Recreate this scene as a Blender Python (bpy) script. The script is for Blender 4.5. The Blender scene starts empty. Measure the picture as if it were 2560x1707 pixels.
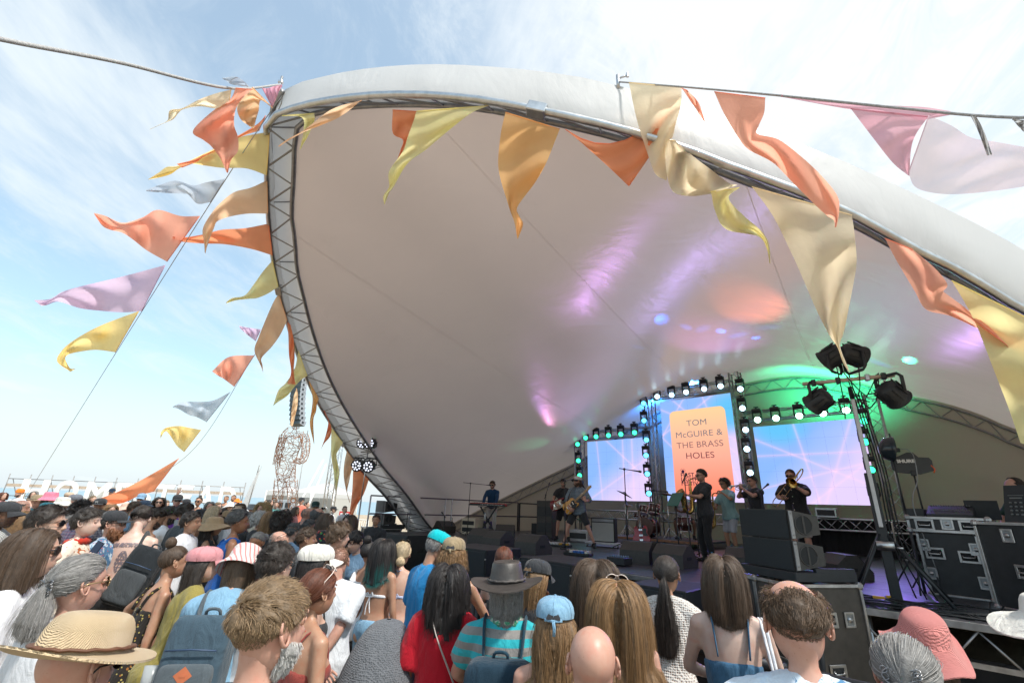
import bpy,math,random
import numpy as np
from mathutils import Vector,Matrix
sc=bpy.context.scene
COL=sc.collection
R_=math.radians
# --------------------- camera
FPX,CX,CY,CAMH=1138.0,1280.0,853.5,2.0
PITCH,ROLL=R_(20.0),R_(2.21)
_F=np.array([0,math.cos(PITCH),math.sin(PITCH)])
_U0=np.array([0,-math.sin(PITCH),math.cos(PITCH)])
_R0=np.array([1.0,0,0])
_RT=_R0*math.cos(ROLL)+_U0*math.sin(ROLL)
_UP=-_R0*math.sin(ROLL)+_U0*math.cos(ROLL)
CAMP=np.array([0,0,CAMH])
cd=bpy.data.cameras.new('camera')
cd.sensor_width=36.0
cd.lens=36.0*FPX/2560.0
cd.clip_start,cd.clip_end=0.05,30000
cam=bpy.data.objects.new('camera',cd)
COL.objects.link(cam)
cam.matrix_world=Matrix(((_RT[0],_UP[0],-_F[0],0),(_RT[1],_UP[1],-_F[1],0),(_RT[2],_UP[2],-_F[2],CAMH),(0,0,0,1)))
sc.camera=cam
def ray(x,y):
 d=_F*FPX+_RT*(x-CX)-_UP*(y-CY)
 return d/FPX
def at_depth(x,y,w):return CAMP+ray(x,y)*w
def at_z(x,y,z):
 d=ray(x,y);return CAMP+d*((z-CAMH)/d[2])
def at_plane(x,y,p0,n):
 d=ray(x,y);return CAMP+d*(((p0-CAMP)@n)/(d@n))
def proj(p):
 v=np.asarray(p,float)-CAMP;w=v@_F
 return CX+FPX*(v@_RT)/w,CY-FPX*(v@_UP)/w,w
 # --------------------- light
SUN_EL,SUN_AZ=R_(58.0),R_(128.0)
w=bpy.data.worlds.new('World');sc.world=w;w.use_nodes=True
nt=w.node_tree;N=nt.nodes;L=nt.links
for n in list(N):N.remove(n)
out=N.new('ShaderNodeOutputWorld');bg=N.new('ShaderNodeBackground')
sky=N.new('ShaderNodeTexSky');sky.sky_type='NISHITA';sky.sun_disc=False
sky.sun_elevation=SUN_EL;sky.sun_rotation=SUN_AZ
sky.air_density=1.1;sky.dust_density=2.2;sky.ozone_density=1.2
geo=N.new('ShaderNodeTexCoord');sep=N.new('ShaderNodeSeparateXYZ')
L.new(geo.outputs['Generated'],sep.inputs[0])
def vm(op,a,b=None,nt=nt):
 n=nt.nodes.new('ShaderNodeMath');n.operation=op
 for i,v in enumerate((a,b)):
  if v is None:continue
  if isinstance(v,(int,float)):n.inputs[i].default_value=v
  else:nt.links.new(v,n.inputs[i])
 return n.outputs[0]
zc=vm('MAXIMUM',sep.outputs['Z'],0.0)
zd=vm('ADD',zc,0.13)
cmb=N.new('ShaderNodeCombineXYZ')
L.new(vm('DIVIDE',sep.outputs['X'],zd),cmb.inputs[0]);L.new(vm('DIVIDE',sep.outputs['Y'],zd),cmb.inputs[1])
def noise(sc_,det,rough,dist,off):
 mp=N.new('ShaderNodeMapping');mp.inputs['Location'].default_value=off;mp.inputs['Rotation'].default_value=(0,0,0.6)
 mp.inputs['Scale'].default_value=(1.0,0.55,1)
 L.new(cmb.outputs[0],mp.inputs[0])
 n=N.new('ShaderNodeTexNoise');n.inputs['Scale'].default_value=sc_;n.inputs['Detail'].default_value=det
 n.inputs['Roughness'].default_value=rough;n.inputs['Distortion'].default_value=dist
 L.new(mp.outputs[0],n.inputs['Vector']);return n.outputs['Fac']
def ramp(v,lo,hi):
 n=N.new('ShaderNodeMapRange');n.interpolation_type='SMOOTHSTEP'
 n.inputs['From Min'].default_value=lo;n.inputs['From Max'].default_value=hi
 L.new(v,n.inputs['Value']);return n.outputs[0]
c1=ramp(noise(1.05,9,0.62,0.25,(3.1,1.7,0)),0.47,0.66)
c2=ramp(noise(3.2,8,0.7,0.9,(7.7,2.3,0)),0.42,0.78)
cl=vm('MAXIMUM',vm('MULTIPLY',c1,0.92),vm('MULTIPLY',c2,0.5))
sd=(math.sin(SUN_AZ)*math.cos(SUN_EL),math.cos(SUN_AZ)*math.cos(SUN_EL),math.sin(SUN_EL))
dp=N.new('ShaderNodeVectorMath');dp.operation='DOT_PRODUCT';dp.inputs[1].default_value=(math.sin(R_(72))*math.cos(R_(50)),math.cos(R_(72))*math.cos(R_(50)),math.sin(R_(50)))
nrm=N.new('ShaderNodeVectorMath');nrm.operation='NORMALIZE';L.new(geo.outputs['Generated'],nrm.inputs[0]);L.new(nrm.outputs[0],dp.inputs[0])
veil=ramp(dp.outputs['Value'],0.52,0.97)
low=vm('SUBTRACT',1.0,ramp(sep.outputs['Z'],0.0,0.34))
mask=vm('MINIMUM',1.0,vm('ADD',vm('MAXIMUM',vm('ADD',0.26,vm('MULTIPLY',cl,0.74)),vm('MULTIPLY',low,0.85)),vm('MULTIPLY',veil,vm('ADD',0.45,vm('MULTIPLY',c2,0.5)))))
mix=N.new('ShaderNodeMix');mix.data_type='RGBA'
L.new(mask,mix.inputs['Factor'])
skyc=N.new('ShaderNodeMix');skyc.data_type='RGBA';skyc.blend_type='MULTIPLY';skyc.inputs['Factor'].default_value=1.0
L.new(sky.outputs[0],skyc.inputs[6]);skyc.inputs[7].default_value=(1.45,1.70,1.55,1)
L.new(skyc.outputs[2],mix.inputs[6])
ccol=N.new('ShaderNodeMix');ccol.data_type='RGBA'
L.new(veil,ccol.inputs['Factor']);ccol.inputs[6].default_value=(5.5,6.05,6.4,1);ccol.inputs[7].default_value=(6.0,6.25,6.4,1)
L.new(ccol.outputs[2],mix.inputs[7])
L.new(mix.outputs[2],bg.inputs[0]);bg.inputs[1].default_value=0.085
L.new(bg.outputs[0],out.inputs[0])
sl=bpy.data.lights.new('sun','SUN');sl.energy=2.5;sl.angle=R_(4.0);sl.color=(1.0,0.95,0.88)
so=bpy.data.objects.new('sun',sl);COL.objects.link(so)
so.rotation_euler=Vector((-sd[0],-sd[1],-sd[2])).to_track_quat('-Z','Y').to_euler()
so.location=(20,20,40)
vs=sc.view_settings
vs.view_transform='Standard';vs.look='None';vs.exposure=0.98;vs.gamma=1.0;vs.use_curve_mapping=False
sc.render.engine='CYCLES'
cy=sc.cycles
cy.use_denoising=True
cy.max_bounces=6;cy.diffuse_bounces=3;cy.glossy_bounces=3;cy.transmission_bounces=4;cy.transparent_max_bounces=8
cy.caustics_reflective=False;cy.caustics_refractive=False
cy.sample_clamp_indirect=6.0
# --------------------- materials
def hexc(h):
 h=h.lstrip('#');v=[int(h[i:i+2],16)/255 for i in (0,2,4)]
 return tuple(((c+0.055)/1.055)**2.4 if c>0.04045 else c/12.92 for c in v)+(1.0,)
_M={}
def col(c):return hexc(c) if isinstance(c,str) else (tuple(c)+(1.0,))[:4]
class NB:
 """small node builder for one material"""
 def __init__(s,name):
  s.m=bpy.data.materials.new(name);s.m.use_nodes=True;s.t=s.m.node_tree
  s.b=s.t.nodes['Principled BSDF'];s.o=s.t.nodes['Material Output']
 def n(s,typ,**kw):
  x=s.t.nodes.new('ShaderNode'+typ)
  for k,v in kw.items():
   if k in x.inputs:x.inputs[k].default_value=v
   else:setattr(x,k,v)
  return x
 def l(s,a,b):s.t.links.new(a,b)
 def tex(s,kind,scale,coord='Object',stretch=None,**kw):
  tc=s.n('TexCoord');v=tc.outputs[coord]
  if stretch:
   mp=s.n('Mapping');mp.inputs['Scale'].default_value=stretch;s.l(v,mp.inputs[0]);v=mp.outputs[0]
  x=s.n('Tex'+kind,**kw)
  if 'Scale' in x.inputs:x.inputs['Scale'].default_value=scale
  s.l(v,x.inputs['Vector']);return x
 def ramp(s,v,stops,interp='LINEAR'):
  r=s.n('ValToRGB');e=r.color_ramp;e.interpolation=interp
  while len(e.elements)<len(stops):e.elements.new(0.5)
  for i,(p,c) in enumerate(stops):e.elements[i].position=p;e.elements[i].color=col(c)
  s.l(v,r.inputs[0]);return r.outputs[0]
 def mix(s,f,a,b,mode='MIX'):
  x=s.n('Mix',data_type='RGBA',blend_type=mode)
  for sock,v in ((x.inputs['Factor'],f),(x.inputs[6],a),(x.inputs[7],b)):
   if isinstance(v,(int,float)):sock.default_value=v
   elif isinstance(v,(tuple,list,str)):sock.default_value=col(v)
   else:s.l(v,sock)
  return x.outputs[2]
 def math(s,op,a,b=None):return vm(op,a,b,s.t)
 def bump(s,h,strength=0.3,dist=0.01):
  x=s.n('Bump');x.inputs['Strength'].default_value=strength;x.inputs['Distance'].default_value=dist
  s.l(h,x.inputs['Height']);s.l(x.outputs[0],s.b.inputs['Normal'])
def mat(name,c,rough=0.6,metal=0.0,var=0.12,vs_=6.0,bump=0.0,bs=60.0,emit=None,es=1.0,spec=0.5,sheen=0.0):
 if name in _M:return _M[name]
 k=NB(name);c=col(c)
 k.b.inputs['Roughness'].default_value=rough;k.b.inputs['Metallic'].default_value=metal
 k.b.inputs['Specular IOR Level'].default_value=spec
 if sheen:k.b.inputs['Sheen Weight'].default_value=sheen
 if var:
  x=k.tex('Noise',vs_,Detail=5.0,Roughness=0.6)
  lo=tuple(v*(1-var) for v in c[:3]);hi=tuple(min(1,v*(1+var)) for v in c[:3])
  k.l(k.ramp(x.outputs['Fac'],[(0.3,lo),(0.7,hi)]),k.b.inputs['Base Color'])
  rr=k.n('MapRange');rr.inputs['To Min'].default_value=max(0.03,rough-0.08);rr.inputs['To Max'].default_value=min(1,rough+0.1)
  k.l(x.outputs['Fac'],rr.inputs['Value']);k.l(rr.outputs[0],k.b.inputs['Roughness'])
 else:k.b.inputs['Base Color'].default_value=c
 if bump:
  x=k.tex('Noise',bs,Detail=4.0);k.bump(x.outputs['Fac'],bump,0.004)
 if emit is not None:
  k.b.inputs['Emission Color'].default_value=col(emit);k.b.inputs['Emission Strength'].default_value=es
 _M[name]=k.m;return k.m
def cloth_thin(name,c,trans=0.5,rough=0.75,see=0.0):
 """thin flag / canopy cloth: part of the light goes through; see = sheer share"""
 if name in _M:return _M[name]
 k=NB(name);c=col(c)
 x=k.tex('Noise',5.0,Detail=4.0)
 cc=k.mix(x.outputs['Fac'],tuple(v*0.92 for v in c[:3]),tuple(min(1,v*1.06) for v in c[:3]))
 k.l(cc,k.b.inputs['Base Color']);k.b.inputs['Roughness'].default_value=rough;k.b.inputs['Specular IOR Level'].default_value=0.25
 w_=k.tex('Noise',14.0,Detail=3.0,Distortion=1.0);k.bump(w_.outputs['Fac'],0.25,0.02)
 tr=k.n('BsdfTranslucent');k.l(cc,tr.inputs[0])
 mx=k.n('MixShader');mx.inputs[0].default_value=trans
 k.l(k.b.outputs[0],mx.inputs[1]);k.l(tr.outputs[0],mx.inputs[2]);last=mx.outputs[0]
 if see:
  tp=k.n('BsdfTransparent');m2=k.n('MixShader');m2.inputs[0].default_value=see
  k.l(last,m2.inputs[1]);k.l(tp.outputs[0],m2.inputs[2]);last=m2.outputs[0]
 k.l(last,k.o.inputs['Surface']);_M[name]=k.m;return k.m
 # --------------------- mesh helpers
def tag(o,label=None,cat=None,group=None,kind=None):
 for k,v in (('label',label),('category',cat),('group',group),('kind',kind)):
  if v:o[k]=v
 return o
def link(o,parent=None):
 COL.objects.link(o)
 if parent is not None:o.parent=parent
 return o
def empty(name,loc=(0,0,0),rz=0.0,scale=1.0):
 o=bpy.data.objects.new(name,None);o.empty_display_size=0.2
 o.location=loc;o.rotation_euler=(0,0,rz);o.scale=(scale,)*3
 return link(o)
def mesh_obj(name,V,F,m=None,parent=None,smooth=False,mi=None,mats=None):
 me=bpy.data.meshes.new(name)
 me.from_pydata([tuple(v) for v in V],[],[tuple(f) for f in F])
 for x in (mats or ([m] if m else [])):me.materials.append(x)
 if mi is not None:me.polygons.foreach_set('material_index',np.asarray(mi,np.int32))
 if smooth:me.polygons.foreach_set('use_smooth',np.ones(len(me.polygons),bool))
 me.update()
 return link(bpy.data.objects.new(name,me),parent)
def inst(name,me,parent=None,loc=(0,0,0),rot=(0,0,0),scale=(1,1,1)):
 o=bpy.data.objects.new(name,me);o.location=loc;o.rotation_euler=rot;o.scale=scale
 return link(o,parent)
def frames(P,up=(0,0,1)):
 P=np.asarray(P,float);T=np.gradient(P,axis=0) if len(P)>2 else np.repeat((P[-1:]-P[:1]),len(P),0)
 T=T/np.maximum(np.linalg.norm(T,axis=1,keepdims=True),1e-9)
 up=np.asarray(up,float)
 X=np.cross(T,up);bad=np.linalg.norm(X,axis=1)<0.05
 X[bad]=np.cross(T[bad],np.array([1.0,0.02,0]))
 X/=np.linalg.norm(X,axis=1,keepdims=True)
 for i in range(1,len(X)):
  if X[i]@X[i-1]<0:X[i]=-X[i]
 Y=np.cross(T,X)
 return T,X,Y
class MB:
 """collects shapes into one mesh"""
 def __init__(s):s.V=[];s.F=[];s.I=[];s.n=0;s.sm=[]
 def add(s,V,F,i=0,sm=False):
  V=np.asarray(V,float);s.V.append(V)
  s.F+=[tuple(int(a)+s.n for a in f) for f in F];s.I+=[i]*len(F);s.sm+=[sm]*len(F);s.n+=len(V);return s
 def box(s,c,d,i=0,rot=None,bev=0.0):
  x,y,z=(v/2 for v in d)
  if bev:
   b=min(bev,x*.9,y*.9,z*.9)
   V=[]
   for sx in (-1,1):
    for sy in (-1,1):
     for sz in (-1,1):
      V+=[(sx*x,sy*(y-b),sz*(z-b)),(sx*(x-b),sy*y,sz*(z-b)),(sx*(x-b),sy*(y-b),sz*z)]
   V=np.array(V);k=lambda a,e,g,q:(a*4+e*2+g)*3+q
   F=[]
   for a in (0,1):
    F.append((k(a,0,0,0),k(a,1,0,0),k(a,1,1,0),k(a,0,1,0)) if a else (k(a,0,0,0),k(a,0,1,0),k(a,1,1,0),k(a,1,0,0)))
    F.append((k(0,a,0,1),k(0,a,1,1),k(1,a,1,1),k(1,a,0,1)) if a else (k(0,a,0,1),k(1,a,0,1),k(1,a,1,1),k(0,a,1,1)))
    F.append((k(0,0,a,2),k(1,0,a,2),k(1,1,a,2),k(0,1,a,2)) if a else (k(0,0,a,2),k(0,1,a,2),k(1,1,a,2),k(1,0,a,2)))
    for e in (0,1):
     F.append((k(a,e,0,0),k(a,e,0,1),k(a,e,1,1),k(a,e,1,0)))
     F.append((k(a,0,e,0),k(a,0,e,2),k(a,1,e,2),k(a,1,e,0)))
     F.append((k(0,a,e,1),k(0,a,e,2),k(1,a,e,2),k(1,a,e,1)))
     for g in (0,1):F.append((k(a,e,g,0),k(a,e,g,1),k(a,e,g,2)))
  else:
   V=np.array([(a*x,e*y,g*z) for a in (-1,1) for e in (-1,1) for g in (-1,1)])
   F=[(0,1,3,2),(4,6,7,5),(0,4,5,1),(2,3,7,6),(0,2,6,4),(1,5,7,3)]
  if rot is not None:V=V@np.array(rot).T
  return s.add(V+np.asarray(c,float),F,i)
 def tube(s,P,r,n=8,i=0,cap=True,up=(0,0,1),sm=True,ph=0.0,ell=None):
  P=np.asarray(P,float);T,X,Y=frames(P,up)
  r=np.broadcast_to(np.asarray(r,float),(len(P),)) if np.ndim(r)<2 else np.asarray(r,float)
  rx,ry=(r,r) if r.ndim==1 else (r[:,0],r[:,1])
  a=np.linspace(0,2*np.pi,n,endpoint=False)+ph
  V=P[:,None]+X[:,None]*(rx[:,None]*np.cos(a))[...,None]+Y[:,None]*(ry[:,None]*np.sin(a))[...,None]
  K=len(P);F=[(k*n+j,k*n+(j+1)%n,(k+1)*n+(j+1)%n,(k+1)*n+j) for k in range(K-1) for j in range(n)]
  if cap:F+=[tuple(range(n-1,-1,-1)),tuple(range((K-1)*n,K*n))]
  return s.add(V.reshape(-1,3),F,i,sm)
 def cyl(s,a,b,r,n=10,i=0,r2=None,sm=True):return s.tube([a,b],[r,r if r2 is None else r2],n,i,sm=sm)
 def lathe(s,prof,c=(0,0,0),n=16,i=0,axis='z',sx=1,sy=1,sm=True,M=None):
  a=np.linspace(0,2*np.pi,n,endpoint=False)
  V=np.array([(r*math.cos(t)*sx,r*math.sin(t)*sy,z) for r,z in prof for t in a])
  K=len(prof);F=[(k*n+j,k*n+(j+1)%n,(k+1)*n+(j+1)%n,(k+1)*n+j) for k in range(K-1) for j in range(n)]
  if prof[0][0]>1e-6:F.append(tuple(range(n-1,-1,-1)))
  if prof[-1][0]>1e-6:F.append(tuple(range((K-1)*n,K*n)))
  if axis=='y':V=V[:,[0,2,1]]*[1,1,-1]
  if axis=='x':V=V[:,[2,1,0]]*[1,1,-1]
  if M is not None:V=V@np.array(M).T
  return s.add(V+np.asarray(c,float),F,i,sm)
 def ball(s,c,r,n=12,i=0):
  r=np.broadcast_to(np.asarray(r,float),3)
  pr=[(math.sin(t),-math.cos(t)) for t in np.linspace(0.0,math.pi,n//2+1)]
  pr[0]=(1e-4,-1);pr[-1]=(1e-4,1)
  k=MB().lathe(pr,n=n);return s.add(k.V[0]*r+np.asarray(c,float),k.F,i,True)
 def prism(s,poly,z0,z1,i=0,M=None):
  n=len(poly);V=np.array([(x,y,z0) for x,y in poly]+[(x,y,z1) for x,y in poly])
  F=[tuple(range(n-1,-1,-1)),tuple(range(n,2*n))]+[(j,(j+1)%n,n+(j+1)%n,n+j) for j in range(n)]
  if M is not None:V=V@np.array(M)[:3,:3].T+(np.array(M)[:3,3] if np.array(M).shape[1]>3 else 0)
  return s.add(V,F,i)
 def xf(s,Rm=None,t=(0,0,0)):
  s.V=[(v@np.array(Rm).T if Rm is not None else v)+np.asarray(t,float) for v in s.V];return s
 def build(s,name,mats,parent=None,smooth=None):
  mats=mats if isinstance(mats,(list,tuple)) else [mats]
  V=np.concatenate(s.V) if s.V else np.zeros((0,3))
  me=bpy.data.meshes.new(name);me.from_pydata(V.tolist(),[],s.F)
  for x in mats:me.materials.append(x)
  me.polygons.foreach_set('material_index',np.array(s.I,np.int32))
  me.polygons.foreach_set('use_smooth',np.array(s.sm if smooth is None else [smooth]*len(s.F),bool))
  me.update();return link(bpy.data.objects.new(name,me),parent)
def rotm(rx=0,ry=0,rz=0):
 return np.array(Matrix.Rotation(rz,3,'Z')@Matrix.Rotation(ry,3,'Y')@Matrix.Rotation(rx,3,'X'))
def basis(d,up=(0,0,1)):
 """3x3 whose z column points along d"""
 d=np.asarray(d,float);d=d/np.linalg.norm(d);x=np.cross(up,d)
 if np.linalg.norm(x)<1e-4:x=np.array([1.0,0,0])
 x/=np.linalg.norm(x);y=np.cross(d,x);return np.stack([x,y,d],1)
def spline(P,n):
 """Catmull-Rom through points, n samples spaced by length"""
 P=np.asarray(P,float);Q=np.vstack([2*P[0]-P[1],P,2*P[-1]-P[-2]]);out_=[]
 for k in range(len(P)-1):
  a,b,c,d=Q[k:k+4];t=np.linspace(0,1,24,endpoint=False)[:,None]
  out_.append(0.5*(2*b+(c-a)*t+(2*a-5*b+4*c-d)*t**2+(3*b-a-3*c+d)*t**3))
 out_=np.vstack(out_+[P[-1:]]);s_=np.r_[0,np.cumsum(np.linalg.norm(np.diff(out_,axis=0),axis=1))]
 u=np.linspace(0,s_[-1],n);return np.stack([np.interp(u,s_,out_[:,k]) for k in range(out_.shape[1])],1)
SO=np.array([1.72,8.09]);SU=np.array([0.70711,-0.70711]);SB=np.array([0.70711,0.70711]);SROT=R_(-45)
def ST(s,t,z=1.1):p=SO+SU*s+SB*t;return np.array([p[0],p[1],z])
def ground_z(x,y):return 0.022*max(0.0,min(14.0,y-4.0))*max(0.0,min(1.0,(3.0-x)/4.0)) if y<40 else 0.30*max(0.0,1-(y-40)/45)
# --------------------- setting: sand, sea
def sand_mat():
 k=NB('sand')
 a=k.tex('Noise',1.3,Detail=8.0,Roughness=0.65);b=k.tex('Noise',60.0,Detail=6.0,Roughness=0.8)
 c=k.ramp(a.outputs['Fac'],[(0.25,(0.36,0.29,0.21)),(0.55,(0.47,0.39,0.29)),(0.8,(0.55,0.47,0.36))])
 c=k.mix(0.35,c,k.ramp(b.outputs['Fac'],[(0.35,(0.18,0.14,0.10)),(0.65,(0.60,0.50,0.38))]),'MIX')
 k.l(c,k.b.inputs['Base Color']);k.b.inputs['Roughness'].default_value=0.95;k.b.inputs['Specular IOR Level'].default_value=0.1
 h=k.math('ADD',k.math('MULTIPLY',k.tex('Voronoi',5.0).outputs['Distance'],0.7),b.outputs['Fac']);k.bump(h,0.8,0.05)
 return k.m
rng=np.random.default_rng(7)
xs=np.r_[-3000,-900,-400,-160,-80,np.arange(-40,30,1.0),40,80,160,400,900,3000]
ys=np.r_[-900,-200,-60,-20,np.arange(-6,34,1.0),np.arange(34,96,4.0)]
GV=[]
for y in ys:
 for x in xs:
  z=ground_z(x,y)+0.025*math.sin(x*1.7+y)*math.sin(y*1.3-x*0.6)
  if y>80:z-=(y-80)*0.09
  GV.append((x,y,z-0.02))
nx=len(xs)
GF=[(j*nx+i,j*nx+i+1,(j+1)*nx+i+1,(j+1)*nx+i) for j in range(len(ys)-1) for i in range(nx-1)]
tag(mesh_obj('sand_ground',GV,GF,sand_mat(),smooth=True),'pale trodden beach sand',kind='structure')
k=NB('sea_water')
n_=k.tex('Noise',0.25,stretch=(0.25,1.0,1.0),Detail=6.0);k.bump(n_.outputs['Fac'],0.5,0.6)
k.l(k.ramp(n_.outputs['Fac'],[(0.3,(0.20,0.31,0.37)),(0.7,(0.28,0.38,0.43))]),k.b.inputs['Base Color']);k.b.inputs['Roughness'].default_value=0.35
tag(mesh_obj('sea',[(-20000,60,-0.45),(20000,60,-0.45),(20000,24000,-0.45),(-20000,24000,-0.45)],[(0,1,2,3)],k.m),'calm blue sea behind the beach',kind='structure')
# --------------------- common materials
ALU=mat('aluminium',(0.50,0.51,0.52),0.34,1.0,0.18,9)
ALUD=mat('aluminium_weathered',(0.30,0.30,0.31),0.5,0.9,0.25,6)
BLK=mat('black_paint',(0.016,0.019,0.023),0.5,0,0.25,12)
BLKR=mat('black_rubber',(0.012,0.014,0.016),0.75,0,0.2,20)
GRILLE=mat('speaker_grille',(0.020,0.026,0.031),0.6,0.2,0.3,90,bump=0.5,bs=500)
CABIN=mat('speaker_cabinet',(0.045,0.042,0.040),0.55,0,0.2,20,bump=0.25,bs=300)
CASE=mat('case_laminate',(0.024,0.027,0.031),0.42,0,0.25,10)
CASEB=mat('case_laminate_brown',(0.050,0.043,0.037),0.45,0,0.25,10)
DECK=mat('stage_plywood',(0.035,0.035,0.042),0.38,0,0.35,4,bump=0.2,bs=120)
WHITE=mat('white_paint',(0.78,0.78,0.76),0.5,0,0.06)
ROPEM=mat('rope_fibre',(0.36,0.36,0.36),0.9,0,0.3,60,bump=0.7,bs=240)
# --------------------- canopy (two leaning arches, one skin)
P0=np.array([-0.63*1.55,13.08*1.55,-1.1]);AZ,TL=-0.69,1.02
AU=np.array([math.cos(AZ),math.sin(AZ),0]);AN0=np.array([AU[1],-AU[0],0])
AV=AN0*math.sin(TL)+np.array([0,0,1])*math.cos(TL);AN=np.cross(AU,AV)
AN=AN if AN[2]>0 else -AN
def arch_pt(x,y,off=0.0):return at_plane(x,y,P0+AN*off,AN)
def ell(th):return P0+AU*(8.25+8.49*math.cos(th))+AV*(15.6*math.sin(th))
EA=[(1040,1338),(1015,1317),(968,1246),(929,1203),(894,1164),(835,1071),(799,1013),(770,953),(741,877),(719,808),(696,718),(681,638),(671,538),(667,443),(667,370),(667,309),(690,287),(774,260),(904,241),(1023,237),(1137,243),(1252,258),(1440,296),(1594,335),(1733,380),(1844,424),(1955,463),(2121,532),(2288,624),(2399,679),(2560,779),(2720,892)]
EB=[(1110,1345),(1075,1317),(1015,1235),(961,1171),(942,1145),(888,1064),(844,988),(808,908),(777,814),(759,743),(743,676),(737,600),(729,538),(734,443),(736,366),(746,312),(775,288),(830,275),(904,266),(1023,262),(1137,266),(1252,281),(1440,320),(1594,360),(1733,405),(1844,449),(1955,488),(2121,556),(2288,646),(2399,702),(2560,803),(2720,916)]
EC=[(1062,1338),(1040,1317),(990,1246),(950,1203),(914,1164),(856,1071),(819,1013),(788,953),(756,877),(736,808),(712,718),(697,638),(688,538),(684,443),(682,370),(681,309),(711,226),(820,189),(950,168),(1099,161),(1290,172),(1440,191),(1539,213),(1650,240),(1733,263),(1899,319),(2093,396),(2200,444),(2288,485),(2510,596),(2700,716),(2850,826)]
def edge(E,offs):
 P=[arch_pt(x,y,o) for (x,y),o in zip(E,offs)]
 a,b=np.array(P[0]),np.array(P[1]);d=(a-b)/np.linalg.norm(a-b)
 foot=a+d*(a[2]+0.0)/max(0.3,-d[2]);P=[foot]+P
 end=ell(0.12)+(P[-1]-ell(0.55))*0.25;e2=ell(0.33)+(P[-1]-ell(0.55))*0.7
 end[2]=max(end[2],0.0)
 return np.array(P+[e2,end])
nE=len(EA)
offB=[0.12]*15+list(np.linspace(0.15,0.42,4))+[0.42]*(nE-19)
offC=[0.55]*15+list(np.linspace(0.55,0.62,4))+[0.62]*(nE-19)
NS=97
cA,cB,cC=(spline(edge(E,o),NS) for E,o in ((EA,[0]*nE),(EB,offB),(EC,offC)))
FL_,FR_=cA[0]*[1,1,0],cA[-1]*[1,1,0]
RB0=ST(0,10.3,0);RN=np.cross(np.array([SU[0],SU[1],0]),ST(0,11.2,6.5)-RB0);RN/=np.linalg.norm(RN)
ER=[(1180,1283),(1253,1246),(1350,1198),(1448,1150),(1540,1090),(1640,1030),(1750,985),(1868,955),(1990,938),(2120,950),(2257,985),(2357,1006),(2452,1036),(2560,1080)]
PR=[at_plane(x,y,RB0,RN) for x,y in ER]
f2=PR[-1]*[1,1,0]+np.array([SU[0],SU[1],0])*4.2;f1=PR[-1]*.5+f2*.5+np.array([SU[0],SU[1],0])*.5+np.array([0,0,.5]);fl=PR[0]+(PR[0]-PR[1])/np.linalg.norm(PR[0]-PR[1])*(PR[0][2]/max(.2,(PR[1]-PR[0])[2]/np.linalg.norm(PR[1]-PR[0])))
fl[2]=0;cR=spline([fl]+PR+[f1,f2],NS)
PVC=None
def pvc(name,c,tr,rough,bs_=0.12,sc_=0.9):
 k=NB(name);x=k.tex('Noise',0.5,Detail=8.0,Roughness=0.55)
 cc=k.ramp(x.outputs['Fac'],[(0.3,tuple(v*0.95 for v in c)),(0.7,c)])
 d=k.tex('Noise',1.7,stretch=(1,1,0.3),Detail=10.0,Roughness=0.75)
 cc=k.mix(k.ramp(d.outputs['Fac'],[(0.60,(0,0,0)),(0.80,(0.35,0.35,0.35))]),cc,tuple(v*0.72 for v in c))
 k.l(cc,k.b.inputs['Base Color']);k.b.inputs['Roughness'].default_value=rough;k.b.inputs['IOR'].default_value=1.55
 wv=k.tex('Noise',sc_,stretch=(1,1,0.4),Detail=6.0,Distortion=0.8);k.bump(wv.outputs['Fac'],bs_,0.15)
 t_=k.n('BsdfTranslucent');k.l(cc,t_.inputs[0]);m_=k.n('MixShader');m_.inputs[0].default_value=tr
 k.l(k.b.outputs[0],m_.inputs[1]);k.l(t_.outputs[0],m_.inputs[2]);k.l(m_.outputs[0],k.o.inputs['Surface'])
 return k.m
SKIN=pvc('canopy_pvc',(0.67,0.58,0.545),0.145,0.26)
SEAMP=pvc('canopy_seam_pvc',(0.70,0.63,0.60),0.75,0.3)
FASC=pvc('canopy_fascia_pvc',(0.64,0.645,0.65),0.17,0.45,0.22,1.3)
WALLP=pvc('canopy_wall_pvc',(0.40,0.35,0.28),0.07,0.55)
canopy=empty('stage_canopy',tuple(FL_))
tag(canopy,'huge white saddle shaped canopy stretched between two leaning truss arches over the stage','canopy')
canopy_off=np.array(FL_)
def cpart(name,V,F,m,smooth=True):return mesh_obj(name,np.asarray(V)-canopy_off,F,m,canopy,smooth)
def loft(rows):
 K,n=len(rows),len(rows[0]);V=np.concatenate(rows)
 return V,[(k_*n+j,k_*n+j+1,(k_+1)*n+j+1,(k_+1)*n+j) for k_ in range(K-1) for j in range(n-1)]
rows=[];MEM=rows
for q in np.linspace(0,1,33):
 P=cB*(1-q)+cR*q
 sag=0.55*4*q*(1-q)*np.sin(np.linspace(0,math.pi,NS))**0.8
 P[:,2]-=sag*0.25
 rows.append(P)
V,F=loft(rows);cpart('membrane',V,F,SKIN)
from mathutils.bvhtree import BVHTree
MEMBVH=BVHTree.FromPolygons([tuple(v) for v in V],F)
def on_skin(px,py):
 d=Vector(ray(px,py)).normalized();h=MEMBVH.ray_cast(Vector(CAMP),d);return np.array(h[0]) if h[0] is not None else at_depth(px,py,12)
for c_ in (26,40,52,64):
 a_,b_=(np.array([r[c_]+k_*(r[c_+1]-r[c_-1])*.006 for r in MEM])-AN*.004 for k_ in (1,-1));n_=len(a_)
 cpart('seam',np.vstack([a_,b_]),[(i,i+1,n_+i+1,n_+i) for i in range(n_-1)],SEAMP)
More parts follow.
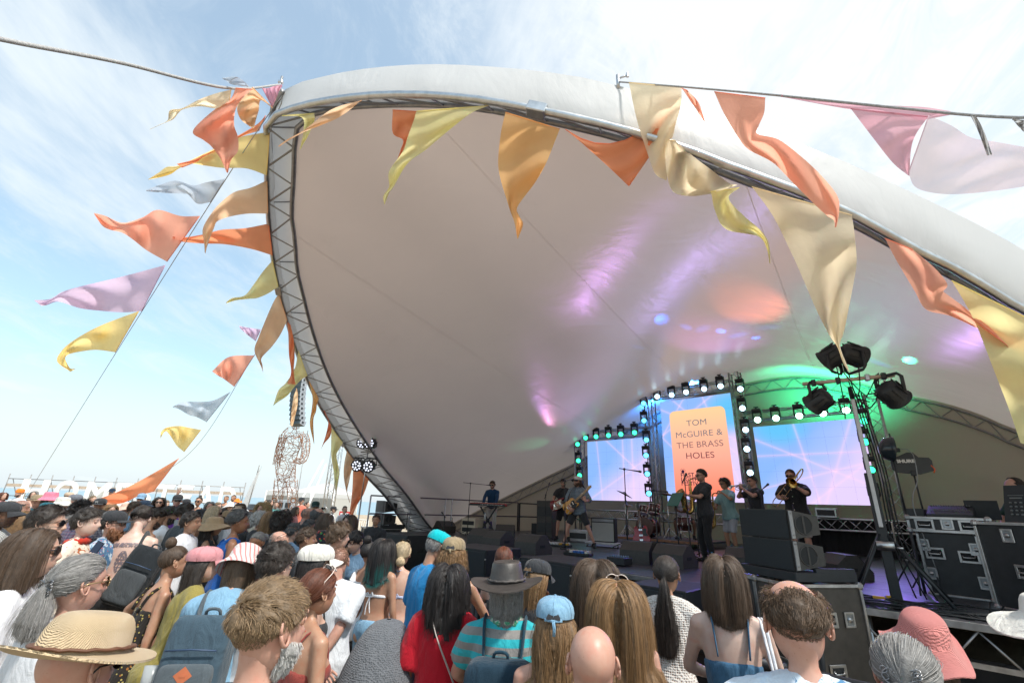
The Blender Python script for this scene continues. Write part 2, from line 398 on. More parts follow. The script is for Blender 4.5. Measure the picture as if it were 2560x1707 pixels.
ic=int(np.argmin(np.linalg.norm(cA-arch_pt(680,297),axis=1)));side=np.clip((np.arange(NS)-ic)/5.0,-1,1)
rows=[cA*(1-q)+cC*q-AN*(0.07*math.sin(q*math.pi)*side)[:,None] for q in np.linspace(0,1,7)]
r2=[cC*(1-q)+(cB+np.array([0,0,.02]))*q for q in (.5,1.0)]
fr=np.random.default_rng(3)
for j,rr in enumerate(rows[1:-1]):
 t_=np.arange(NS);rr+=AN*(0.035*np.sin(t_*1.9+j)*np.sin(t_*0.37+1))[:,None]
V,F=loft(rows);cpart('fascia',V,F,FASC)
V,F=loft([rows[-1]]+r2);cpart('truss_sleeve',V,F,FASC)
rows=[]
for q in np.linspace(0,1,13):
 P=cR.copy();bot=cR.copy();bot[:,:2]+=SB*0.9*np.sin(np.linspace(0,math.pi,NS))[:,None];bot[:,2]=0.0
 P=cR*(1-q)+bot*q
 P[:,:2]+=SB*(0.05*np.sin(np.arange(NS)*2.1+q*5)*q)[:,None]
 rows.append(P)
V,F=loft(rows);cpart('rear_wall',V,F,WALLP)
def ctube(name,P,r,m,n=8):return MB().tube(np.asarray(P)-canopy_off,r,n).build(name,m,canopy)
ctube('front_tube',cA,0.045,ALU,10);ctube('inner_tube',cB,0.036,ALUD);ctube('outer_tube',(cC-AN*.06)[:ic+2],0.036,ALUD)
RA,RB,RC_=cR-np.array([0,0,0.10]),cR-np.array([0,0,0.48]),cR+np.array([SB[0],SB[1],0])*0.42-np.array([0,0,.28])
ctube('rear_tube',RA,0.03,ALUD);ctube('rear_tube',RB,0.03,ALUD);ctube('rear_tube',RC_,0.03,ALUD)
unit=MB().cyl((0,0,0),(0,0,1),1.0,6);um=unit.build('brace',ALUD);brace_me=um.data;bpy.data.objects.remove(um)
def strut(parent,off,a,b,r,name='brace'):
 a,b=np.asarray(a)-off,np.asarray(b)-off;d=b-a;ln=np.linalg.norm(d)
 o=inst(name,brace_me,parent);Mx=np.eye(4);Bm=basis(d)
 Mx[:3,:3]=Bm*np.array([r,r,ln]);Mx[:3,3]=a;o.matrix_local=Matrix(Mx.tolist());return o
for i in range(2,NS-2,2):
 strut(canopy,canopy_off,cA[i],cB[i+1],0.014);strut(canopy,canopy_off,cB[i+1],cA[i+2],0.014)
 strut(canopy,canopy_off,cA[i]+AN*(.03 if i>ic else -.01),(cC[i+1]-AN*.06 if i<=ic else cA[i+1]*.2+cC[i+1]*.8+AN*.1),0.012)
 if i%4==2:strut(canopy,canopy_off,cB[i],(cC[i]-AN*.06 if i<=ic else cA[i]*.2+cC[i]*.8+AN*.1),0.012)
 if 6<i<90:
  strut(canopy,canopy_off,RA[i],RB[i+1],0.012);strut(canopy,canopy_off,RB[i+1],RA[i+2],0.012)
for i in (20,36,58,76):
 d=cA[i+1]-cA[i];MB().box((0,0,0),(0.13,0.13,0.22),bev=0.01,rot=basis(d)).xf(None,cA[i]-canopy_off).build('joint_plate',ALU,canopy)
 # --------------------- stage
stage=empty('stage',tuple(ST(0,0,0)),SROT)
tag(stage,'long black raised stage of plywood decks with metal front edge','stage');stage['kind']='thing'
pm=MB().box((0,0,0),(1.994,0.994,0.05),bev=0.004).build('deck_panel',DECK);pme=pm.data;bpy.data.objects.remove(pm)
def deck_front(s_):return 1.0 if s_<-4.5 else 0.0
for i in range(-5,4):
 for j in range(11):
  if j<deck_front(i*2+0.5):continue
  o=inst('deck_panel',pme,stage,(i*2+1.0+0.3,j+0.5,1.075));o['kind']='structure'
for s0,s1,t in ((-9.7,-3.7,1.0),(-3.7,8.3,0.0)):
 MB().box(((s0+s1)/2,t-0.012,1.06),(s1-s0,0.022,0.07),bev=0.004).box(((s0+s1)/2,t+0.03,0.72),(s1-s0,0.04,0.05)).build('edge_rail',ALU,stage)
 bars=MB()
 for x in np.arange(s0+0.4,s1,0.5):
  bars.cyl((x,t+.02,1.02),(x+.25,t+.02,0.73),0.012,6);bars.cyl((x+.25,t+.02,0.73),(x+.5,t+.02,1.02),0.012,6)
 o=bars.build('edge_bracing',ALUD,stage);o['kind']='stuff'
leg=MB().cyl((0,0,0),(0,0,1.04),0.03,8).build('leg',ALU);lm=leg.data;bpy.data.objects.remove(leg)
for s_ in range(-9,9,2):
 for t in (0.12,3.0,6.0,9.0):
  if s_<-3.7 and t<1:t=1.12
  inst('leg',lm,stage,(s_+0.3,t,0.0))
SKIRT=mat('stage_skirt',(0.012,0.013,0.015),0.9,0,0.2,3)
fold=[]
for x in np.arange(-9.7,8.2,0.06):
 t=(1.05 if x<-3.7 else 0.45);fold.append((x,t+0.02*math.sin(x*21)+0.015*math.sin(x*7.3)))
n_=len(fold);V=[(x,y,0.02) for x,y in fold]+[(x,y,0.7) for x,y in fold]
mesh_obj('skirt',V,[(i,i+1,n_+i+1,n_+i) for i in range(n_-1)],SKIRT,stage,True)
fold=[(x,9.62+0.05*math.sin(x*9)+0.03*math.sin(x*23)) for x in np.arange(-0.9,6.6,0.05)]
n_=len(fold);V=[(x,y,1.1) for x,y in fold]+[(x,y,2.02) for x,y in fold]
o=mesh_obj('drape',V,[(i,i+1,n_+i+1,n_+i) for i in range(n_-1)],SKIRT,None,True);o.location=ST(0,0,0);o.rotation_euler=(0,0,SROT)
tag(o,'black drape hanging under the right video screen behind the players','drape')
# --------------------- trusses
def truss(a,b,wd,label,r=0.024,step=None,tri=False,up=(0,0,1),name='truss',cat='truss',group=None,m=ALU):
 a,b=np.asarray(a,float),np.asarray(b,float);Bm=basis(b-a,up);ln=np.linalg.norm(b-a)
 root=empty(name,tuple(a));root.rotation_euler=Matrix(Bm.tolist()).to_euler()
 tag(root,label,cat,group);h=wd/2
 cs=[(-h,-h),(h,-h),(0,h)] if tri else [(-h,-h),(h,-h),(h,h),(-h,h)]
 for x,y in cs:MB().cyl((x,y,0),(x,y,ln),r,8).build('chord',m,root)
 br=MB();st=step or wd;n=max(2,int(round(ln/st)));st=ln/n;k_=len(cs)
 for i in range(n):
  for j in range(k_):
   p,q=cs[j],cs[(j+1)%k_]
   if i%2:p,q=q,p
   br.cyl((*p,i*st),(*q,(i+1)*st),r*0.42,5)
 for zz in (0.01,ln-0.01):
  for j in range(k_):br.cyl((*cs[j],zz),(*cs[(j+1)%k_],zz),r*0.6,5)
 o=br.build('bracing',m,root);o['kind']='stuff';return root
TW=((-7.42,5.2,'slim truss tower at the outer left of the left video screen'),(-4.02,6.55,'truss tower between the left and centre video screens'),(-0.74,6.75,'truss tower between the centre and right video screens'),(2.85,5.4,'truss tower at the far side of the right video screen'))
for s_,top,lab in TW:truss(ST(s_,9.35,1.1),ST(s_,9.35,top),0.30,lab,name='truss_tower',cat='truss tower',up=(SU[0],SU[1],0),group='truss towers of the video wall')
for s0,s1,z,lab in ((-7.3,-4.2,4.98,'horizontal truss carrying lamps above the left video screen'),(-3.85,-0.9,6.3,'high horizontal truss carrying lamps above the centre screen'),(-0.6,2.7,5.12,'horizontal truss in green light above the right video screen')):
 truss(ST(s0,9.35,z),ST(s1,9.35,z),0.29,lab,name='lighting_truss',cat='truss')
truss(ST(-7.2,9.3,1.88),ST(-4.2,9.3,1.88),0.29,'low silver truss under the left video screen',name='base_truss',cat='truss',r=.028)
truss(ST(-3.8,9.3,1.88),ST(-0.9,9.3,1.88),0.29,'low silver truss under the centre screen behind the drums',name='base_truss',cat='truss',r=.028)
truss(ST(-0.55,9.3,1.88),ST(4.6,9.3,1.88),0.29,'low silver truss under the right video screen behind the trombonist',name='base_truss',cat='truss',r=.028)
# --------------------- video screens
def screen_mat(name,W,H,lines,stops,cyan):
 k=NB(name);tc=k.n('TexCoord');sp=k.n('SeparateXYZ');k.l(tc.outputs['Object'],sp.inputs[0])
 x,z=sp.outputs['X'],sp.outputs['Z']
 u_=k.math('DIVIDE',x,W);v_=k.math('DIVIDE',z,H)
 g=k.math('ADD',k.math('MULTIPLY',u_,0.55),k.math('MULTIPLY',v_,-0.5));g=k.math('ADD',g,0.48)
 nz=k.tex('Noise',0.7,Detail=2.0);g=k.math('ADD',g,k.math('MULTIPLY',k.math('SUBTRACT',nz.outputs['Fac'],0.5),0.6))
 c=k.ramp(g,stops)
 if cyan:
  d=k.math('ADD',k.math('POWER',k.math('MULTIPLY',k.math('SUBTRACT',x,cyan[0]),0.9),2.0),k.math('POWER',k.math('MULTIPLY',k.math('SUBTRACT',z,cyan[1]),1.2),2.0))
  f=k.n('MapRange',interpolation_type='SMOOTHSTEP');f.inputs['From Min'].default_value=cyan[2];f.inputs['From Max'].default_value=0.0;k.l(d,f.inputs['Value'])
  c=k.mix(f.outputs[0],c,(0.12,0.50,0.84))
 tot=None
 for (x0,z0,x1,z1,wd) in lines:
  dx,dz=x1-x0,z1-z0;ln=math.hypot(dx,dz);nx_,nz_=-dz/ln,dx/ln
  d=k.math('ABSOLUTE',k.math('SUBTRACT',k.math('ADD',k.math('MULTIPLY',x,nx_),k.math('MULTIPLY',z,nz_)),x0*nx_+z0*nz_))
  e=k.math('DIVIDE',wd*wd,k.math('ADD',k.math('MULTIPLY',d,d),wd*wd))
  tot=e if tot is None else k.math('ADD',tot,e)
 tot=k.math('MINIMUM',k.math('MULTIPLY',tot,0.38),1.0)
 c=k.mix(tot,c,(0.92,0.62,0.86))
 em=k.n('Emission');k.l(c,em.inputs[0]);em.inputs[1].default_value=0.60
 k.l(em.outputs[0],k.o.inputs['Surface']);return k.m
BLUE=[(0.15,(0.24,0.44,0.90)),(0.5,(0.36,0.49,0.92)),(0.78,(0.53,0.52,0.92)),(1.0,(0.70,0.58,0.90))]
def screen(s0,s1,z0,z1,label,lines,cyan,stops=BLUE):
 W,H=s1-s0,z1-z0
 root=empty('video_screen',tuple(ST((s0+s1)/2,9.5,(z0+z1)/2)),SROT);tag(root,label,'video screen')
 MB().box((0,0.05,0),(W,0.08,H),bev=0.005).build('cabinet',BLK,root)
 sm_=screen_mat('led_'+label[:12].replace(' ','_'),W/2,H/2,lines,stops,cyan)
 nxp,nzp=max(1,round(W/0.5)),max(1,round(H/0.5));pw,ph=W/nxp,H/nzp
 for i in range(nxp):
  for j in range(nzp):
   x0,z0_=-W/2+i*pw+0.0008,-H/2+j*ph+0.0008;x1,z1_=x0+pw-0.0016,z0_+ph-0.0016
   mesh_obj('led_tile',[(x0,0.002,z0_),(x1,0.002,z0_),(x1,0.002,z1_),(x0,0.002,z1_)],[(0,1,2,3)],sm_,root)
 return root
screen(-7.12,-4.28,2.40,4.76,'left video screen with pale pink light streaks on blue, behind the guitarist',[(-0.95,1.2,-0.72,-1.2,.03),(-0.5,1.2,1.3,-0.4,.03),(0.72,1.2,0.7,-1.2,.04),(0.5,-0.1,1.2,0.3,.03),(0.3,-0.2,0.3,-1.2,.035)],None)
CS=screen(-3.66,-0.98,2.42,6.05,'tall centre video screen showing the orange title card of the band',[(-1.3,1.5,-0.3,1.0,.03),(-0.6,1.0,0.8,1.9,.03),(0.9,0.1,1.5,-0.5,.03),(0.3,1.85,0.5,1.2,.03),(-1.3,0.4,0.9,-1.9,.03),(-1.2,0.7,-0.7,1.4,.03)],(1.35,1.2,1.3))
screen(-0.44,2.50,2.41,4.80,'right video screen with crossing pink streaks behind the trumpeter and trombonist',[(-1.4,0.75,1.5,-0.75,.035),(-1.4,0.25,1.4,0.25,.03),(-0.18,0.5,0.0,-0.7,.03),(-1.4,-0.75,0.4,-0.3,.028),(0.2,-1.2,1.1,0.9,.04),(0.1,-1.0,1.6,0.1,.03)],(-0.7,1.2,0.9))
k=NB('title_card');tc=k.n('TexCoord');sp=k.n('SeparateXYZ');k.l(tc.outputs['Object'],sp.inputs[0])
g=k.math('ADD',k.math('MULTIPLY',sp.outputs['Z'],0.33),0.5)
em=k.n('Emission');em.inputs[1].default_value=0.60
k.l(k.ramp(g,[(0.02,(0.95,0.24,0.15)),(0.4,(0.94,0.40,0.29)),(0.75,(0.94,0.52,0.32)),(0.98,(0.92,0.60,0.31))]),em.inputs[0]);k.l(em.outputs[0],k.o.inputs['Surface'])
CW,CH=2.06,3.04
poly=[]
for cx_,cz_,a0 in ((CW/2-.2,CH/2-.2,0),(-CW/2+.2,CH/2-.2,90),(-CW/2+.2,-CH/2+.2,180),(CW/2-.2,-CH/2+.2,270)):
 poly+=[(cx_+.2*math.cos(R_(a0+q)),cz_+.2*math.sin(R_(a0+q))) for q in range(0,91,15)]
mesh_obj('title_card',[(x+0.03,-0.004,z-0.12) for x,z in poly],[tuple(range(len(poly)))],k.m,CS)
def ink(name,c):
 k=NB(name);em=k.n('Emission');em.inputs[0].default_value=col(c);em.inputs[1].default_value=0.55;k.l(em.outputs[0],k.o.inputs['Surface']);return k.m
INK=[ink('ink_grey',(0.20,0.20,0.22)),ink('ink_mauve',(0.26,0.15,0.15)),ink('ink_plum',(0.17,0.055,0.07)),ink('ink_dark',(0.055,0.02,0.05))]
def text(s_,size,m,parent,loc,rot=(math.pi/2,0,0),align='CENTER',bold=0.0,name='lettering',ext=0.0,sx=1.0):
 c=bpy.data.curves.new(name,'FONT');c.body=s_;c.size=size;c.align_x=align;c.offset=bold;c.extrude=ext
 c.space_character=1.02
 t=bpy.data.objects.new(name,c);COL.objects.link(t);dg=bpy.context.evaluated_depsgraph_get()
 me=bpy.data.meshes.new_from_object(t.evaluated_get(dg));bpy.data.objects.remove(t)
 me.materials.clear();me.materials.append(m)
 o=inst(name,me,parent,loc,rot,(sx,1,1));return o
for s_,z,m_,x in (('TOM',0.80,INK[0],-0.02),('McGUIRE &',0.40,INK[0],0.0),('THE BRASS',0.02,INK[1],0.0),('HOLES',-0.36,INK[2],-0.02)):
 text(s_,0.30,m_,CS,(x+0.03,-0.008,z),sx=1.14)
for i,s_ in enumerate(('FIRST','LIGHT','FESTIVAL')):text(s_,0.19,INK[3],CS,(-0.76,-0.008,-0.98-0.148*i),align='LEFT',bold=0.003,sx=1.1)
em_=MB()
a=np.linspace(0,2*math.pi,20,endpoint=False)
em_.add([(-0.66+0.06*math.cos(t),-0.008,-0.80+0.06*math.sin(t)) for t in a],[tuple(range(20))])
V=[(-0.66+r*math.cos(t),-0.008,-0.80+r*math.sin(t)) for r in (0.095,0.105) for t in np.linspace(0,math.pi,16)]
em_.add(V,[(i,i+1,17+i,16+i) for i in range(15)]);em_.build('emblem',INK[3],CS)
# --------------------- people: shared tools
RMQ=[]
def fast_mesh(name,V,Q,m=None,parent=None,smooth=True):
 V=np.ascontiguousarray(V,np.float32);Q=np.ascontiguousarray(Q,np.int32)
 me=bpy.data.meshes.new(name);me.vertices.add(len(V));me.vertices.foreach_set('co',V.ravel())
 k_=Q.shape[1];me.loops.add(Q.size);me.loops.foreach_set('vertex_index',Q.ravel())
 me.polygons.add(len(Q));me.polygons.foreach_set('loop_start',np.arange(0,Q.size,k_,dtype=np.int32))
 me.polygons.foreach_set('use_smooth',np.full(len(Q),smooth));me.update(calc_edges=True)
 if m is not None:me.materials.append(m)
 return link(bpy.data.objects.new(name,me),parent)
def tubes(G,r,n=5):
 """many closed tubes at once; G (N,K,3), r (N,K)"""
 N_,K,_=G.shape;T=np.gradient(G,axis=1);T/=np.maximum(np.linalg.norm(T,axis=2,keepdims=True),1e-9)
 ref=np.where(np.abs(T[...,2:3])>0.9,np.array([1.0,0,0]),np.array([0,0,1.0]))
 X=np.cross(T,ref);X/=np.maximum(np.linalg.norm(X,axis=2,keepdims=True),1e-9);Y=np.cross(T,X)
 a=np.linspace(0,2*np.pi,n,endpoint=False);r=np.broadcast_to(r,(N_,K)).copy()
 G2=np.concatenate([G[:,:1]-T[:,:1]*.002,G,G[:,-1:]+T[:,-1:]*.002],1);X=np.concatenate([X[:,:1],X,X[:,-1:]],1);Y=np.concatenate([Y[:,:1],Y,Y[:,-1:]],1)
 r=np.concatenate([r[:,:1]*.02,r,r[:,-1:]*.02],1);K+=2
 V=G2[:,:,None]+X[:,:,None]*(r[...,None]*np.cos(a))[...,None]+Y[:,:,None]*(r[...,None]*np.sin(a))[...,None]
 idx=np.arange(N_*K*n).reshape(N_,K,n);j2=np.roll(np.arange(n),-1)
 Q=np.stack([idx[:,:-1,:],idx[:,:-1][:,:,j2],idx[:,1:][:,:,j2],idx[:,1:,:]],-1).reshape(-1,4)
 return V.reshape(-1,3),Q
def grow(o,vox,smooth_it=4,mode=None,extra=None):
 m_=o.modifiers.new('remesh','REMESH');m_.mode='VOXEL';m_.voxel_size=vox;m_.use_smooth_shade=True
 if smooth_it:
  s_=o.modifiers.new('smooth','SMOOTH');s_.factor=0.5;s_.iterations=smooth_it
 RMQ.append((o,mode,extra));return o
def wob(V,seed,amp,freq,zs=0.5):
 """soft fold displacement, amplitude amp"""
 r=np.random.default_rng(seed);d=np.zeros(len(V))
 for i in range(6):
  k_=r.normal(size=3)*freq*(1.0+i*0.5);k_[2]*=zs;d+=np.abs(np.sin(V@k_+r.uniform(0,6.28)))*(0.75**i)
 return amp*(d/3.3-0.6)
def flush():
 dg=bpy.context.evaluated_depsgraph_get();dg.update()
 done=[]
 for o,mode,ex in RMQ:done.append(bpy.data.meshes.new_from_object(o.evaluated_get(dg)))
 for (o,mode,ex),me in zip(RMQ,done):
  old=o.data;mats=[m for m in old.materials];o.modifiers.clear()
  n=len(me.vertices);V=np.empty(n*3,np.float32);me.vertices.foreach_get('co',V);V=V.reshape(-1,3)
  if mode=='cloth':
   NN=np.empty(n*3,np.float32);me.vertices.foreach_get('normal',NN);NN=NN.reshape(-1,3)
   V=V+NN*wob(V,ex[0],ex[1],ex[2],ex[3])[:,None];me.vertices.foreach_set('co',V.ravel().astype(np.float32));me.update()
  if mode=='body':
   nf=len(me.polygons);nl=len(me.loops);ls=np.empty(nf,np.int32);lt=np.empty(nf,np.int32);lv=np.empty(nl,np.int32)
   me.polygons.foreach_get('loop_start',ls);me.polygons.foreach_get('loop_total',lt);me.loops.foreach_get('vertex_index',lv)
   HV,HF,HI=ex;starts=[ls];Vv=np.vstack([V,HV]);lv2=np.concatenate([lv]+[np.array([i+n for f in HF for i in f],np.int32)])
   hl=np.array([len(f) for f in HF],np.int32);hs=nl+np.r_[0,np.cumsum(hl)[:-1]].astype(np.int32)
   m2=bpy.data.meshes.new('body');m2.vertices.add(len(Vv));m2.vertices.foreach_set('co',Vv.astype(np.float32).ravel())
   m2.loops.add(len(lv2));m2.loops.foreach_set('vertex_index',lv2.astype(np.int32));m2.polygons.add(nf+len(HF))
   m2.polygons.foreach_set('loop_start',np.r_[ls,hs].astype(np.int32))
   m2.polygons.foreach_set('material_index',np.r_[np.zeros(nf,np.int32),np.array(HI,np.int32)])
   m2.polygons.foreach_set('use_smooth',np.ones(nf+len(HF),bool));m2.update(calc_edges=True);bpy.data.meshes.remove(me);me=m2
  else:
   me.polygons.foreach_set('use_smooth',np.ones(len(me.polygons),bool))
  me.materials.clear()
  for m in mats:me.materials.append(m)
  nm=old.name;o.data=me;me.name=nm
  if old.users==0:bpy.data.meshes.remove(old)
 RMQ.clear()
 # ---- head (origin midway chin to crown, face towards +Y)
ELL=[((0,-.012,.028),(.078,.099,.089)),((0,.022,-.035),(.060,.072,.082)),((0,.0,-.03),(.068,.070,.075))]
def head_surface(D,wj=1.0):
 t=np.zeros(len(D))
 for c,a in ELL:
  c=np.array(c);a=np.array(a)*np.array([wj if c[1]>0.01 else 1,1,1])
  q=D/a;e=c/a;A_=(q*q).sum(1);B_=(q*e).sum(1);C_=(e*e).sum()-1
  s_=(B_+np.sqrt(np.maximum(B_*B_-A_*C_,0)))/A_;t+=np.maximum(s_,0.001)**14
 return D*(t**(1/14))[:,None]
def gz(x,s_):return np.exp(-(x/s_)**2)
_HC={}
def head_arrays(lod,fem):
 key=(lod,fem)
 if key in _HC:return _HC[key]
 nl,nt_=((72,56),(44,34),(26,20))[lod]
 t=np.linspace(-np.pi,np.pi,nl,endpoint=False);lon=t-0.5*np.sin(t);lat=np.linspace(-np.pi/2,np.pi/2,nt_)
 LO,LA=np.meshgrid(lon,lat);D=np.stack([np.sin(LO)*np.cos(LA),np.cos(LO)*np.cos(LA),np.sin(LA)],-1).reshape(-1,3)
 V=head_surface(D,0.93 if fem else 1.0);x,z=V[:,0],V[:,2];f=np.clip(V[:,1]/.05,0,1);f=f*f*(3-2*f)
 ns=0.85 if fem else 1.0
 prof=np.interp(z,[-.046,-.036,-.024,.0,.022,.038],[0,.55,1.0,.62,.22,0])
 d=.025*ns*gz(x,.0115)*prof+.007*(gz(x-.013,.008)+gz(x+.013,.008))*gz(z+.027,.009)
 for s_ in (-1,1):
  d+=-.012*gz(x-s_*.032,.017)*gz(z-.010,.012)+.004*gz(x-s_*.044,.018)*gz(z+.024,.014)
 d+=(.0045 if not fem else .002)*gz(x,.045)*gz(z-.031,.010)
 d+=.0065*gz(x,.020)*gz(z+.054,.0055)+.0075*gz(x,.018)*gz(z+.066,.006)-.003*gz(x,.022)*gz(z+.0595,.0025)
 d+=-.004*gz(x,.022)*gz(z+.078,.006)+(.008 if not fem else .006)*gz(x,.020)*gz(z+.096,.014)
 V=V.copy();V[:,1]+=d*f
 idx=np.arange(nl*nt_).reshape(nt_,nl);j2=np.roll(np.arange(nl),-1)
 Q=np.stack([idx[:-1],idx[:-1][:,j2],idx[1:][:,j2],idx[1:]],-1).reshape(-1,4)
 F=[tuple(q) for q in Q.tolist()]
 C_=V[Q].mean(1);lip=(np.abs(C_[:,0])<.021)&(C_[:,2]<-.0485)&(C_[:,2]>-.0715)&(C_[:,1]>.06)
 I=np.where(lip,1,0).tolist();VV=[V];n=len(V)
 def put(mb,mi):
  nonlocal n
  v=np.concatenate(mb.V);VV.append(v);F.extend([tuple(i+n for i in f_) for f_ in mb.F]);I.extend([mi]*len(mb.F));n+=len(v)
 for s_ in (-1,1):
  a=np.linspace(0,2*np.pi,(14,10,7)[lod],endpoint=False)
  P=np.stack([s_*(.078+.006+.006*np.cos(a+.5)),-.014-.016*np.cos(a)-.006*np.sin(a),.0+.031*np.sin(a)+.0*a],-1)
  put(MB().tube(np.vstack([P,P[:1]]),.0052,5),0)
  put(MB().ball((s_*.078,-.013,-.001),(.009,.015,.027),8),0)
  if lod<2:
   put(MB().ball((s_*.031,.0745,.010),.0125,10),2);put(MB().ball((s_*.031,.0835,.010),(.0052,.0045,.0052),8),3)
   lid=[(s_*(.031+.016*q),.0855-.010*q*q,.019-.006*q*q) for q in np.linspace(-1,1,5)];put(MB().tube(lid,[.002,.0035,.0038,.0035,.002],5),0)
   br=[(s_*(.030+.019*q),.092-.010*q*q-.004*q,.033+.003*(1-q*q)) for q in np.linspace(-1,1,5)]
   put(MB().tube(br,[.0022,.0036,.0036,.003,.0015],5),4)
 _HC[key]=(np.vstack(VV),F,I);return _HC[key]
 # ---- hands: wrist at origin, fingers along +Z, palm towards +Y, thumb on +X
def hand_arrays(side,curl,spread=0.1,n=6):
 mb=MB();mb.tube([(0,0,-.02),(0,0,.0),(.001,0,.03),(.002,.0,.065),(.001,.0,.095),(0,.002,.103)],np.array([(.026,.019),(.028,.018),(.036,.017),(.042,.015),(.041,.0125),(.034,.008)]),10,up=(0,1,0))
 for x,L_,a0 in ((-.032,.060,-.18),(-.011,.076,-.05),(.011,.083,.03),(.031,.073,.12)):
  p=np.array([x,0.0,.092]);P=[p];ang=curl*0.55
  for sgm,q in ((.46,1),(.32,1),(.22,.7)):
   d=np.array([math.sin(a0*(1+spread*4))*math.cos(ang),math.sin(ang),math.cos(ang)*math.cos(a0)]);p=p+d*L_*sgm;P.append(p);ang+=curl*q
  P=np.array(P);P=np.vstack([P,P[-1]+(P[-1]-P[-2])*.18]);mb.tube(P,[.0098,.0092,.0082,.0072,.003],n,up=(1,0,0))
 p=np.array([.030,.004,.022]);a=0.75-0.25*curl
 P=[p,p+np.array([math.sin(a),.25+.3*curl,math.cos(a)])*.040];P.append(P[-1]+np.array([math.sin(a*.55),.25+.5*curl,math.cos(a*.5)])*.032);P.append(P[-1]+np.array([math.sin(a*.2),.3+.5*curl,math.cos(a*.3)])*.022)
 P.append(P[-1]+(P[-1]-P[-2])*.2);mb.tube(P,[.0135,.0115,.0100,.0085,.003],n,up=(1,0,0))
 V=np.concatenate(mb.V)
 if side<0:V=V*[-1,1,1]
 return V,mb.F
def rot_head(hy,hp,hr):return rotm(0,0,-R_(hy))@rotm(-R_(hp),0,0)@rotm(0,R_(hr),0)
